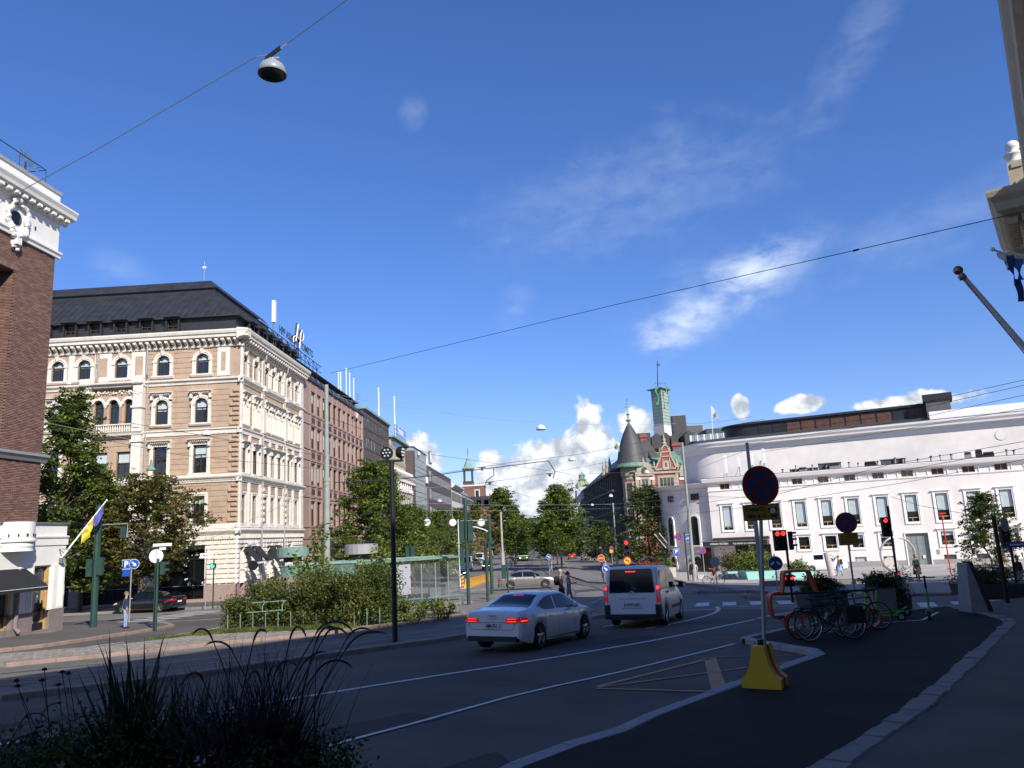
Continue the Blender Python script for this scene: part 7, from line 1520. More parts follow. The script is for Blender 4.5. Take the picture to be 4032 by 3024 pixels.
class Car:
 def __init__(s,L_,W_,top,belt,wheels,wr,roofw=.70,ground=.20,plan=None,bottom=None,archk=1.12):
  s.L=L_;s.W=W_/2;s.top=smoothP(top);s.belt=belt;s.wh=wheels;s.wr=wr;s.rw=roofw;s.g=ground;s.ak=archk
  s.plan=plan or [(0,.86),(.06,.93),(.25,.985),(.8,1),(L_-.9,1),(L_-.4,.965),(L_-.12,.87),(L_,.74)]
  s.bot=bottom or [(0,.36),(.15,.27),(.5,ground),(L_-.5,ground),(L_-.1,.24),(L_,.34)]
 def sec(s,x):
  w=s.W*interp(s.plan,x); zt=interp(s.top,x); zb=interp(s.belt,x); z0=interp(s.bot,x)
  for c in s.wh:
   d=abs(x-c); r=s.wr*s.ak
   if d<r: z0=max(z0,s.wr+math.sqrt(r*r-d*d)*.98)
  zb=min(zb,zt-.02); c=max(0,min(1,(zt-zb)/.30)); wr=w*(.90+(s.rw-.90)*c)
  z0=min(z0,zb-.12)
  return [(w*.955,z0),(w*.995,z0+(zb-z0)*.18),(w*1.0,z0+(zb-z0)*.48),(w*.985,z0+(zb-z0)*.80),(w*.955,zb-.015),(w*.93,zb+.012*(1)),
    (wr+.05*c,zb+(zt-zb)*(.86 if c>.3 else .6)),(wr-.03,zt-.022*c-.006),(wr*.75,zt),(wr*.38,zt+.012),(0,zt+.016)]
 def y(s,x,z):
  P=s.sec(x)
  for i in range(len(P)-1):
   if P[i][1]<=z<=P[i+1][1] and P[i+1][1]>P[i][1]: t=(z-P[i][1])/(P[i+1][1]-P[i][1]); return P[i][0]+(P[i+1][0]-P[i][0])*t
  return P[0][0] if z<P[0][1] else P[6][0]
 def body(s,mb,m,dx=.06):
  xs_=sorted(set([round(i*dx,3) for i in range(int(s.L/dx)+1)]+[0.02,.05,s.L-.02,s.L-.05,s.L]+[round(c+q*s.wr*s.ak,3) for c in s.wh for q in (-1,-.995,-.97,-.9,-.7,.7,.9,.97,.995,1)]))
  mb.mat(m); mb.smooth=True; k=11; vs=[]
  for x in xs_:
   P=s.sec(x); vs+=[(x,y,z) for y,z in P]+[(x,-y,z) for y,z in P[::-1][1:]]
  n=2*k-1; mb.add(vs,[(i*n+j,i*n+j+1,(i+1)*n+j+1,(i+1)*n+j) for i in range(len(xs_)-1) for j in range(n-1)])
  mb.smooth=False
  for i in (0,len(xs_)-1): mb.add([vs[i*n+j] for j in range(n)],[tuple(range(n))])
  mb.mat('plastic_black'); mb.add([(x,yy,interp(s.bot,x)+.05) for x in (0.1,s.L-.1) for yy in (-s.W*.8,s.W*.8)],[(0,1,3,2)])
 def side(s,mb,poly,off=.006,both=True,m=None,nx=10,nz=5):
  if m: mb.mat(m)
  x0,x1,lo,hi=poly
  for sg in ((1,-1) if both is True else (both,)):
   vs=[]
   for i in range(nx+1):
    x=x0+(x1-x0)*i/nx; a,b_=interp(lo,x),interp(hi,x)
    for j in range(nz+1): z=a+(b_-a)*j/nz; vs.append((x,sg*(s.y(x,z)+off),z))
   mb.smooth=True; mb.add(vs,[(i*(nz+1)+j,i*(nz+1)+j+1,(i+1)*(nz+1)+j+1,(i+1)*(nz+1)+j) for i in range(nx) for j in range(nz)]); mb.smooth=False
 def topp(s,mb,x0,x1,w0,w1,off=.008,m=None,n=8,k=8):
  if m: mb.mat(m)
  vs=[]
  for i in range(n+1):
   x=x0+(x1-x0)*i/n; P=s.sec(x); wq=w0+(w1-w0)*i/n; Q=[(y,z) for y,z in P[6:]]
   for j in range(-k,k+1):
    y=abs(j)/k*wq*P[7][0]/1.0;
    for q in range(len(Q)-1):
     if Q[q+1][0]<=y<=Q[q][0]: t=(Q[q][0]-y)/(Q[q][0]-Q[q+1][0]); z=Q[q][1]+(Q[q+1][1]-Q[q][1])*t; break
    else: z=Q[0][1]
    vs.append((x,y if j>=0 else -y,z+off))
  sl=(interp(s.top,x1)-interp(s.top,x0));
  mb.smooth=True; mb.add([(v[0]-(.006 if sl>0 else -.006),v[1],v[2]) for v in vs],[(i*(2*k+1)+j,i*(2*k+1)+j+1,(i+1)*(2*k+1)+j+1,(i+1)*(2*k+1)+j) for i in range(n) for j in range(2*k)]); mb.smooth=False
def smoothP(P):
 out=[]
 for i in range(len(P)-1):
  p0=P[max(i-1,0)];p1=P[i];p2=P[i+1];p3=P[min(i+2,len(P)-1)]
  for j in range(6):
   t=j/6; m1=(p2[1]-p0[1])/max(1e-6,p2[0]-p0[0])*(p2[0]-p1[0]); m2=(p3[1]-p1[1])/max(1e-6,p3[0]-p1[0])*(p2[0]-p1[0])
   if (p1[1]-p0[1])*(p2[1]-p1[1])<=0: m1=0
   if (p2[1]-p1[1])*(p3[1]-p2[1])<=0: m2=0
   d=(p2[1]-p1[1]); lim=3*d; m1=max(min(m1,max(lim,0)),min(lim,0)); m2=max(min(m2,max(lim,0)),min(lim,0))
   out.append((p1[0]+(p2[0]-p1[0])*t,(2*t**3-3*t*t+1)*p1[1]+(t**3-2*t*t+t)*m1+(-2*t**3+3*t*t)*p2[1]+(t**3-t*t)*m2))
 out.append(P[-1]); return out
WM={}
def wheel(parent,x,y,r,spokes=5,style='star',w=.22,steer=0):
 key=(r,spokes,style)
 if key not in WM:
  t=MB(); t.mat('rubber'); t.smooth=True; t.lathe([(r*.70,-w/2),(r*.93,-w/2),(r,-w/2+.03),(r,w/2-.03),(r*.93,w/2),(r*.70,w/2)],(0,0,0),28,axis='y')
  q=MB(); q.mat('alloy'); q.lathe([(r*.70,w*.46),(r*.66,w*.46),(r*.63,w*.3),(r*.63,-w*.3)],(0,0,0),28,axis='y'); q.mat('alloy_dark'); q.lathe([(r*.64,w*.06),(1e-3,w*.06)],(0,0,0),20,axis='y'); q.mat('alloy')
  for i in range(spokes):
   a=2*PI*i/spokes; wd=r*(.17 if style=='star' else .07)
   for d in ((0,) if style=='star' else (-.12,.12)):
    q.M=Matrix.Rotation(a+d,4,'Y'); q.add([(-wd*.9,w*.40,r*.14),(wd*.9,w*.40,r*.14),(wd*.35,w*.44,r*.66),(-wd*.35,w*.44,r*.66),(0,w*.46,r*.14),(0,w*.50,r*.66)],[(0,4,5,3),(4,1,2,5)])
  q.M=None; q.lathe([(r*.17,w*.40),(r*.13,w*.48),(1e-3,w*.49)],(0,0,0),14,axis='y'); WM[key]=(t.data('tyre'),q.data('rim'))
 wv=bpy.data.objects.new('wheel',None); wv.empty_display_size=.1; col.objects.link(wv); wv.parent=parent; wv.location=(x,y,r); wv.rotation_euler=(0,0,(0 if y>0 else PI)+steer)
 inst(WM[key][0],'tyre',wv); inst(WM[key][1],'rim',wv)
def car_thing(name,loc,rz,label,cat,group=None,pitch=0):
 e=empty(name,loc,rz,label,cat,group); e.rotation_euler=(0,pitch,rz); return e
def part(e,name,fn,**k):
 b=MB(); fn(b); return b.build(name,e,**k)
def ground_pitch(x,y,a,L_=4):
 c,s_=cos(a),sin(a); return -math.atan2(gz(x+c*L_,y+s_*L_)-gz(x,y),L_)
def saloon(name,x,y,a,label,paint,L_=4.7,W_=1.83,H=1.43,kind='saloon',lit=True,glass='car_glass',spk=5,sty='star',front_lit=False,group=None,plate=None,rings=False,handle=True,detail=True,cat='car'):
 e=car_thing(name,(x,y,gz(x,y)+.03),a,label,cat,group,ground_pitch(x,y,a))
 k=H/1.43; l=L_/4.7
 if kind=='saloon': top=[(0,.93*k),(.05,1.0*k),(.55*l,1.06*k),(.95*l,1.13*k),(1.55*l,1.36*k),(2.1*l,1.425*k),(2.7*l,1.415*k),(3.15*l,1.28*k),(3.72*l,1.0*k),(4.2*l,.91*k),(4.55*l,.78*k),(4.7*l,.60*k)]
 elif kind=='liftback': top=[(0,.92*k),(.06,.99*k),(.4*l,1.07*k),(.85*l,1.2*k),(1.5*l,1.39*k),(2.1*l,1.43*k),(2.7*l,1.41*k),(3.15*l,1.27*k),(3.72*l,1.0*k),(4.25*l,.90*k),(4.58*l,.76*k),(4.7*l,.58*k)]
 else: top=[(0,.95*k),(.04,1.15*k),(.25*l,1.40*k),(.7*l,1.43*k),(2.6*l,1.43*k),(3.1*l,1.29*k),(3.75*l,1.03*k),(4.3*l,.93*k),(4.6*l,.80*k),(4.7*l,.6*k)]
 belt=[(0,.90*k),(.6*l,.95*k),(1.3*l,.955*k),(2.5*l,.93*k),(3.6*l,.91*k),(4.7*l,.80*k)]; wr=.325
 c=Car(L_,W_,top,belt,(.98*l,3.80*l),wr);
 part(e,'body',lambda b:c.body(b,paint))
 r0=.62*l if kind=='saloon' else (.42*l if kind=='liftback' else .05)
 def bl(x_,d=.0): return interp(belt,x_)+.035+d
 tp=[(x_,z-.085) for x_,z in c.top]
 w1=(1.05*l if kind!='hatch' else .5*l,1.98*l); w2=(2.06*l,3.0*l)
 part(e,'side_window',lambda b:c.side(b,(w1[0],w1[1],[(w1[0],bl(w1[0],.12 if kind=='saloon' else .1)),(w1[0]+.3,bl(1.5)),(w1[1],bl(2))],tp),m=glass))
 part(e,'side_window',lambda b:c.side(b,(w2[0],w2[1],[(w2[0],bl(2.1)),(w2[1],bl(3))],tp),m=glass))
 part(e,'quarter_window',lambda b:c.side(b,(w2[1]+.04,w2[1]+.40*l,[(w2[1],bl(3)),(w2[1]+.40*l,bl(3.3))],[(q,max(z,bl(q)+.01)) for q,z in tp]),m=glass,nx=5))
 part(e,'rear_window',lambda b:c.topp(b,r0+.10 if kind!='hatch' else .06,1.52*l if kind!='hatch' else .30*l,.94,.88,m=glass))
 part(e,'windscreen',lambda b:c.topp(b,2.72*l,3.60*l,.86,.96,m=glass if glass!='car_glass' else 'car_glass_light'))
 if detail:
  def seams(b):
   b.mat('seal')
   for x_ in (1.30*l,2.04*l,3.06*l): c.side(b,(x_,x_+.012,[(x_,.30)],[(x_,interp(belt,x_)+.01)]),off=.003,nx=1,nz=8)
  part(e,'door_seam',seams)
  part(e,'side_skirt',lambda b:(b.mat('chrome'),c.side(b,(1.42*l,3.36*l,[(0,.235)],[(0,.262)]),off=.012,nx=8,nz=1)))
  def hd(b):
   b.mat(paint)
   for x_ in (1.48*l,2.42*l):
    for sg in (1,-1): yy=c.y(x_,.80*k); b.box(x_,x_+.20,sg*(yy+.0)-.015,sg*(yy+.02)+.015,.79*k,.82*k)
  part(e,'door_handle',hd)
  for sg in (1,-1):
   part(e,'wing_mirror',lambda b:(b.mat(paint if paint!='van_white' else 'plastic_black'),b.ball((3.02*l,sg*(W_/2+.06),1.0*k),.10,10,6,.75),b.mat('plastic_black'),b.box(2.99*l,3.04*l,min(sg*(W_/2-.10),sg*(W_/2+.02)),max(sg*(W_/2-.10),sg*(W_/2+.02)),.95*k,.99*k)))
 part(e,'rear_bumper',lambda b:(b.mat('plastic_black'),b.box(-.02,.12,-W_*.40,W_*.40,.27,.40)))
 tl='lamp_red_lit' if lit else 'lamp_red'
 for sg in (1,-1):
  def tlm(b):
   b.mat('lamp_red'); yo=W_*.425; b.box(-.025,.03,min(sg*W_*.23,sg*yo),max(sg*W_*.23,sg*yo),.735*k,.855*k)
   c.side(b,(.01,.34*l,[(.01,.73*k)],[(.01,.875*k),(.34*l,.84*k)]),off=.008,both=sg,nx=5,nz=3)
   if lit: b.mat('lamp_red_lit');
   if lit:
    for z in (.76*k,.82*k): b.box(-.032,.0,min(sg*W_*.25,sg*yo*.94),max(sg*W_*.25,sg*yo*.94),z,z+.015)
    c.side(b,(.05,.28*l,[(0,.765*k)],[(0,.79*k)]),off=.012,both=sg,nx=4,nz=1)
  part(e,'tail_lamp',tlm)
  part(e,'headlamp',lambda b:(b.mat('head_lit' if front_lit else 'lamp_clear'),c.side(b,(L_-.46,L_-.06,[(0,.60*k),(L_-.46,.655*k),(L_,.58*k)],[(0,.72*k),(L_-.46,.76*k),(L_,.64*k)]),off=.010,both=sg,nx=5,nz=2),b.box(L_-.05,L_+.005,min(sg*W_*.2,sg*W_*.36),max(sg*W_*.2,sg*W_*.36),.55*k,.62*k)))
 part(e,'grille',lambda b:(b.mat('plastic_black'),b.box(L_-.04,L_+.012,-.30,.30,.40,.58),b.box(L_-.10,L_+.006,-.6,.6,.24,.36),b.mat('chrome'),b.box(L_-.02,L_+.02,-.31,.31,.58,.595)))
 part(e,'number_plate',lambda b:(b.mat('plate'),b.box(-.035,-.02,-.235,.235,.60*k,.71*k)) if kind!='x' else None)
 part(e,'number_plate',lambda b:(b.mat('plate'),b.box(L_+.012,L_+.022,-.24,.24,.40,.50)))
 if plate: part(e,'plate_lettering',lambda b:(b.mat('seal'),text_into(b,plate,.105,frame((-.037,0,.655*k),(0,-1,0),(-1,0,0)),.002,.004,.9)))
 if rings:
  def rg(b):
   b.mat('chrome')
   for i in range(4): b.tube([(-.028,-.093+.062*i+.042*cos(t*PI/8),.875*k-.0+.042*sin(t*PI/8)) for t in range(17)],.006,5,cap=False)
  part(e,'emblem',rg)
  part(e,'boot_seam',lambda b:(b.mat('seal'),b.box(-.012,0,-.74,.74,.735*k,.742*k),b.tube([(-.008,-.72,.87*k),(-.012,-.66,.62*k),(-.012,-.58,.56*k),(-.012,.58,.56*k),(-.012,.66,.62*k),(-.008,.72,.87*k)],.004,4)))
  part(e,'high_brake_lamp',lambda b:(b.mat('lamp_red_lit'),b.box(1.44*l,1.46*l,-.16,.16,1.335*k,1.355*k)))
 for wx in (.98*l,3.80*l):
  for sg in (1,-1): wheel(e,wx,sg*(W_/2-.115),wr,spk,sty)
  part(e,'wheel_arch',lambda b:(b.mat('plastic_black'),b.lathe([(wr*1.13,-W_/2+.05),(wr*1.13,W_/2-.05)],(wx,0,wr),18,0,PI,axis='y')))
 return e
def dirn(x0,y0,x1,y1): return math.atan2(y1-y0,x1-x0)
mA=saloon('saloon_car',-.84,20.7,R(61),'white four-door saloon braking in the shaded lane, seen from behind','car_white',plate='GJM-751',rings=True,L_=4.70)
sB=saloon('saloon_car',-1.94,64.3,R(1.6),'silver saloon driving across the sunlit junction, side on','car_silver',L_=4.66,H=1.46,kind='liftback',lit=False,glass='car_glass',spk=7,sty='split')
saloon('saloon_car',-24.6,56.9,R(169),'black saloon parked before the ornate building, side on','car_black',L_=4.85,W_=1.86,H=1.46,lit=False)
p=stand(1815,118); saloon('saloon_car',p.x,p.y+4.3,R(-90),'black car with lit headlamps coming down beside the yellow barrier','car_black',L_=4.4,H=1.5,kind='hatch',lit=False,front_lit=True,detail=False)
p=stand(1918,150); saloon('suv',p.x,p.y+4,R(-90),'dark tall car with headlamps on behind the end of the barrier','car_black',L_=4.5,H=1.75,W_=1.9,kind='hatch',lit=False,front_lit=True,detail=False)
p=stand(1862,178); saloon('hatchback',p.x,p.y+2,R(-50),'pale silver hatchback turning behind the first white van','car_silver',L_=4.1,H=1.5,kind='hatch',lit=False,detail=False)
p=stand(2254,190); saloon('hatchback',p.x,p.y,R(90),'small red car seen from behind in the right-hand street','car_red',L_=3.9,H=1.48,kind='hatch',lit=False,detail=False)
p=stand(2306,178); saloon('suv',p.x,p.y,R(88),'pale silver car braking in the right-hand street','car_silver',L_=4.4,H=1.6,kind='hatch',lit=True,detail=False)
def van(name,x,y,a,label,L_,W_,H,paint='van_white',front=True,style='people',detail=True,lit=False):
 e=car_thing(name,(x,y,gz(x,y)+.03),a,label,'van',None,ground_pitch(x,y,a)); hb_=1.0 if style=='people' else 1.12
 nose=1.25 if style=='people' else 1.1
 top=[(0,H*.90),(.05,H*.965),(.3,H),(L_-nose-1.5,H),(L_-nose-1.0,H*.965),(L_-nose-.35,H*.74),(L_-nose+.25,hb_+.12),(L_-.35,hb_-.08),(L_-.05,.72),(L_,.55)]
 belt=[(0,hb_+.12),(L_-nose-.5,hb_+.10),(L_-nose+.2,hb_+.02),(L_,.68)]
 plan=[(0,.95),(.06,.985),(.3,1),(L_-1.2,1),(L_-.5,.96),(L_-.1,.84),(L_,.7)]
 bot=[(0,.30),(.2,.24),(L_-.5,.22),(L_,.3)]; wr=.335; wx=(.95,L_-1.0)
 c=Car(L_,W_,top,belt,wx,wr,roofw=.86,plan=plan,bottom=bot); part(e,'body',lambda b:c.body(b,paint,.08))
 tp=[(q,z-.16) for q,z in c.top]; g0=hb_+.17
 if style=='people':
  for x0_,x1_ in ((.28,1.42),(1.47,2.65)): part(e,'side_window',lambda b:c.side(b,(x0_,x1_,[(0,g0)],tp),m='car_glass'))
  part(e,'side_window',lambda b:c.side(b,(2.72,L_-nose-.42,[(0,g0-.03)],tp),m='car_glass_light')); part(e,'quarter_window',lambda b:c.side(b,(L_-nose-.36,L_-nose+.08,[(0,g0-.05)],[(q,max(z,g0-.04)) for q,z in tp]),m='car_glass',nx=4))
 else:
  part(e,'side_window',lambda b:c.side(b,(L_-nose-1.25,L_-nose-.35,[(0,g0)],tp),m='car_glass'))
  if style=='window': part(e,'side_window',lambda b:c.side(b,(L_-nose-2.5,L_-nose-1.45,[(0,g0+.05)],tp),m='car_glass'))
 part(e,'windscreen',lambda b:c.topp(b,L_-nose-.92,L_-nose+.12,.90,.98,m='car_glass'))
 W2=W_/2
 if detail:
  part(e,'rear_window',lambda b:(b.mat('car_glass'),b.prism([(-W2*.80,hb_+.10),(W2*.80,hb_+.10),(W2*.74,H*.93),(W2*.70,H*.955),(-W2*.70,H*.955),(-W2*.74,H*.93)],-.03,.02,'x')))
  part(e,'tailgate',lambda b:(b.mat(paint),b.prism([(-W2*.79,.42),(W2*.79,.42),(W2*.84,.55),(W2*.84,hb_+.08),(-W2*.84,hb_+.08),(-W2*.84,.55)],-.035,.02,'x'),b.mat('seal'),b.box(-.038,-.03,-.36,.36,.60,.612),b.box(-.038,-.03,-.48,.48,.90,.912)))
  part(e,'rear_bumper',lambda b:(b.mat('plastic_black'),b.box(-.06,.35,-W2*.99,-W2*.80,.26,.72),b.box(-.06,.35,W2*.80,W2*.99,.26,.72),b.box(-.06,.3,-W2*.82,W2*.82,.24,.42)))
  for sg in (1,-1):
   part(e,'tail_lamp',lambda b:(b.mat('lamp_red'),b.box(-.045,.10,min(sg*W2*.86,sg*W2*.985),max(sg*W2*.86,sg*W2*.985),.80,1.34),b.mat('lamp_clear'),b.box(-.05,.0,min(sg*W2*.88,sg*W2*.96),max(sg*W2*.88,sg*W2*.96),.97,1.18),b.mat('lamp_red_lit'),b.box(-.055,.02,min(sg*W2*.875,sg*W2*.965),max(sg*W2*.875,sg*W2*.965),1.20,1.31)))
  part(e,'high_brake_lamp',lambda b:(b.mat('lamp_red_lit'),b.box(-.045,-.03,-.17,.17,H*.905,H*.92)))
  part(e,'number_plate',lambda b:(b.mat('plate'),b.box(-.05,-.036,-.27,.23,.665,.775),b.mat('car_glass_light'),b.mat('flag_mid'),b.box(-.051,-.036,.23,.27,.665,.775)))
  part(e,'plate_lettering',lambda b:(b.mat('seal'),text_into(b,'WWT-670',.10,frame((-.053,-.02,.72),(0,-1,0),(-1,0,0)),.002,.003,.95)))
  def chev(b):
   b.mat('chrome')
   for dz in (0,.075): b.prism([(-.12,1.0+dz),(-.12,1.025+dz),(0,1.085+dz),(.12,1.025+dz),(.12,1.0+dz),(0,1.06+dz)],-.05,-.034,'x')
  part(e,'emblem',chev)
  part(e,'side_moulding',lambda b:(b.mat('plastic_black'),c.side(b,(1.75,L_-1.55,[(0,.50)],[(0,.60)]),off=.02,nx=8,nz=1),c.side(b,(1.02,1.62,[(0,1.03)],[(0,1.09)]),off=.012,nx=4,nz=1)))
  def sm(b):
   for x_ in (1.5,2.68,L_-nose-.3): c.side(b,(x_,x_+.012,[(x_,.32)],[(x_,hb_+.1)]),off=.003,nx=1,nz=8,m='seal')
  part(e,'door_seam',sm)
 for sg in (1,-1):
  part(e,'wing_mirror',lambda b:(b.mat('plastic_black'),b.box(L_-nose-.30,L_-nose-.15,min(sg*(W2+.03),sg*(W2+.19)),max(sg*(W2+.03),sg*(W2+.19)),hb_+.13,hb_+.34),b.box(L_-nose-.25,L_-nose-.2,min(sg*(W2-.05),sg*(W2+.06)),max(sg*(W2-.05),sg*(W2+.06)),hb_+.16,hb_+.22)))
  part(e,'headlamp',lambda b:(b.mat('lamp_clear'),c.side(b,(L_-.62,L_-.12,[(0,.72),(L_,.62)],[(0,.95),(L_-.62,1.0),(L_,.76)]),off=.01,both=sg,nx=5,nz=2)))
 part(e,'front_bumper',lambda b:(b.mat('plastic_black'),b.box(L_-.3,L_+.03,-W2*.72,W2*.72,.26,.50),b.box(L_-.08,L_+.01,-.45,.45,.56,.66)))
 for x_ in wx:
  for sg in (1,-1): wheel(e,x_,sg*(W2-.12),wr,10 if style=='people' else 6,'split')
  part(e,'wheel_arch',lambda b:(b.mat('plastic_black'),b.lathe([(wr*1.13,-W2+.05),(wr*1.13,W2-.05)],(x_,0,wr),18,0,PI,axis='y')))
 return e
van('people_carrier',3.6,26.3,R(69),'white people carrier van braking behind the crossing, seen from behind',4.80,1.90,1.95)
pt=stand(3168,94); van('delivery_van',pt.x,pt.y,R(-25),'white delivery van parked along the theatre wall',4.9,1.95,2.05,style='window',detail=False)
p=stand(1836,152); van('delivery_van',p.x,p.y+5,R(-90),'white delivery van coming towards us, behind the green mast',5.4,2.0,2.5,style='panel',detail=False)
p=stand(1888,190); van('delivery_van',p.x,p.y+5,R(-90),'second white delivery van further up the left carriageway',5.4,2.0,2.5,style='panel',detail=False)
mat('tram_green',(0.012,0.10,0.035),0.35,coat=.5); mat('tram_cream',(0.62,0.55,0.25),0.45)
def tram(x,y,a,label,L_=27,W_=2.4):
 e=car_thing('tram',(x,y,gz(x,y)+.05),a,label,'tram'); w=W_/2
 part(e,'car_body',lambda b:(b.mat('tram_green'),b.prism([(-w,.35),(w,.35),(w,1.35),(w*.98,3.0),(w*.8,3.35),(-w*.8,3.35),(-w*.98,3.0),(-w,1.35)],-L_,-.5,'x'),b.prism([(-w*.98,.4),(w*.98,.4),(w*.9,1.4),(-w*.9,1.4)],-.6,-.0,'x')))
 part(e,'stripe',lambda b:(b.mat('tram_cream'),b.box(-L_,.01,-w-.02,w+.02,1.22,1.36)))
 part(e,'windscreen',lambda b:(b.mat('car_glass'),b.add([(0,-w*.86,1.4),(0,w*.86,1.4),(-.38,w*.80,2.85),(-.38,-w*.80,2.85),(-.5,-w*.9,1.4),(-.5,w*.9,1.4),(-.55,w*.86,2.85),(-.55,-w*.86,2.85)],[(0,1,2,3),(4,0,3,7),(1,5,6,2)])))
 part(e,'destination_display',lambda b:(b.mat('tram_green'),b.add([(-.36,-w*.84,2.82),(-.36,w*.84,2.82),(-.52,w*.8,3.3),(-.52,-w*.8,3.3)],[(0,1,2,3)]),b.mat('glass_mid'),b.add([(-.36,-w*.6,2.9),(-.36,w*.6,2.9),(-.44,w*.6,3.12),(-.44,-w*.6,3.12)],[(0,1,2,3)])))
 part(e,'side_window',lambda b:(b.mat('car_glass'),b.box(-L_+.5,-1.0,-w-.01,w+.01,1.5,2.75)))
 part(e,'headlamp',lambda b:(b.mat('head_lit'),b.box(.0,.02,-w*.8,-w*.55,.75,.9),b.box(.0,.02,w*.55,w*.8,.75,.9)))
 part(e,'roof_unit',lambda b:(b.mat('concrete_dark'),b.box(-6,-1.6,-.8,.8,3.3,3.75),b.box(-18,-10,-.8,.8,3.3,3.75)))
 part(e,'pantograph',lambda b:(b.mat('black_metal'),b.tube([(-5,-.5,3.7),(-4,-.5,4.6),(-5,-.5,5.3)],.04,4),b.tube([(-5,.5,3.7),(-4,.5,4.6),(-5,.5,5.3)],.04,4),b.tube([(-5,-.9,5.3),(-5,.9,5.3)],.04,4)))
 return e
p=stand(2062,192); tram(p.x,p.y,R(-92),'green tram with cream stripe coming down the middle track')
p=stand(2078,330); tram(p.x,p.y,R(-91),'second green tram far behind the first',18)
# ====== street furniture
mat('green_post',(0.018,0.052,0.042),0.45,var=0.2,vs_=3); mat('galv',(0.33,0.34,0.33),0.45,metal=.35,var=.15,vs_=4); mat('mast_grey',(0.25,0.27,0.24),0.6,var=.12,vs_=2); mat('mast_concrete',(0.33,0.31,0.27),0.8,var=.15,vs_=3)
mat('sign_red',(0.45,0.025,0.02),.45); mat('sign_blue',(0.012,0.075,0.36),.45); mat('sign_yellow',(0.62,0.42,0.02),.5); mat('sign_white',(0.72,0.72,0.70),.5); mat('sign_orange',(0.72,0.22,0.01),.5); mat('sign_back',(0.30,0.34,0.33),.5,metal=.3); mat('aged_red',(0.20,0.016,0.02),.5,var=.15,vs_=4); mat('aged_blue',(0.010,0.030,0.11),.5,var=.15,vs_=4)
mat('black_print',(0.01,0.01,0.01),.6); mat('aged_yellow',(0.36,0.24,0.03),.6,var=.12,vs_=5); mat('barrier_yellow',(0.62,0.40,0.01),.55,var=.1,vs_=2); mat('barrier_red',(0.26,0.02,0.035),.6); mat('light_red',(1,.05,.03),.3,emit=(1,.03,.025),es=2.0); mat('light_green',(.02,.8,.4),.3,emit=(.05,1,.6),es=4.0); mat('lens_off',(0.015,0.015,0.015),.2)
mat('wire',(0.03,0.03,0.035),.5); mat('wire_pale',(0.42,0.42,0.41),.4,metal=.3); mat('lamp_white',(0.62,0.63,0.63),.35); mat('lamp_grey',(0.26,0.28,0.30),.4); mat('lamp_inner',(0.10,0.11,0.08),.3)
mat('rack_orange',(0.42,0.055,0.012),.45,var=.1,vs_=3); mat('granite_pale',(0.42,0.37,0.34),.8,var=.15,vs_=8,bump=.15,bs=40); mat('granite_dark',(0.16,0.15,0.145),.8,var=.15,vs_=6); mat('aqua',(0.25,0.50,0.45),.4); mat('wood_dark',(0.04,0.03,0.025),.7); mat('bench_green',(0.35,0.46,0.42),.5); mat('steel_ring',(0.5,0.49,0.46),.3,metal=.7); mat('lime',(0.10,0.42,0.03),.4); mat('canvas',(0.62,0.60,0.56),.8,translu=.2)
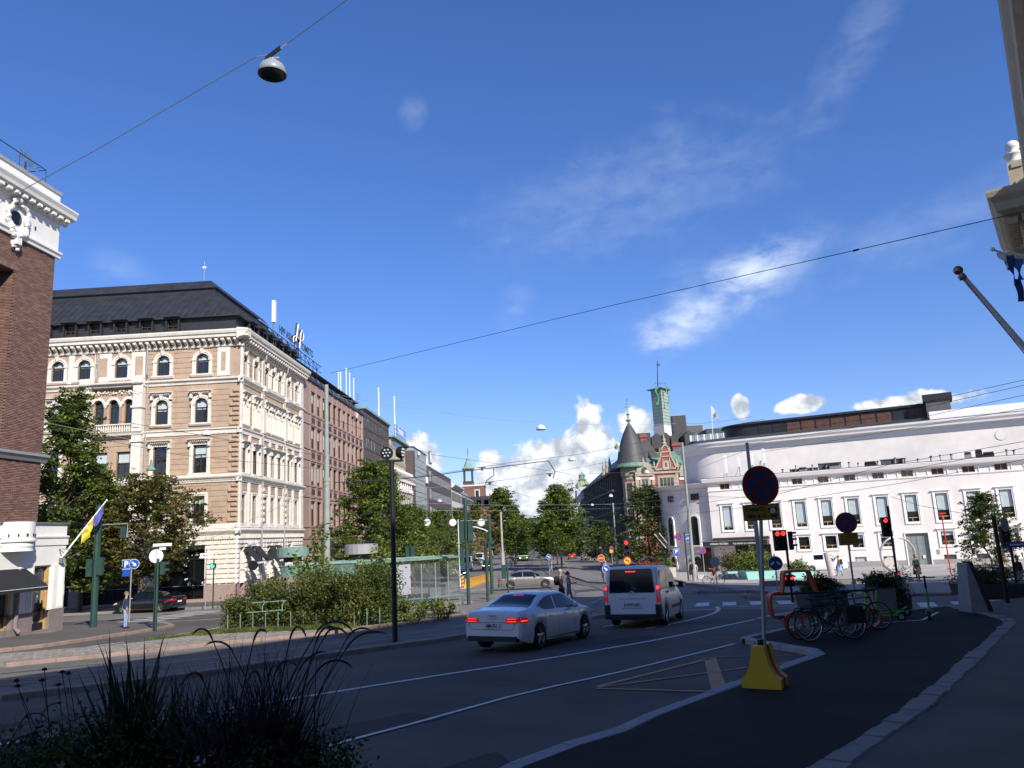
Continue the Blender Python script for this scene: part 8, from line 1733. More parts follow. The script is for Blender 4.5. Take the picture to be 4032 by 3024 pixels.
def disc_sign(e,c,r,kind,face=None,both=True):
 c=Vector(c); n=Vector((-c.x*.6,-c.y,0)).normalized() if face is None else Vector(face).normalized(); xr=Vector((0,0,1)).cross(n).normalized()   # reader's right
 M=frame(c,xr,n); b=MB(M)
 def circ(m,r0,r1,z): b.mat(m); b.lathe([(r1,z),(max(r0,1e-3),z)],(0,0,0),32)
 b.mat('sign_back'); b.lathe([(1e-3,-.02),(r,-.02),(r,.0)],(0,0,0),32)
 def bar(a,w,l,z,m,ox=0,oy=0): b.mat(m); b.M=M@Matrix.Translation((ox,oy,0))@Matrix.Rotation(a,4,'Z'); b.box(-l,l,-w,w,z,z+.001); b.M=M
 R_,B_=('aged_red','aged_blue') if kind=='nostop_old' else ('sign_red','sign_blue')
 if kind in('nostop','nostop_old','nopark'):
  circ(R_,0,r,.001); circ(B_,0,r*.76,.004); bar(-R(45),r*.075,r*.78,.006,R_);
  if kind!='nopark': bar(R(45),r*.075,r*.78,.0085,R_)
 elif kind=='noentry': circ('sign_red',0,r,.001); circ('sign_white',r*.94,r,.003); bar(0,r*.14,r*.74,.004,'sign_yellow')
 elif kind=='noleft':
  circ('sign_red',0,r,.001); circ('sign_yellow',0,r*.80,.004); b.mat('black_print'); b.box(r*.18,r*.32,-r*.45,r*.22,.006,.007); b.box(-r*.18,r*.32,r*.10,r*.24,.006,.0072); b.prism([(-r*.5,r*.17),(-r*.15,r*.42),(-r*.15,-r*.08)],.006,.0074); bar(-R(45),r*.06,r*.8,.009,'sign_red')
 elif kind in('arrow','arrows','bike','plain','back'):
  circ('sign_white' if kind!='back' else 'sign_back',0,r,.001)
  if kind=='plain': circ('lamp_white',0,r*.98,.003)
  elif kind!='back': circ('sign_blue' if kind!='arrows' else 'aged_blue',0,r*.93,.004)
  b.mat('sign_white')
  def arr(ox,a,s):
   b.M=M@Matrix.Translation((ox,0,0))@Matrix.Rotation(a,4,'Z'); b.box(-s*.55,s*.1,-s*.13,s*.13,.006,.007); b.prism([(s*.05,-s*.34),(s*.55,0),(s*.05,s*.34)],.006,.0075); b.M=M
  if kind=='arrow': arr(0,-R(45),r*1.1)
  if kind=='arrows': arr(r*.42,-R(42),r*.62); arr(-r*.42,R(222),r*.62)
  if kind=='bike':
   for x in (-.42,.42): b.lathe([(r*.27,.006),(r*.20,.006)],(x*r,-r*.15,0),16)
   for p,q in (((-.42,-.15),(-.1,.3)),((-.1,.3),(.3,.25)),((.3,.25),(.42,-.15)),((-.1,.3),(.05,-.15)),((.05,-.15),(.3,.25)),((-.42,-.15),(.05,-.15)),((.3,.25),(.25,.42))):
    b.tube([(p[0]*r,p[1]*r,.007),(q[0]*r,q[1]*r,.007)],r*.035,4)
 return b.build('sign_face',e)
def post(e,p,q,r,m='galv',r2=None,n=10,name='post'): b=MB(); b.mat(m); b.tube([p,q],r,n,r2=r2); return b.build(name,e)
def sign_post(name,label,u,Y,v0,vt,signs,r=.03,m='galv',lean=0.0,cat='road sign'):
 g_=stand(u,Y,v0); e=empty(name,g_,0,label,cat); top=at(u-.125/2.2*0,vt,Y); H=top.z-g_.z; post(e,(0,0,0),(lean*H,0,H),r,m)
 for v,kind,rad,du in signs:
  z=at(u,v,Y).z-g_.z; x=lean*z+du; c=Vector((x,-.06,z));
  if kind in ('plate','oldplate','plain_plate','P','blueplate'):
   b=MB(frame(c,(1,0,0),(0,-1,0))); w,h=rad; b.mat({'plate':'sign_orange','oldplate':'aged_red','plain_plate':'sign_white','P':'sign_white','blueplate':'sign_blue'}[kind]); b.box(-w,w,-h,h,-.01,.0)
   b.mat({'plate':'sign_yellow','oldplate':'aged_yellow','plain_plate':'sign_white','P':'sign_blue','blueplate':'sign_blue'}[kind]); b.box(-w*.94,w*.94,-h*.90,h*.90,.0,.002)
   if kind=='P': b.mat('sign_white'); text_into(b,'P',h*1.7,b.M@Matrix.Translation((0,0,.004)) if 0 else Matrix.Translation((0,0,.004)),.001,.02)
   b.build('plate',e)
  else:
   o=disc_sign(e,c,rad,kind,face=(0,-1,0) if abs(g_.x)<8 else (-g_.x*.4/abs(g_.y),-1,0))
 return e
g_=stand(3018,12.95,2720)+Vector((0,0,.135)); s1_=empty('no_stopping_sign',g_,0,'large aged blue and red no-stopping sign on tall pole in yellow concrete foot','road sign')
b=MB(); b.mat('barrier_yellow')
prf=[(.355,0),(.36,.115),(.26,.165),(.185,.27),(.14,.40),(.115,.525)]
lo=[(x,-.215) for x,z in prf]
def halfblock(b,y0,y1,k=1):
 vs=[]
 for x,z in prf: vs+=[(-x,y0,z),(x,y0,z),(x,y1,z),(-x,y1,z)]
 n=len(prf); b.add(vs,[(4*i+j,4*i+(j+1)%4,4*i+4+(j+1)%4,4*i+4+j) for i in range(n-1) for j in range(4)]+[(0,3,2,1),(4*n-4,4*n-3,4*n-2,4*n-1)])
halfblock(b,-.22,-.075); halfblock(b,.075,.22); o=b.build('concrete_foot',s1_); o.rotation_euler=(0,0,R(-32)); o.scale=(.86,1.07,1.22)
b=MB(); b.mat('barrier_red'); prf=[(x*.985-.004,z*.97) for x,z in prf]; halfblock(b,-.08,.08); o=b.build('red_stripe',s1_); o.rotation_euler=(0,0,R(-32)); o.scale=(.86,1.07,1.22)
post(s1_,(-.02,0,.5),(-.01,0,.72),.045,'black_metal'); T_=at(2990,1840,12.95)-g_; LN=T_/T_.z; post(s1_,LN*.3,T_,.030,'galv',name='pole')
cz=at(2990,1912,12.95).z-g_.z; disc_sign(s1_,LN*cz+Vector((0,-.05,0)),.328,'nostop_old',face=(.20,-1,0))
M=frame(LN*(at(2990,2018,12.95).z-g_.z)+Vector((0,-.05,0)),(1,.20,0),(.20,-1,0)); b=MB(M); b.mat('aged_red'); b.box(-.32,.32,-.13,.13,-.01,0); b.mat('aged_yellow'); b.box(-.305,.305,-.115,.115,0,.003); b.build('plate',s1_)
b=MB(); b.mat('black_print'); text_into(b,'Ei koske CD- autoja',.088,M@Matrix.Translation((0,.052,.005)),.001,.003,.80); text_into(b,'Gäller ej CD - bilar',.088,M@Matrix.Translation((0,-.055,.005)),.001,.003,.80); b.build('plate_lettering',s1_)
b=MB(M); b.mat('sign_white'); b.lathe([(.05,.009),(1e-3,.009)],(.20,.02,0),7); b.build('sticker',s1_)
e=sign_post('no_stopping_sign','smaller no-stopping sign with tall yellow plate behind the parked bicycles',3380,24.6,2370,2020,[(2056,'nostop_old',.325,0),(2120,'oldplate',(.31,.19),0)],r=.030)
b=MB(frame((0,-.07,at(3380,2120,24.6).z-e.location.z),(1,0,0),(0,-1,0))); b.mat('black_print')
for i in range(6): b.box(-.25,.25,.13-i*.05,.145-i*.05,.003,.004)
b.build('plate_lettering',e,kind='stuff')
sign_post('direction_sign','round blue sign with two diverging white arrows beyond the orange bicycle rack',3068,38,2330,2180,[(2217,'arrows',.34,0)])
sign_post('road_sign','oval grey back of a sign on the small traffic island',2826,47.5,2331,2180,[(2212,'back',.29,0)])
e=sign_post('no_entry_sign','red no-entry sign above a blue arrow sign left of the white van',2378,70,2390,2150,[(2197,'noentry',.31,-.1),(2241,'arrow',.34,.25)],r=.05,m='green_post')
sign_post('no_left_turn_sign','yellow no-left-turn sign under a traffic light behind the white van',2477,62,2330,2170,[(2208,'noleft',.32,0)],r=.05,m='black_metal')
sign_post('no_stopping_sign','no-stopping sign beside the round bicycle sign before the theatre corner',2712,69,2300,2095,[(2112,'nostop',.33,-.55)],r=.07,m='green_post')
sign_post('bicycle_sign','round blue bicycle sign on the grey mast at the theatre corner',2732,70,2300,2100,[(2118,'bike',.34,-.2)],r=.05)
sign_post('parking_sign','square blue parking sign with white P before the theatre corner',2672,90,2253,2165,[(2172,'P',(.31,.31),0),(2185,'blueplate',(.31,.09),0)],r=.035)
sign_post('no_parking_sign','no-parking sign with single slash beside the cyclist',2777,77,2250,2150,[(2168,'nopark',.33,0)],r=.04)
sign_post('no_stopping_sign','small distant no-stopping sign over a yellow plate, right-hand street',2412,150,2240,2150,[(2158,'nostop',.40,0),(2170,'plate',(.35,.30),0)],r=.05)
sign_post('no_stopping_sign','tiny far no-stopping sign at the right-hand kerb',2325,175,2200,2160,[(2167,'nostop',.40,0)],r=.05)
sign_post('no_entry_sign','red no-entry sign in front of the dark tall car, left carriageway',1938,66,2290,2160,[(2175,'noentry',.33,-.15)],r=.02)
sign_post('direction_sign','small blue arrow sign on the tree median',2164,112,2235,2185,[(2192,'arrow',.36,0)],r=.035)
sign_post('parking_sign','blue parking plate and round blue sign under the reddish maple',508,45.5,2360,2200,[(2222,'P',(.24,.27),-.28),(2255,'blueplate',(.24,.2),-.28),(2222,'arrow',.28,.18)],r=.035)
sign_post('road_sign','round white sign plate seen from behind with small street name arms on the green post',606,38.3,2470,2150,[(2190,'plain',.33,0),(2147,'plain_plate',(.46,.07),.28),(2162,'plain_plate',(.16,.06),.30)],r=.065,m='green_post')
sign_post('road_sign','blue and white street name arms on a thin pole at the corner shop',808,57,2380,2170,[(2182,'plain_plate',(.5,.07),.05),(2194,'plain_plate',(.45,.07),-.05)],r=.03)
def thead(e,x,y,z,lit=None,n=3,s=1.0,rz=0,m='black_metal'):
 h=bpy.data.objects.new('signal_head',None); h.empty_display_size=.1; col.objects.link(h); h.parent=e; h.location=(x,y,z); h.rotation_euler=(0,0,rz)
 b=MB(); b.mat(m); H=.30*n*s; b.box(-.15*s,.15*s,-.10*s,.10*s,-H/2,H/2)
 for i in range(n):
  zc=H/2-.15*s-i*.30*s; b.mat(m); b.tube([(0,-.10*s,zc),(0,-.12*s,zc)],.115*s,14); b.lathe([(.12*s,-.10*s),(.12*s,-.30*s)],(0,0,zc+.005),12,R(10),R(170),axis='y')
 b.build('housing',h)
 for i in range(n):
  zc=H/2-.15*s-i*.30*s; b=MB(); b.mat(lit[i] if lit and i<len(lit) and lit[i] else 'lens_off'); b.disc((0,-.123*s,zc),.10*s,(0,-1,0),16); b.build('lens',h)
 return h
def tlight(label,u,Y,vf,vt,heads,r=.055,m='green_post',lean=0.0,mh=None):
 g_=stand(u,Y,vf); e=empty('traffic_light',g_,0,label,'traffic light'); H=at(u,vt,Y).z-g_.z; post(e,(0,0,0),(lean*H,0,H),r,m)
 for v,dx,lit,n,s,rz in heads: thead(e,dx,-.12,at(u,v,Y).z-g_.z,lit,n,s,rz,mh or m)
 return e
Rl='light_red'
tlight('black traffic light with two lit red lenses beyond the orange rack',3122,35.5,2370,2085,[(2125,-.42,(Rl,0,0),3,1,0),(2125,-.14,(Rl,0,0),3,1,R(-10)),(2128,.18,(0,0,0),3,.9,R(75)),(2285,-.34,(Rl,0),2,.85,0),(2285,-.02,(Rl,0),2,.85,R(20))],m='black_metal',lean=-.0)
tlight('black traffic light with a single lit red lens, before the theatre door',3545,36.5,2350,1990,[(2072,-.30,(Rl,0,0),3,1,0),(2268,-.05,(Rl,0),2,.7,0)],m='black_metal')
tlight('black traffic light with a red lens at the right edge by the white parasols',4012,33,2330,2050,[(2110,-.25,(Rl,0,0),3,1,0)],m='black_metal')
tlight('traffic light with one bright red lens above the white van',2476,63,2330,2110,[(2158,0,(Rl,0,0),3,1.5,0)],m='black_metal')
tlight('dark traffic light with a white tram signal left of the no-entry sign',2372,82,2330,2140,[(2160,0,('lamp_white',0),2,1,0),(2160,-.45,(0,0),2,.9,R(-50)),(2160,.45,(0,0),2,.9,R(50))],m='black_metal')
tlight('green traffic light lit green at the corner shop front',838,58,2380,2200,[(2228,0,('light_green',),1,1.2,0)],r=.05)
tlight('green traffic signal post with side visors next to the standing man',612,38,2470,2200,[(2238,.32,(0,0,0),2,1,R(95))],r=.06)
tlight('thick green traffic post left of the standing man, covered in stickers',366,41.5,2460,1990,[(2235,-.28,(0,0,0),3,1,R(180)),(2230,.28,(0,0,0),3,1,R(180))],r=.17)
tlight('tall green traffic mast with heads high up, left of the white saloon',1846,47,2365,1960,[(2090,-.27,(0,0,0),4,1,R(180)),(2090,.27,(0,0,0),4,1,R(180)),(2190,-.3,(0,0,0),4,.9,R(180))],r=.11)
tlight('green traffic post with visored head between the two green masts',1922,49,2360,2130,[(2150,.25,(0,0),2,1,R(90))],r=.10)
tlight('short green traffic post in front of the silver car',2003,50,2330,2205,[(2250,-.22,(0,0,0),3,.95,R(180))],r=.06)
tlight('slim green traffic post left of the glass shelter corner',1620,60,2240,2145,[(2175,-.2,(0,0,0),3,1,R(180)),(2175,.2,(0,0,0),3,1,R(180))],r=.07)
e=tlight('green mast with a white curved bracket arm left of the tram',1938,58,2295,2030,[],r=.13)
def P3(e,u,v,Y): return at(u,v,Y)-e.location
b=MB(); b.mat('galv'); b.tube([P3(e,1812,2052,58),P3(e,1930,2048,58)],.05,6); b.build('arm',e); b=MB(); b.mat('lamp_white'); b.tube([P3(e,u,v,58) for u,v in ((1850,2073),(1875,2076),(1905,2085),(1932,2098))],.05,6); b.build('arm',e)
e=tlight('bracket arm post with signal head over the left side street',366,42.3,2460,2060,[],r=.02); b=MB(); b.mat('galv'); b.tube([P3(e,368,2068,42.3),P3(e,503,2062,42.3),P3(e,500,2115,42.3)],.035,6); b.build('arm',e); thead(e,*(P3(e,486,2095,42.3)),None,2,1,PI,'green_post')
e=tlight('dark leaning signal post with sign backs beside the small street tree',3970,27.5,2385,2030,[],r=.07,m='black_metal',lean=-.0)
disc_sign(e,P3(e,3955,2065,27.3),.26,'back');
b=MB(); b.mat('sign_blue'); p=at(4015,2143,30); b.M=frame(p,(1,.1,0),(0,-1,0)); b.box(-.55,.35,-.11,.11,0,.02); b.mat('sign_white'); b.box(-.42,.2,-.03,.03,.02,.024); b.prism([(.15,-.09),(.3,0),(.15,.09)],.02,.025); b.M=None; b.mat('black_metal'); b.tube([(p.x+.2,p.y+.05,gz(p.x,p.y)),(p.x+.2,p.y+.05,p.z+.1)],.05,8); b.build('one_way_sign',label='blue one-way arrow plate at the right edge of the square',cat='road sign')
def mast(name,label,u,Y,vf,segs,m,cat='mast'):
 g_=stand(u,Y,vf); e=empty(name,g_,0,label,cat)
 for i,(v0,v1,r) in enumerate(segs):
  z0,z1=(max(-.1,at(u,v,Y).z-g_.z) for v in (v0,v1)); b=MB(); b.mat(m); b.tube([(0,0,z0),(0,0,z1)],r,14,r2=r*.94); b.build('shaft',e)
 return e,g_
mast('tram_wire_mast','tall stepped grey steel mast rising behind the copper shelter roof',1288,54,2300,[(2460,1890,.23),(1890,1730,.19),(1730,1515,.15),(1895,1880,.25)],'mast_grey')
mast('concrete_mast','tapering grey concrete mast beside the tram platform trees',1983,112,2245,[(2290,2175,.28),(2175,2015,.16)],'mast_concrete')
mast('tram_wire_mast','grey mast with traffic head at the theatre corner, stickers low down',2736,66,2300,[(2320,2030,.15),(2030,1740,.11)],'mast_grey')
mast('tram_wire_mast','grey mast standing just left of the big no-stopping sign, stickered',3005,45,2340,[(2340,2010,.13),(2010,1740,.10)],'mast_grey')
mast('street_mast','slim grey mast in front of the turret house',2433,120,2270,[(2270,2130,.18),(2130,1980,.12)],'mast_grey')
mast('thin_post','thin white post on a concrete foot beside the yellow barrier',1813,71,2300,[(2310,2045,.05)],'lamp_white')
e,g_=mast('floodlight_mast','slim black mast with two round spotlights on a crossbar, by the tram tracks',1556,25.2,2533,[(2540,1815,.085)],'black_metal')
b=MB(); b.mat('black_metal'); H=at(1556,1815,25.2).z-g_.z; b.box(-.42,.38,-.06,.06,H-.03,H+.04); b.build('crossbar',e)
def spot(x,rz,front):
 h=bpy.data.objects.new('spotlight',None); col.objects.link(h); h.parent=e; h.location=(x,0,H+.27); h.rotation_euler=(0,0,rz); b=MB(); b.mat('black_metal'); b.lathe([(1e-3,.16),(.14,.15),(.20,.05),(.205,-.06),(.19,-.06),(1e-3,-.04)],(0,0,0),20,axis='y'); b.box(-.02,.02,-.03,.03,-.27,-.15); b.build('lamp_body',h)
 b=MB(); b.mat('lamp_white')
 for i in range(7):
  a=i*PI/3; rr_=0 if i==6 else .115; b.ball((rr_*cos(a),-.055,rr_*sin(a)),.032,8,5)
 b.build('lens_cluster',h,kind='stuff')
spot(-.15,R(-12),1); spot(.32,R(80),0)
b=MB(); b.mat('concrete_dark'); b.box(-.18,.18,-.18,.18,0,.05); b.build('base_plate',e)
def hlamp(u,v,Y,w,label,m='lamp_white',tilt=0):
 p=at(u,v,Y); e=empty('hanging_lamp',p,0,label,'street lamp','hemispherical lamps hung from wires'); r=w/2/3028*Y
 b=MB(); b.mat(m); b.smooth=True; b.lathe([(.05*r/.3,r*1.0),(r*.45,r*.90),(r*.80,r*.60),(r*.97,r*.2),(r,-.12*r),(r*.985,-.13*r)],(0,0,0),28); o=b.build('shade',e); o.rotation_euler=(tilt,tilt*.9,0)
 b=MB(); b.mat('lamp_inner'); b.smooth=True; b.lathe([(r*.985,-.13*r),(r*.94,-.02*r),(r*.7,.22*r),(1e-3,.35*r)],(0,0,0),24); o=b.build('reflector',e); o.rotation_euler=(tilt,tilt*.9,0)
 b=MB(); b.mat('galv'); b.tube([(0,0,r*.95),(0,0,r*1.18)],r*.09,6); b.box(-r*.5,r*.5,-r*.06,r*.06,r*1.12,r*1.24); b.build('hanger',e)
hlamp(1072,288,15,122,'big grey hemispherical lamp hanging from the wire, top left','lamp_grey',0)
for u,v,Y,w,lb in ((2130,1690,48,38,'white hanging lamp high over the middle of the street'),(2252,1812,62,29,'white hanging lamp just above the cumulus, right of centre'),(1617,1941,70,22,'white hanging lamp before the glass office front'),(1731,1975,92,17,'white hanging lamp before the dark banded offices'),
  (812,1712,40,38,'white hanging lamp in front of the tan ornate facade'),(2546,1862,75,22,'white hanging lamp before the stepped brick gable'),(2405,1955,90,17,'white hanging lamp left of the turret'),(2332,1990,110,12,'small hanging lamp before the dark stone front'),(2445,2030,120,10,'left one of two tiny lamps before the turret foot'),(2458,2037,120,10,'right one of two tiny lamps before the turret foot'),(3070-2,1,45,1,'x')):
 if lb!='x': hlamp(u,v,Y,w,lb)
p=at(594,1850,40); e=empty('bell_lamp',p,0,'green bell-shaped lamp on a wire above the reddish maple','street lamp'); b=MB(); b.mat('verdigris_paint'); b.lathe([(.02,.55),(.05,.5),(.07,.25),(.2,.08),(.24,0),(.23,-.03),(1e-3,.02)],(0,0,0),16); b.build('shade',e)
for u,v,lb in ((1681,2057,'left'),(1783,2057,'middle'),(1895,2057,'right')):
 c=at(u,v,88); e=empty('disc_sign',c,0,'pale round disc hung over the left carriageway, %s of three'%lb,'road sign'); disc_sign(e,(0,0,0),.40,'plain',face=(0,-1,0)); post(e,(0,.02,.38),(0,.02,.9),.02,'wire_pale',name='hanger')
WI=[0]
def wire(pts,r=.010,m='wire',sag=.0,label=None,name='overhead_wire'):
 P=[at(u,v,Y) for u,v,Y in pts]; out=[]
 for i in range(len(P)-1):
  n=10
  for k in range(n): t=k/n; q=P[i].lerp(P[i+1],t); q.z-=sag*4*t*(1-t); out.append(q)
 out.append(P[-1]); b=MB(); b.mat(m); b.tube(out,r,5,cap=False); return b.build(name,label=label,cat='wire')
wire([(-60,830,19),(400,578,17),(1010,222,15),(1072,215,15),(1130,172,15),(1420,-40,14)],.010,'galv',label='cable crossing the top left sky and carrying the big lamp')
b=MB(); b.mat('black_metal'); q0,q1=at(1045,235,15),at(1103,190,15); b.tube([q0,q1],.035,6); b.tube([q0+Vector((0,0,.05)),q1+Vector((0,0,.05))],.02,5); b.build('wire_clamp',label='dark clamp above the big grey lamp',cat='clamp')
wire([(1300,1470,54),(2400,1205,34),(3370,985,24),(4100,818,19)],.014,label='long dark cable rising across the middle of the sky to the right')
b=MB(); b.mat('black_metal'); q=at(3370,985,24); b.tube([q-Vector((.09,0,.02)),q+Vector((.09,0,.02))],.035,6); b.build('wire_insulator',label='dark insulator on the long rising cable',cat='insulator')
wire([(1310,1548,54),(1680,1612,51),(2115,1661,48),(2660,1668,56),(2960,1640,45)],.010,'wire_pale',.15,label='pale span wire over the white hanging lamp')
wire([(1310,1556,54),(1700,1660,55),(2245,1790,62)],.009,'wire_pale',.1,label='thin pale wire dropping to the second hanging lamp')
wire([(-50,1590,36),(280,1625,40),(800,1715,42),(1290,1800,54)],.014,label='upper dark wire across the ornate building')
wire([(-50,1670,36),(200,1690,38),(700,1790,44),(1290,1850,54)],.012,label='lower dark wire across the ornate building')
wire([(110,1650,38),(560,1740,40),(1290,1560,54)],.008,'wire_pale',label='pale thin wire across the ornate facade')
wire([(1300,1645,54),(1700,1790,75),(2240,1865,80),(2400,1935,85),(2680,1900,75)],.016,label='dark contact wire spanning toward the turret house')
wire([(1313,1900,50),(1517,1889,52),(1693,1875,55),(1797,1859,56),(1933,1843,57),(2159,1814,60)],.032,label='thick dark feeder cable above the avenue')
wire([(2159,1814,60),(2186,1857,60.5),(2177,1882,61)],.035,label='hanging loop at the right end of the feeder cable')
wire([(1943,1843,57),(1945,1870,57.5),(1915,1893,58),(1911,1906,58)],.030,label='short looped cable hanging from the middle of the feeder')
wire([(1500,1900,60),(1760,1860,62),(2020,1820,66),(2285,1788,68),(2560,1735,70),(3010,1650,72)],.016,label='upper tram wire climbing toward the theatre roof')
wire([(1880,1905,75),(2150,1865,78),(2400,1818,80),(2700,1745,82)],.016,label='lower tram wire climbing toward the drum')
wire([(1300,2060,52),(1930,1905,62),(2120,1968,110)],.014,label='dark wire angling down over the platform')
wire([(2178,1880,62),(2380,1975,95)],.013,label='dark wire from the loop down to the right')
wire([(1300,1905,54),(700,2180,45)],.010,label='stay wire running down left from the big mast')
for k,(pts,m) in enumerate(((((1560,1930,80),(1760,1915,85),(2400,1850,95)),'wire_pale'),(((1620,1980,95),(2000,1990,100),(2420,1985,100),(2720,1960,70)),'wire_pale'),(((1700,2010,120),(2100,2012,125),(2440,2000,120),(2725,1990,68)),'wire_pale'),(((2030,2012,140),(2440,2060,120),(2725,2010,67)),'wire_pale'),(((2320,2050,110),(2725,1890,66)),'wire_pale'),(((2320,1865,100),(2735,1850,66),(3010,1745,46)),'wire_pale'),(((2735,1760,66),(3000,1742,45)),'wire_pale'),(((2000,2048,110),(2433,2050,118)),'wire'),(((2050,2030,160),(2434,2030,119)),'wire'),
  (((2930,1700,60),(3480,1620,48),(4080,1485,36)),'wire'),(((2930,1718,60),(3480,1640,48),(4080,1506,36)),'wire'),(((3000,1738,60),(3600,1650,48),(4080,1545,36)),'wire'),(((3000,1780,62),(3560,1690,50),(4080,1600,38)),'wire'),(((2740,1955,66),(3010,1960,50),(3500,1830,44),(4080,1730,36)),'wire'),(((2740,1985,66),(3300,1900,50),(4080,1755,36)),'wire'),(((2740,2020,66),(3000,1990,50),(3560,1900,44),(4080,1800,36)),'wire'))):
 wire(pts,.013 if m=='wire' else .012,m,label='%s of the wires spanning the square, %s'%(['topmost pale one','second pale one','third pale one','fourth pale one','lowest pale one','pale one over the gable','short pale one by the drum','short dark one','far short dark one','top dark one','second dark one','third dark one','fourth dark one','fifth dark one','sixth dark one','lowest dark one'][k],'left of the theatre' if k<9 else 'before the theatre'))
wire([(3506,1955,36.5),(3620,1990,34),(3810,2025,30)],.010,label='thin black cable looping right from the signal pole before the theatre')
for u,v,Y,lb in ((1898,1846,57,'upper'),(1928,1903,60,'lower'),(2165,1870,61,'right')):
 c=at(u,v,Y); b=MB(); b.mat('wood_dark'); b.box(c.x-.28,c.x+.28,c.y-.05,c.y+.05,c.z+.06,c.z+.13); b.tube([c+Vector((0,0,.1)),c-Vector((0,0,.14))],.07,6); b.tube([c-Vector((.12,0,.02)),c+Vector((.12,0,.0))],.05,6); b.build('wire_insulator',label='dark insulator bar on the tram wires over the avenue, %s one'%lb,cat='insulator')
mb_=MB(); mb_.mat('barrier_yellow'); pr2=[(.30,0),(.30,.10),(.16,.35),(.09,.60),(.08,.85)]
vs=[]
def bl_(mb,y0,y1):
 vs=[]
 for x,z in pr2: vs+=[(-x,y0,z),(x,y0,z),(x,y1,z),(-x,y1,z)]
 n=len(pr2); mb.add(vs,[(4*i+j,4*i+(j+1)%4,4*i+4+(j+1)%4,4*i+4+j) for i in range(n-1) for j in range(4)]+[(4*n-4,4*n-3,4*n-2,4*n-1)])
bl_(mb_,0,1.0); yb=mb_.data('block'); mb_=MB(); mb_.mat('barrier_red'); pr2=[(x+.012,z+.005) for x,z in pr2]; bl_(mb_,.78,1.0); rb=mb_.data('red_stripe')
pa,pb2=stand(1838,71),stand(1930,97); dv=(pb2-pa); L_=dv.length; n=int(L_/1.0); aa=math.atan2(dv.y,dv.x)-PI/2
for i in range(n):
 p=pa.lerp(pb2,i/n); e=empty('concrete_barrier',(p.x,p.y,gz(p.x,p.y)+.1),aa,'yellow and red striped concrete barrier blocks in a long diagonal row','barrier','yellow barrier blocks'); inst(yb,'block',e); inst(rb,'red_stripe',e)
for u,Y,lb in ((1797,70,'striped red and yellow marker board left of the thin white post'),(1823,71,'striped red and yellow marker board right of the thin white post')):
 g_=stand(u,Y); e=empty('marker_board',g_,0,lb,'marker')
 for i in range(6): b=MB(); b.mat('sign_yellow' if i%2 else 'sign_red'); b.add([(-.1,-.02,.1+i*.17),(.1,-.02,.2+i*.17),(.1,-.02,.37+i*.17),(-.1,-.02,.27+i*.17)],[(0,1,2,3)]); b.build('stripe',e)
 b=MB(); b.mat('granite_pale'); b.prism([(-.35,0),(.35,0),(.25,.16),(-.25,.16)],-.2,.2,'y'); b.build('foot',e)
def blockg(name,u0,u1,v0,v1,Y,m,label,cat,dy=.6,group=None,lean=0):
 p,q=at(u0,v1,Y),at(u1,v0,Y); z0=gz((p.x+q.x)/2,Y); b=MB(); b.mat(m); b.bevbox if 0 else None; h=q.z-p.z; b.add([(p.x,Y,z0),(q.x,Y,z0),(q.x,Y+dy,z0),(p.x,Y+dy,z0),(p.x+lean,Y,z0+h),(q.x+lean,Y,z0+h),(q.x+lean,Y+dy,z0+h),(p.x+lean,Y+dy,z0+h)],[(4,5,6,7),(0,1,5,4),(1,2,6,5),(2,3,7,6),(3,0,4,7)]); return b.build(name,label=label,cat=cat,group=group)
for i in range(5): blockg('granite_block',2836+i*19,2850+i*19,2247,2272,76,'granite_pale','pale granite block, %s of five in the row by the cyclist'%['first','second','third','fourth','last'][i],'stone block',.8,'granite blocks by the cyclist',.03)
blockg('granite_block',2748,2770,2240,2262,80,'granite_pale','pale granite block behind the pair of pedestrians','stone block')
for i in range(8): blockg('granite_wall',3000+i*74,3073+i*74,2256,2284,55-i*.35,'granite_dark','dark low granite wall block, number %s from the left in the long wall'%['one','two','three','four','five','six','seven','eight'][i],'wall',.7,'low granite wall across the square')
g_=stand(3278,72); e=empty('stone_column',g_,0,'leaning pale granite column stub in front of the white van','column'); b=MB(); b.mat('granite_pale'); b.tube([(0,0,0),(-.30,0,at(3270,2175,72).z-g_.z)],.30,18,r2=.27); b.build('shaft',e)
g_=stand(3545,75); rr_=66/3028*75; e=empty('ring_sculpture',g_,0,'large upright steel ring sculpture with a small disc, before the theatre door','sculpture')
b=MB(); b.mat('steel_ring'); b.smooth=True; b.tube([(rr_*cos(a),0,rr_*.99+rr_*sin(a)) for a in np.linspace(0,2*PI,49)],.10,10,cap=False); b.build('ring',e)
b=MB(); b.mat('granite_pale'); b.lathe([(1e-3,-.06),(.72,-.06),(.72,.06),(1e-3,.06)],(-.78,.1,.72),24,axis='y'); b.build('disc',e)
p,q=at(3742,2245,62),at(3700,2022,62); p.z=gz(p.x,p.y); b=MB(); b.mat('sign_red'); b.tube([p,(p.x-.02,p.y,q.z)],.05,8); b.box(p.x-.32,p.x+.32,p.y-.04,p.y+.04,q.z-.03,q.z+.05); b.build('red_pole',label='thin red pole with a T-shaped top before the theatre',cat='pole')
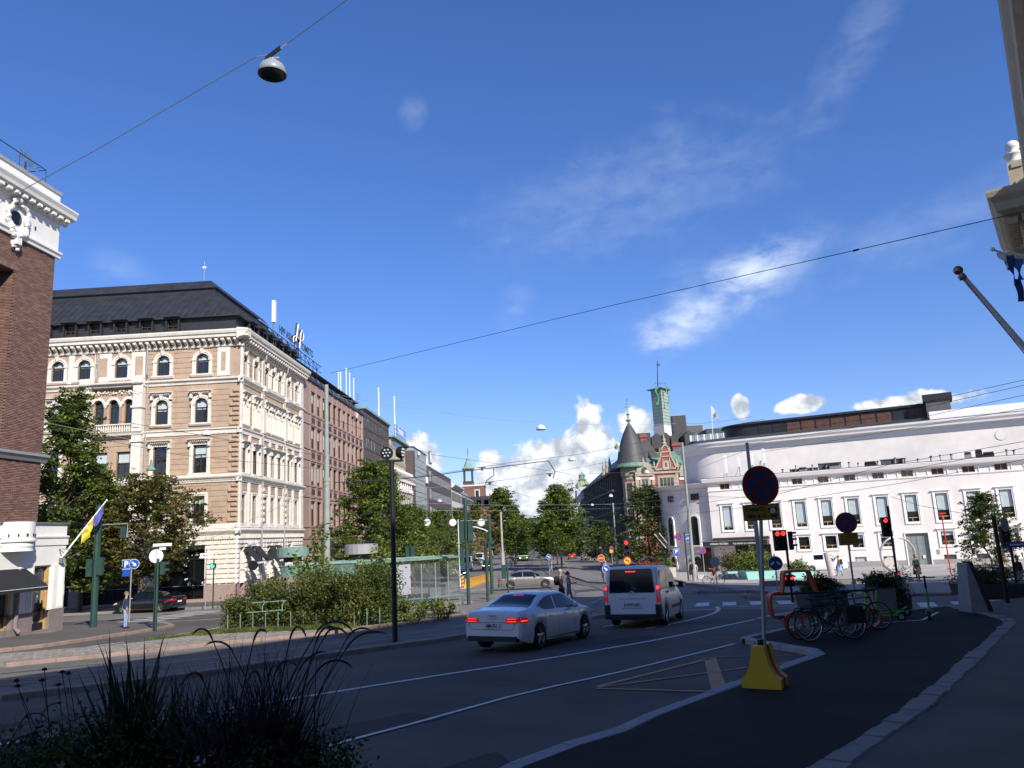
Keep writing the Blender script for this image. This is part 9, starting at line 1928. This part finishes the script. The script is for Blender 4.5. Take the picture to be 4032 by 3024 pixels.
def planter(u,Y,w,h,m,label,plants,seed,dy=None,shape='box'):
 g_=stand(u,Y)+Vector((0,0,.1)); e=empty('planter',g_,0,label,'planter'); b=MB(); b.mat(m); dy=dy or w
 if shape=='box': b.add([(-w/2*.9,-dy/2,0),(w/2*.9,-dy/2,0),(w/2*.9,dy/2,0),(-w/2*.9,dy/2,0),(-w/2,-dy/2,h),(w/2,-dy/2,h),(w/2,dy/2,h),(-w/2,dy/2,h)],[(4,5,6,7),(0,1,5,4),(1,2,6,5),(2,3,7,6),(3,0,4,7)])
 b.build('box',e); r_=np.random.default_rng(seed)
 for (cx,cz,rx,rz,n,mats,lf) in plants:
  P=r_.normal(size=(n,3)); P/=np.linalg.norm(P,axis=1)[:,None]; P*=r_.uniform(.3,1.3,size=(n,1))*(1+.28*np.sin(P[:,:1]*9+P[:,2:]*7+seed)); P[:,2]=P[:,2]*.9+np.abs(P[:,2])*.25*r_.random(n); P*=np.array([rx*.9,min(rx,dy*.8)*.9,rz]); P+=np.array([cx,0,cz]); leafcloud('foliage',P,lf,list(mats),e,r_)
 return e
G4=('leaf_green','leaf_light'); SH_=('leaf_shade','leaf_dark')
planter(2905,80,2.6,.7,'aqua','planter with tall ochre and green grasses before the theatre entrance',[(-.6,1.5,1.2,.9,2600,('leaf_maple','leaf_shrub'),.10),(.4,1.0,1.0,.8,1400,('leaf_shade','leaf_green'),.1)],81)
planter(2985,73,2.9,.75,'aqua','pale turquoise planter full of bright green fern-like grass by the theatre',[(-.4,1.6,1.3,.9,3000,('leaf_light','leaf_green'),.11),(1.0,1.3,.9,.7,1600,('leaf_light','leaf_green'),.11)],82)
planter(3150,70,2.0,.55,'aqua','low turquoise planter hidden behind the red traffic light',[(0,.9,.9,.5,1200,G4,.1)],83)
for i,(u,mm) in enumerate(((2534,'aqua'),(2562,'aqua'),(2592,'aqua'))): planter(u,92,.75,.95,'tub_grey','%s small planter with red flowers behind the white van roof'%['left','middle','right'][i],[(0,1.2,.55,.42,900,('leaf_green','sign_red') if i%2==0 else ('leaf_light','sign_red'),.07)],84+i)
planter(2632,94,1.7,1.1,'granite_pale','square stone planter right of the three small red-flowered ones',[(0,1.5,.7,.5,900,G4,.08)],88)
planter(3240,29.0,1.4,.66,'tub_dark','dark planter with a big feathery bush behind the parked bicycles',[(0,.86,.62,.30,5200,SH_,.045),(.35,.75,.5,.22,1500,('leaf_shade','petal_pale'),.03),(-.62,.83,.14,.06,160,('petal_yellow',),.03)],89)
planter(3472,26.5,.78,.80,'tub_grey','tall square grey planter with dark bush and yellow flowers beside the green scooter',[(.05,1.0,.50,.22,4200,SH_,.04),(-.25,.84,.16,.08,260,('petal_yellow','leaf_light'),.03)],90)
planter(3545,27.2,.62,.5,'tub_dark','dark planter with trailing pale flowers beside the signal pole',[(0,.70,.42,.52,3000,('leaf_shade','leaf_dark','petal_pale'),.035)],91)
planter(3890,33,2.0,.5,'tub_dark','low dark planter with reddish shrubs behind the poster board',[(0,.75,1.1,.45,3600,('leaf_shade','leaf_dark','leaf_red'),.05)],92)
g_=stand(3865,24.4,2425)+Vector((0,0,.13)); e=empty('poster_board',g_,R(6),'tall wedge-shaped white board stand with wooden face beside the granite kerb','board')
H=at(3840,2215,24.4).z-g_.z
b=MB(); b.mat('concrete_kerb'); b.add([(-.36,-.1,0),(.20,-.1,0),(-.16,-.02,H),(-.24,-.02,H),(-.36,.5,0),(.20,.5,0),(-.16,.42,H),(-.24,.42,H)],[(0,1,2,3),(4,7,6,5),(0,3,7,4),(3,2,6,7)]); b.build('side_panel',e); b=MB(); b.mat('wood_dark'); b.add([(.20,-.12,0),(.34,-.12,0),(-.06,-.04,H+.04),(-.16,-.04,H+.04),(.20,.5,0),(.34,.5,0),(-.06,.42,H+.04),(-.16,.42,H+.04)],[(0,1,2,3),(1,5,6,2),(3,2,6,7)]); b.build('face_panel',e)
b=MB(); b.mat('wood_dark'); p=stand(3815,30,2350); e=empty('crate_bin',p,0,'narrow bin with orange and black stripes left of the poster board','bin'); b.box(-.16,.16,-.16,.16,.1,.95); b.build('body',e)
for i in range(5): b=MB(); b.mat('sign_orange' if i%2 else 'black_print'); b.box(-.15,.15,-.165,-.16,.2+i*.13,.3+i*.13); b.build('stripe',e)
g_=stand(3985,33.5,2340)+Vector((0,0,.1)); e=empty('park_bench',g_,R(-8),'pale green slatted bench at the right edge behind the dark post','bench')
for i in range(3): b=MB(); b.mat('bench_green'); b.box(-.9,.9,-.05+i*.14,.06+i*.14,.44,.47); b.build('seat_slat',e)
for i in range(2): b=MB(); b.mat('bench_green'); b.box(-.9,.9,.42,.45,.62+i*.14,.73+i*.14); b.build('back_slat',e)
for x in (-.7,.7):
 b=MB(); b.mat('bench_green'); b.tube([(x,-.1,0),(x,.0,.25),(x,-.02,.45),(x,.36,.45),(x,.46,.88)],.025,6); b.tube([(x,.5,0),(x,.36,.45)],.025,6); b.build('leg',e)
e=empty('park_bench',stand(3885,52,2260),0,'black slatted bench behind the small street tree','bench')
for z in (.45,.75,.9): b=MB(); b.mat('wood_dark'); b.box(-1.3,1.3,0,.08 if z>.5 else .45,z,z+.08); b.build('slat',e)
for x in (-1.1,0,1.1): b=MB(); b.mat('wood_dark'); b.box(x,x+.06,0,.45,0,.95 if x else .7); b.build('leg',e)
for u,lb in ((3977,'left'),(4012,'right')):
 g_=stand(u,62,2240); e=empty('folded_parasol',g_,0,'folded white parasol on the café terrace at the right edge, %s one'%lb,'parasol'); b=MB(); b.mat('canvas'); b.lathe([(.08,3.4),(.16,2.6),(.30,1.6),(.42,1.0),(.36,.95),(.05,1.1)],(0,0,0),10); b.build('canopy',e); post(e,(0,0,0),(0,0,3.5),.04,'sign_white')
for i,(u,Y) in enumerate(((3968,56),(3990,50))): blockg('waste_bin',u-14,u+14,2195+(-5 if i else 0),2232,Y,'tub_dark','dark waste bin near the folded parasols, %s one'%('nearer' if i else 'farther'),'bin',.5)
planter(3948,60,1.0,.6,'granite_pale','terrace planter with orange flowers by the folded parasols',[(0,.9,.5,.5,900,('leaf_light','sign_orange','leaf_green'),.07)],95)
for u,lb in ((2628,'left'),(2650,'right')):
 pass
for (u0,v0,u1,v1,lb) in ((2578,2104,2622,2157,'left'),(2597,2101,2625,2136,'right')):
 p,q=at(u0,v0,96),at(u1,v1,101); b=MB(); b.mat('white_paint'); b.tube([q,p],.06,6); b.build('wall_flagpole',label='bare white flagpole slanting from the theatre wall, %s one'%lb,cat='flagpole')
g_=stand(1655,128); e=empty('kiosk',g_,0,'pink and white glazed kiosk under the lindens on the left pavement','kiosk'); b=MB(); b.mat('sign_white'); b.box(-1.6,1.6,0,2.5,0,.9); b.box(-1.8,1.8,-.2,2.7,2.5,2.8); b.build('body',e); b=MB(); b.mat('glass_mid'); b.box(-1.5,1.5,.05,2.4,.9,2.5); b.build('glazing',e)
for i in range(4): b=MB(); b.mat('petal_pink'); b.box(-1.5+i*.8,-.9+i*.8,-.05,.0,.3,2.3); b.build('poster',e)
# ====== people, bicycles, scooters
for n,c in (('skin',(0.42,0.24,0.17)),('hair_dark',(0.02,0.014,0.01)),('hair_grey',(0.25,0.24,0.22)),('cl_black',(0.012,0.012,0.014)),('cl_navy',(0.015,0.025,0.07)),('cl_jeans',(0.22,0.30,0.42)),('cl_grey',(0.19,0.195,0.20)),('cl_white',(0.6,0.58,0.55)),('cl_cyan',(0.18,0.5,0.58)),('cl_pink',(0.55,0.33,0.36)),('cl_orange',(0.45,0.07,0.015)),('cl_khaki',(0.35,0.31,0.22)),('cl_brown',(0.16,0.12,0.08)),('cl_green',(0.10,0.13,0.06)),('cl_sky',(0.25,0.36,0.52)),('cl_mid',(0.07,0.11,0.14)),('cl_yellow',(0.55,0.38,0.03))): mat(n,c,.8,var=.08,vs_=8)
def person(x,y,rz,label,top,legs,hair='hair_dark',cap=None,pose='stand',h=1.75,skirt=None,bag=None,shorts=False,z=None,short_sleeve=False,lod=1,lean=0):
 s=h/1.75; e=empty('person',(x,y,gz(x,y)+.1 if z is None else z),rz,label,'person')
 st=.0 if pose in('stand','pocket') else .24; J={}
 def j(n,p,r,m,par): J[n]=(Vector(p)*s,r*s,m,par)
 hz=.93 if pose!='sit' else 1.0
 j('pel',(0,0,hz),.145,legs,None); j('bel',(0,-.015,1.10),.140,top,'pel'); j('che',(0,0,1.30),.150,top,'bel'); j('nek0',(0,.01,1.46),.085,top,'che'); j('nek',(0,.0,1.53),.052,'skin','nek0'); j('hd0',(0,-.015,1.60),.078,'skin','nek'); j('hd1',(0,-.01,1.68),.088,'skin','hd0')
 for sg,n in ((1,'l'),(-1,'r')):
  f=sg*st; sw=-sg*st*.55
  if pose=='sit': kx,ky,kz,ay,az_=(.13*sg,-.30 if sg>0 else -.12,.82 if sg>0 else .58,-.18 if sg>0 else -.02,.42 if sg>0 else .14)
  else: kx,ky,kz,ay,az_=(.095*sg,-f*.45-.02,.50,-f*.9+(.06 if f<0 else 0),.09+(.05 if f<0 else 0))
  j(n+'hip',(.09*sg,0,hz-.05),.105,legs,'pel'); j(n+'kn',(kx,ky,kz),.062,'skin' if shorts else legs,n+'hip'); j(n+'an',(kx,ay,az_),.043,'skin' if shorts else legs,n+'kn'); j(n+'to',(kx,ay-.17,az_-.045),.038,'cl_black' if not cap=='w' else 'cl_white',n+'an')
  if pose=='phone' or pose=='sit': e1=(.24*sg,-.06,1.14); w1=(.16*sg,-.30,1.18); h1=(.13*sg,-.37,1.21)
  elif pose=='pocket': e1=(.27*sg,.05,1.13); w1=(.20*sg,-.08,.98); h1=(.17*sg,-.12,.92)
  else: e1=(.245*sg,-sw*.4+.02,1.14); w1=(.255*sg,-sw-.05,.90); h1=(.25*sg,-sw-.08,.81)
  j(n+'sh',(.175*sg,.01,1.42),.066,top,'che'); j(n+'el',e1,.044,'skin' if short_sleeve else top,n+'sh'); j(n+'wr',w1,.030,'skin' if short_sleeve else top,n+'el'); j(n+'ha',h1,.032,'skin',n+'wr')
  if lod>1:
   for k in range(4): j(n+'f%d'%k,(h1[0]+(k-1.5)*.018,h1[1]-.05,h1[2]-.05-.004*(k%3)),.0095,'skin',n+'ha')
   j(n+'th',(h1[0]-.035*sg,h1[1]-.04,h1[2]-.012),.011,'skin',n+'ha')
 names=list(J); me=bpy.data.meshes.new('b'); me.from_pydata([J[n][0] for n in names],[(names.index(n),names.index(J[n][3])) for n in names if J[n][3]],[])
 o=bpy.data.objects.new('b',me); col.objects.link(o); md=o.modifiers.new('s','SKIN'); md.use_smooth_shade=True; sb=o.modifiers.new('u','SUBSURF'); sb.levels=1; sb.render_levels=1
 for i,n in enumerate(names): v=me.skin_vertices[0].data[i]; v.radius=(J[n][1],J[n][1]*(.78 if n in('che','bel','pel','nek0') else 1)); v.use_root=(n=='pel')
 dg=bpy.context.evaluated_depsgraph_get(); m2=bpy.data.meshes.new_from_object(o.evaluated_get(dg)); bpy.data.objects.remove(o); bpy.data.meshes.remove(me)
 ml=[]
 for n in names:
  if J[n][2] not in ml: ml.append(J[n][2])
 for m in ml: m2.materials.append(MATS[m])
 P=np.array([J[n][0] for n in names]); PP=np.array([J[J[n][3]][0] if J[n][3] else J[n][0] for n in names])
 for f in m2.polygons:
  c=np.array(f.center); ab=PP-P; t=np.clip(((c-P)*ab).sum(1)/np.maximum(1e-9,(ab*ab).sum(1)),0,1); d=np.linalg.norm(c-(P+ab*t[:,None]),axis=1); i=int(d.argmin()); f.material_index=ml.index(J[names[i]][2]); f.use_smooth=True
 o=bpy.data.objects.new('body',m2); col.objects.link(o); o.parent=e
 b=MB(); b.mat(hair); b.smooth=True; b.M=Matrix.Translation(Vector((0,.018,1.695))*s); b.ball((0,0,0),.098*s,12,7,.95); b.M=None; b.build('hair',e)
 b=MB(); b.mat('skin'); b.smooth=True; b.ball(tuple(Vector((0,-.045,1.665))*s),.072*s,10,6,1.25); b.prism([(-.10*s,1.665*s),(-.132*s,1.635*s),(-.10*s,1.63*s)],-.012*s,.012*s,'x')
 for sg in (1,-1): b.ball(tuple(Vector((.088*sg,0,1.66))*s),.02*s,6,4,1.4)
 b.mat('hair_dark');
 for sg in (1,-1): b.ball(tuple(Vector((.03*sg,-.112,1.675))*s),.010*s,6,4)
 b.box(-.022*s,.022*s,-.119*s,-.112*s,1.606*s,1.612*s); b.build('face',e)
 if cap and cap!='w': b=MB(); b.mat(cap); b.smooth=True; b.lathe([(.105*s,0),(.10*s,.05*s),(.06*s,.095*s),(1e-3,.10*s)],(0,.01,1.70*s),12); b.box(-.07*s,.07*s,-.19*s,-.08*s,1.70*s,1.715*s); b.build('cap',e)
 if skirt: b=MB(); b.mat(skirt); b.smooth=True; b.lathe([(.15*s,1.12*s),(.21*s,.9*s),(.25*s,.62*s),(.27*s,.50*s)],(0,0,0),14); b.build('skirt',e)
 if shorts:
  b=MB(); b.mat(legs); b.smooth=True
  for sg in (1,-1): q=J[('l' if sg>0 else 'r')+'kn'][0]; hp=J[('l' if sg>0 else 'r')+'hip'][0]; b.tube([hp,hp.lerp(q,.8)],.115*s,8,r2=.095*s)
  b.build('shorts',e)
 if bag: b=MB(); b.mat(bag); b.smooth=True; b.lathe([(1e-3,-.24*s),(.13*s,-.22*s),(.16*s,0),(.12*s,.2*s),(1e-3,.23*s)],(0,.20*s,1.24*s),10); b.build('backpack',e)
 return e
def at_(u,Y): p=stand(u,Y); return p.x,p.y
x,y=at_(492,39.5); person(x,y,R(95),'man in navy jacket, green cap and pale jeans standing by the left side street','cl_navy','cl_jeans','hair_grey','cl_green','pocket',1.76,lod=2)
x,y=at_(2214,40.8); person(x,y,R(80),'man in beige cap, black shirt and black shorts with backpack, crossing','cl_black','cl_black','hair_grey','cl_khaki','walk',1.78,bag='cl_black',shorts=True,short_sleeve=True,lod=2)
x,y=at_(2244,40.0); person(x,y,R(75),'dark-haired woman in navy top and grey trousers, crossing beside the man','cl_navy','cl_grey','hair_dark',None,'phone',1.70,short_sleeve=True,lod=2)
x,y=at_(3618,51.5); person(x,y,R(20),'woman in long black coat standing alone on the square','cl_black','cl_black','hair_dark',None,'stand',1.70,skirt='cl_black',lod=2)
x,y=at_(3309,69); person(x,y,R(250),'person in brown top with backpack and wide blue trousers by the stone column','cl_brown','cl_jeans','hair_dark',None,'walk',1.74,bag='cl_black',skirt='cl_sky')
x,y=at_(2726,66); person(x,y,R(190),'person in beige top and dark shorts beside the stickered mast','cl_khaki','cl_black','hair_dark',None,'stand',1.76,bag='cl_black',shorts=True)
x,y=at_(2740,66.5); person(x,y,R(170),'woman in pink top and pale jeans beside the stickered mast','cl_pink','cl_jeans','hair_grey',None,'stand',1.66)
x,y=at_(2388,74); person(x,y,R(85),'grey-haired man in pale blue shirt and jeans behind the arrow sign','cl_sky','cl_jeans','hair_grey',None,'stand',1.8)
x,y=at_(1049,54); person(x,y,R(10),'man in turquoise polo shirt on the pavement by the shrubs','cl_cyan','cl_mid','skin',None,'stand',1.78,short_sleeve=True)
x,y=at_(1082,54.4); person(x,y,R(5),'woman in black and white top beside the man in turquoise','cl_white','cl_black','hair_dark',None,'stand',1.68)
for u,Y,c,l,lb in ((1703,110,'cl_mid','cl_black','lone walker in dark coat on the left pavement under the lindens'),(1789,128,'cl_yellow','cl_khaki','walker in yellow top with backpack by the left row of trees'),(1801,129,'cl_white','cl_jeans','walker in white top and blue jeans by the left row of trees'),(2013,150,'cl_khaki','cl_jeans','walker in pale top on the tram platform left of the tram'),(2028,152,'cl_black','cl_black','walker in black on the tram platform left of the tram'),(2172,118,'cl_sky','cl_jeans','walker in blue near the small arrow sign on the median'),(2545,88,'cl_pink','cl_grey','walker beside the left red-flowered planter'),(1725,108,'cl_orange','cl_white','person sitting low on the left pavement in red')):
 x,y=at_(u,Y); person(x,y,R(40+u%7*30),lb,c,l,pose='walk',h=1.72 if 'low' not in lb else 1.1)
x,y=at_(4026,35.5); person(x,y,R(10),'person in black top bending by the green bench, cut by the right edge','cl_black','cl_khaki',pose='pocket',h=1.5)
BW={}
def bike(x,y,rz,label,frame_='cl_black',rim='alloy',drop=False,basket=None,lean=.06,scl=1.0,h0=.13,step=False,bottle=None):
 e=empty('bicycle',(x,y,gz(x,y)+h0),rz,label,'bicycle'); e.rotation_euler=(lean,0,rz); e.scale=(scl,)*3; R_=.34
 def wh(cx):
  w=bpy.data.objects.new('wheel',None); w.empty_display_size=.1; col.objects.link(w); w.parent=e; w.location=(cx,0,R_)
  if rim not in BW:
   b=MB(); b.mat('rubber'); b.tube([(R_*.965*cos(t),0,R_*.965*sin(t)) for t in np.linspace(0,2*PI,33)],.020,6,cap=False); t_=b.data('tyre'); b=MB(); b.mat(rim); b.tube([(R_*.90*cos(t),0,R_*.90*sin(t)) for t in np.linspace(0,2*PI,33)],.011,5,cap=False); r_=b.data('rim')
   b=MB(); b.mat('galv')
   for i in range(20): a=i*PI/10; b.tube([(.02*cos(a+1),(-1)**i*.025,.02*sin(a+1)),(R_*.89*cos(a),0,R_*.89*sin(a))],.0016,3,cap=False)
   b.tube([(0,-.04,0),(0,.04,0)],.024,8); b.lathe([(.07,.03),(.05,.03)],(0,0,0),14,axis='y'); BW[rim]=(t_,r_,b.data('spokes'))
  for n,m in zip(('tyre','rim','spokes'),BW[rim]): inst(m,n,w)
 wh(0); wh(1.05)
 bb_=(.45,0,.29); st=(.32,0,.78); hd=(.90,0,.80 if not step else .84); hb_=(.93,0,.66)
 b=MB(); b.mat(frame_)
 for p,q,r in ((bb_,st,.017),(st if not step else (.36,0,.55),hd,.016),(bb_,hb_,.020),((0,.0,R_),bb_,.011),((0,0,R_),st,.009),(hb_,hd,.02)): b.tube([p,q],r,7)
 b.tube([hb_,(.955,0,.58),(1.03,.045,R_)],.012,6); b.tube([hb_,(.955,0,.58),(1.03,-.045,R_)],.012,6); b.build('frame',e)
 b=MB(); b.mat('cl_black'); b.tube([st,(.29,0,.92)],.013,6); b.prism([(.16,-.075),(.16,.075),(.30,.04),(.43,.015),(.43,-.015),(.30,-.04)],.92,.965); b.build('saddle',e)
 b=MB(); b.mat('cl_black'); b.tube([hd,(.87,0,.93)],.014,6)
 if drop:
  for sg in (1,-1): b.tube([(.87,0,.93),(.88,.2*sg,.93),(.97,.21*sg,.93),(1.01,.215*sg,.88),(.97,.22*sg,.80),(.90,.22*sg,.79)],.014,6)
 else: b.tube([(.80,.29,.97),(.87,.14,.95),(.87,-.14,.95),(.80,-.29,.97)],.014,6)
 b.build('handlebar',e)
 b=MB(); b.mat('alloy'); b.lathe([(.095,.03),(.08,.03)],bb_,16,axis='y'); b.tube([(.45,.05,.29),(.58,.06,.20)],.010,5); b.tube([(.45,-.05,.29),(.32,-.06,.38)],.010,5); b.box(.54,.64,.06,.13,.19,.21); b.box(.27,.37,-.13,-.06,.37,.39); b.build('crank',e)
 b=MB(); b.mat('cl_black'); b.tube([(-.28,0,.52),(-.1,0,.73),(.1,0,.72)],.012,4); b.build('mudguard',e)
 if basket: b=MB(); b.mat(basket); b.box(-.22,.20,.06,.22,.36,.74); b.tube([(-.25,.1,.76),(.30,.1,.76)],.012,5); b.build('pannier',e)
 if bottle: b=MB(); b.mat(bottle); b.tube([(.60,0,.44),(.68,0,.58)],.035,8); b.build('bottle',e)
 return e
def rack():
 g_=stand(3050,21.2)+Vector((0,0,.13)); e=empty('bicycle_rack',(0,0,0),R(-2),'orange car-shaped steel bicycle rack at the corner of the new footway','bicycle rack')
 out=[(-.05,.45),(-.30,.55),(-.36,.95),(-.30,1.22),(-.05,1.28),(.12,1.30),(.22,1.80),(.32,1.93),(1.05,1.93),(1.17,1.82),(1.36,1.25)]
 for nm,pts in (('hoop',out),):
  b=MB(); b.mat('rack_orange'); w=.16; P=smooth(pts,3); n=len(P); vs=[]
  for i,p in enumerate(P):
   d=(P[min(i+1,n-1)]-P[max(i-1,0)]).normalized(); nn=Vector((-d.y,d.x))*.035
   vs+=[(p.x+nn.x,-w,p.y+nn.y),(p.x+nn.x,w,p.y+nn.y),(p.x-nn.x,w,p.y-nn.y),(p.x-nn.x,-w,p.y-nn.y)]
  vs=[(x*.72,y,z*.80) for x,y,z in vs]; b.add(vs,[(4*i+j,4*i+(j+1)%4,4*i+4+(j+1)%4,4*i+4+j) for i in range(n-1) for j in range(4)]+[(0,3,2,1),(4*n-4,4*n-3,4*n-2,4*n-1)]); b.build(nm,e); e.location=stand(3085,20.9)+Vector((0,0,.13))
 for x in (.30,2.3): b=MB(); b.mat('rack_orange'); b.lathe([(.26,-.08),(.26,.08),(.19,.08),(.19,-.08),(.26,-.08)],(x,0,.26),24,axis='y'); b.build('wheel_ring',e)
 for z in (.40,.98): b=MB(); b.mat('cl_navy'); b.tube([(-.2,0,z),(2.5,0,z)],.03,8); b.build('rail',e)
 for x in (.55,2.2): b=MB(); b.mat('rack_orange'); b.box(x-.3,x+.15,-.1,.1,.36,.48); b.build('sill',e)
rack()
BQ=lambda u,Y:tuple(stand(u,Y))[:2]
bike(*BQ(3162,19.1),R(4),'black gravel bicycle with drop handlebar and water bottle, nearest on the rack','cl_black','alloy',True,None,bottle='cl_khaki')
bike(*BQ(3368,18.75),R(184),'black bicycle with large dark pannier bag, front of the rack','cl_black','alloy',False,'cl_black')
bike(*BQ(3190,19.8),R(2),'blue-framed bicycle in the middle of the rack','cl_navy','alloy',False,None,bottle='cl_orange')
bike(*BQ(3240,20.35),R(4),'pale-barred bicycle at the back of the rack','cl_mid','alloy',False,None,bottle='cl_white')
bike(*BQ(3305,20.7),R(-4),'tall black city bicycle with brown bag leaning at the right end of the rack','cl_black','alloy',False,'cl_brown',lean=-.08)
x,y=at_(2839,60.5); rb_=bike(x,y,R(183),'grey city bicycle ridden past the square','pipe_grey','rubber',False,None,h0=.05,lean=0,step=True); person(x-.40,y,R(-85),'cyclist in orange jacket and dark shorts, stopped astride the bicycle','cl_orange','cl_black','hair_dark',None,'sit',1.74,bag='cl_black',shorts=True,z=gz(x,y)+.05)
def scooter(x,y,rz,label,lean=0):
 e=empty('kick_scooter',(x,y,gz(x,y)+.13),rz,label,'scooter'); e.rotation_euler=(lean,0,rz)
 for cx in (0,.95):
  w=MB(); w.mat('rubber'); w.lathe([(.07,-.03),(.12,-.035),(.125,0),(.12,.035),(.07,.03)],(cx,0,.125),18,axis='y'); w.mat('galv'); w.lathe([(.07,.025),(1e-3,.025)],(cx,0,.125),12,axis='y'); w.build('wheel',e)
 b=MB(); b.mat('lime'); b.box(.10,.80,-.08,.08,.15,.20); b.tube([(.78,0,.17),(.93,0,.32)],.035,6); b.tube([(-.02,0,.26),(.12,0,.2)],.03,5); b.mat('cl_black'); b.box(.12,.78,-.075,.075,.20,.21); b.build('deck',e)
 b=MB(); b.mat('lime'); b.tube([(.95,0,.14),(.92,0,.42),(.84,0,.80)],.032,8); b.mat('cl_black'); b.tube([(.84,0,.80),(.79,0,1.08)],.028,8); b.build('steering_column',e)
 b=MB(); b.mat('cl_black'); b.tube([(.76,-.28,1.10),(.79,0,1.10),(.76,.28,1.10)],.018,6); b.ball((.79,0,1.11),.045,8,5); b.build('handlebar',e)
scooter(*BQ(3664,22.6),R(62),'green and black scooter standing alone, seen end on')
scooter(*BQ(3555,22.6),R(170),'bright green scooter parked by the square grey planter',.10); scooter(*BQ(3575,24.2),R(182),'second green scooter, mostly hidden by the planter',-.05)
for u,Y,lb in ((1735,112,'green scooter cluster on the left pavement, left one'),(1748,113,'green scooter cluster on the left pavement, middle one'),(1760,114,'green scooter cluster on the left pavement, right one'),(2343,168,'green scooter at the far right-hand kerb')):
 x,y=at_(u,Y); scooter(x,y,R(u*7%180),lb)
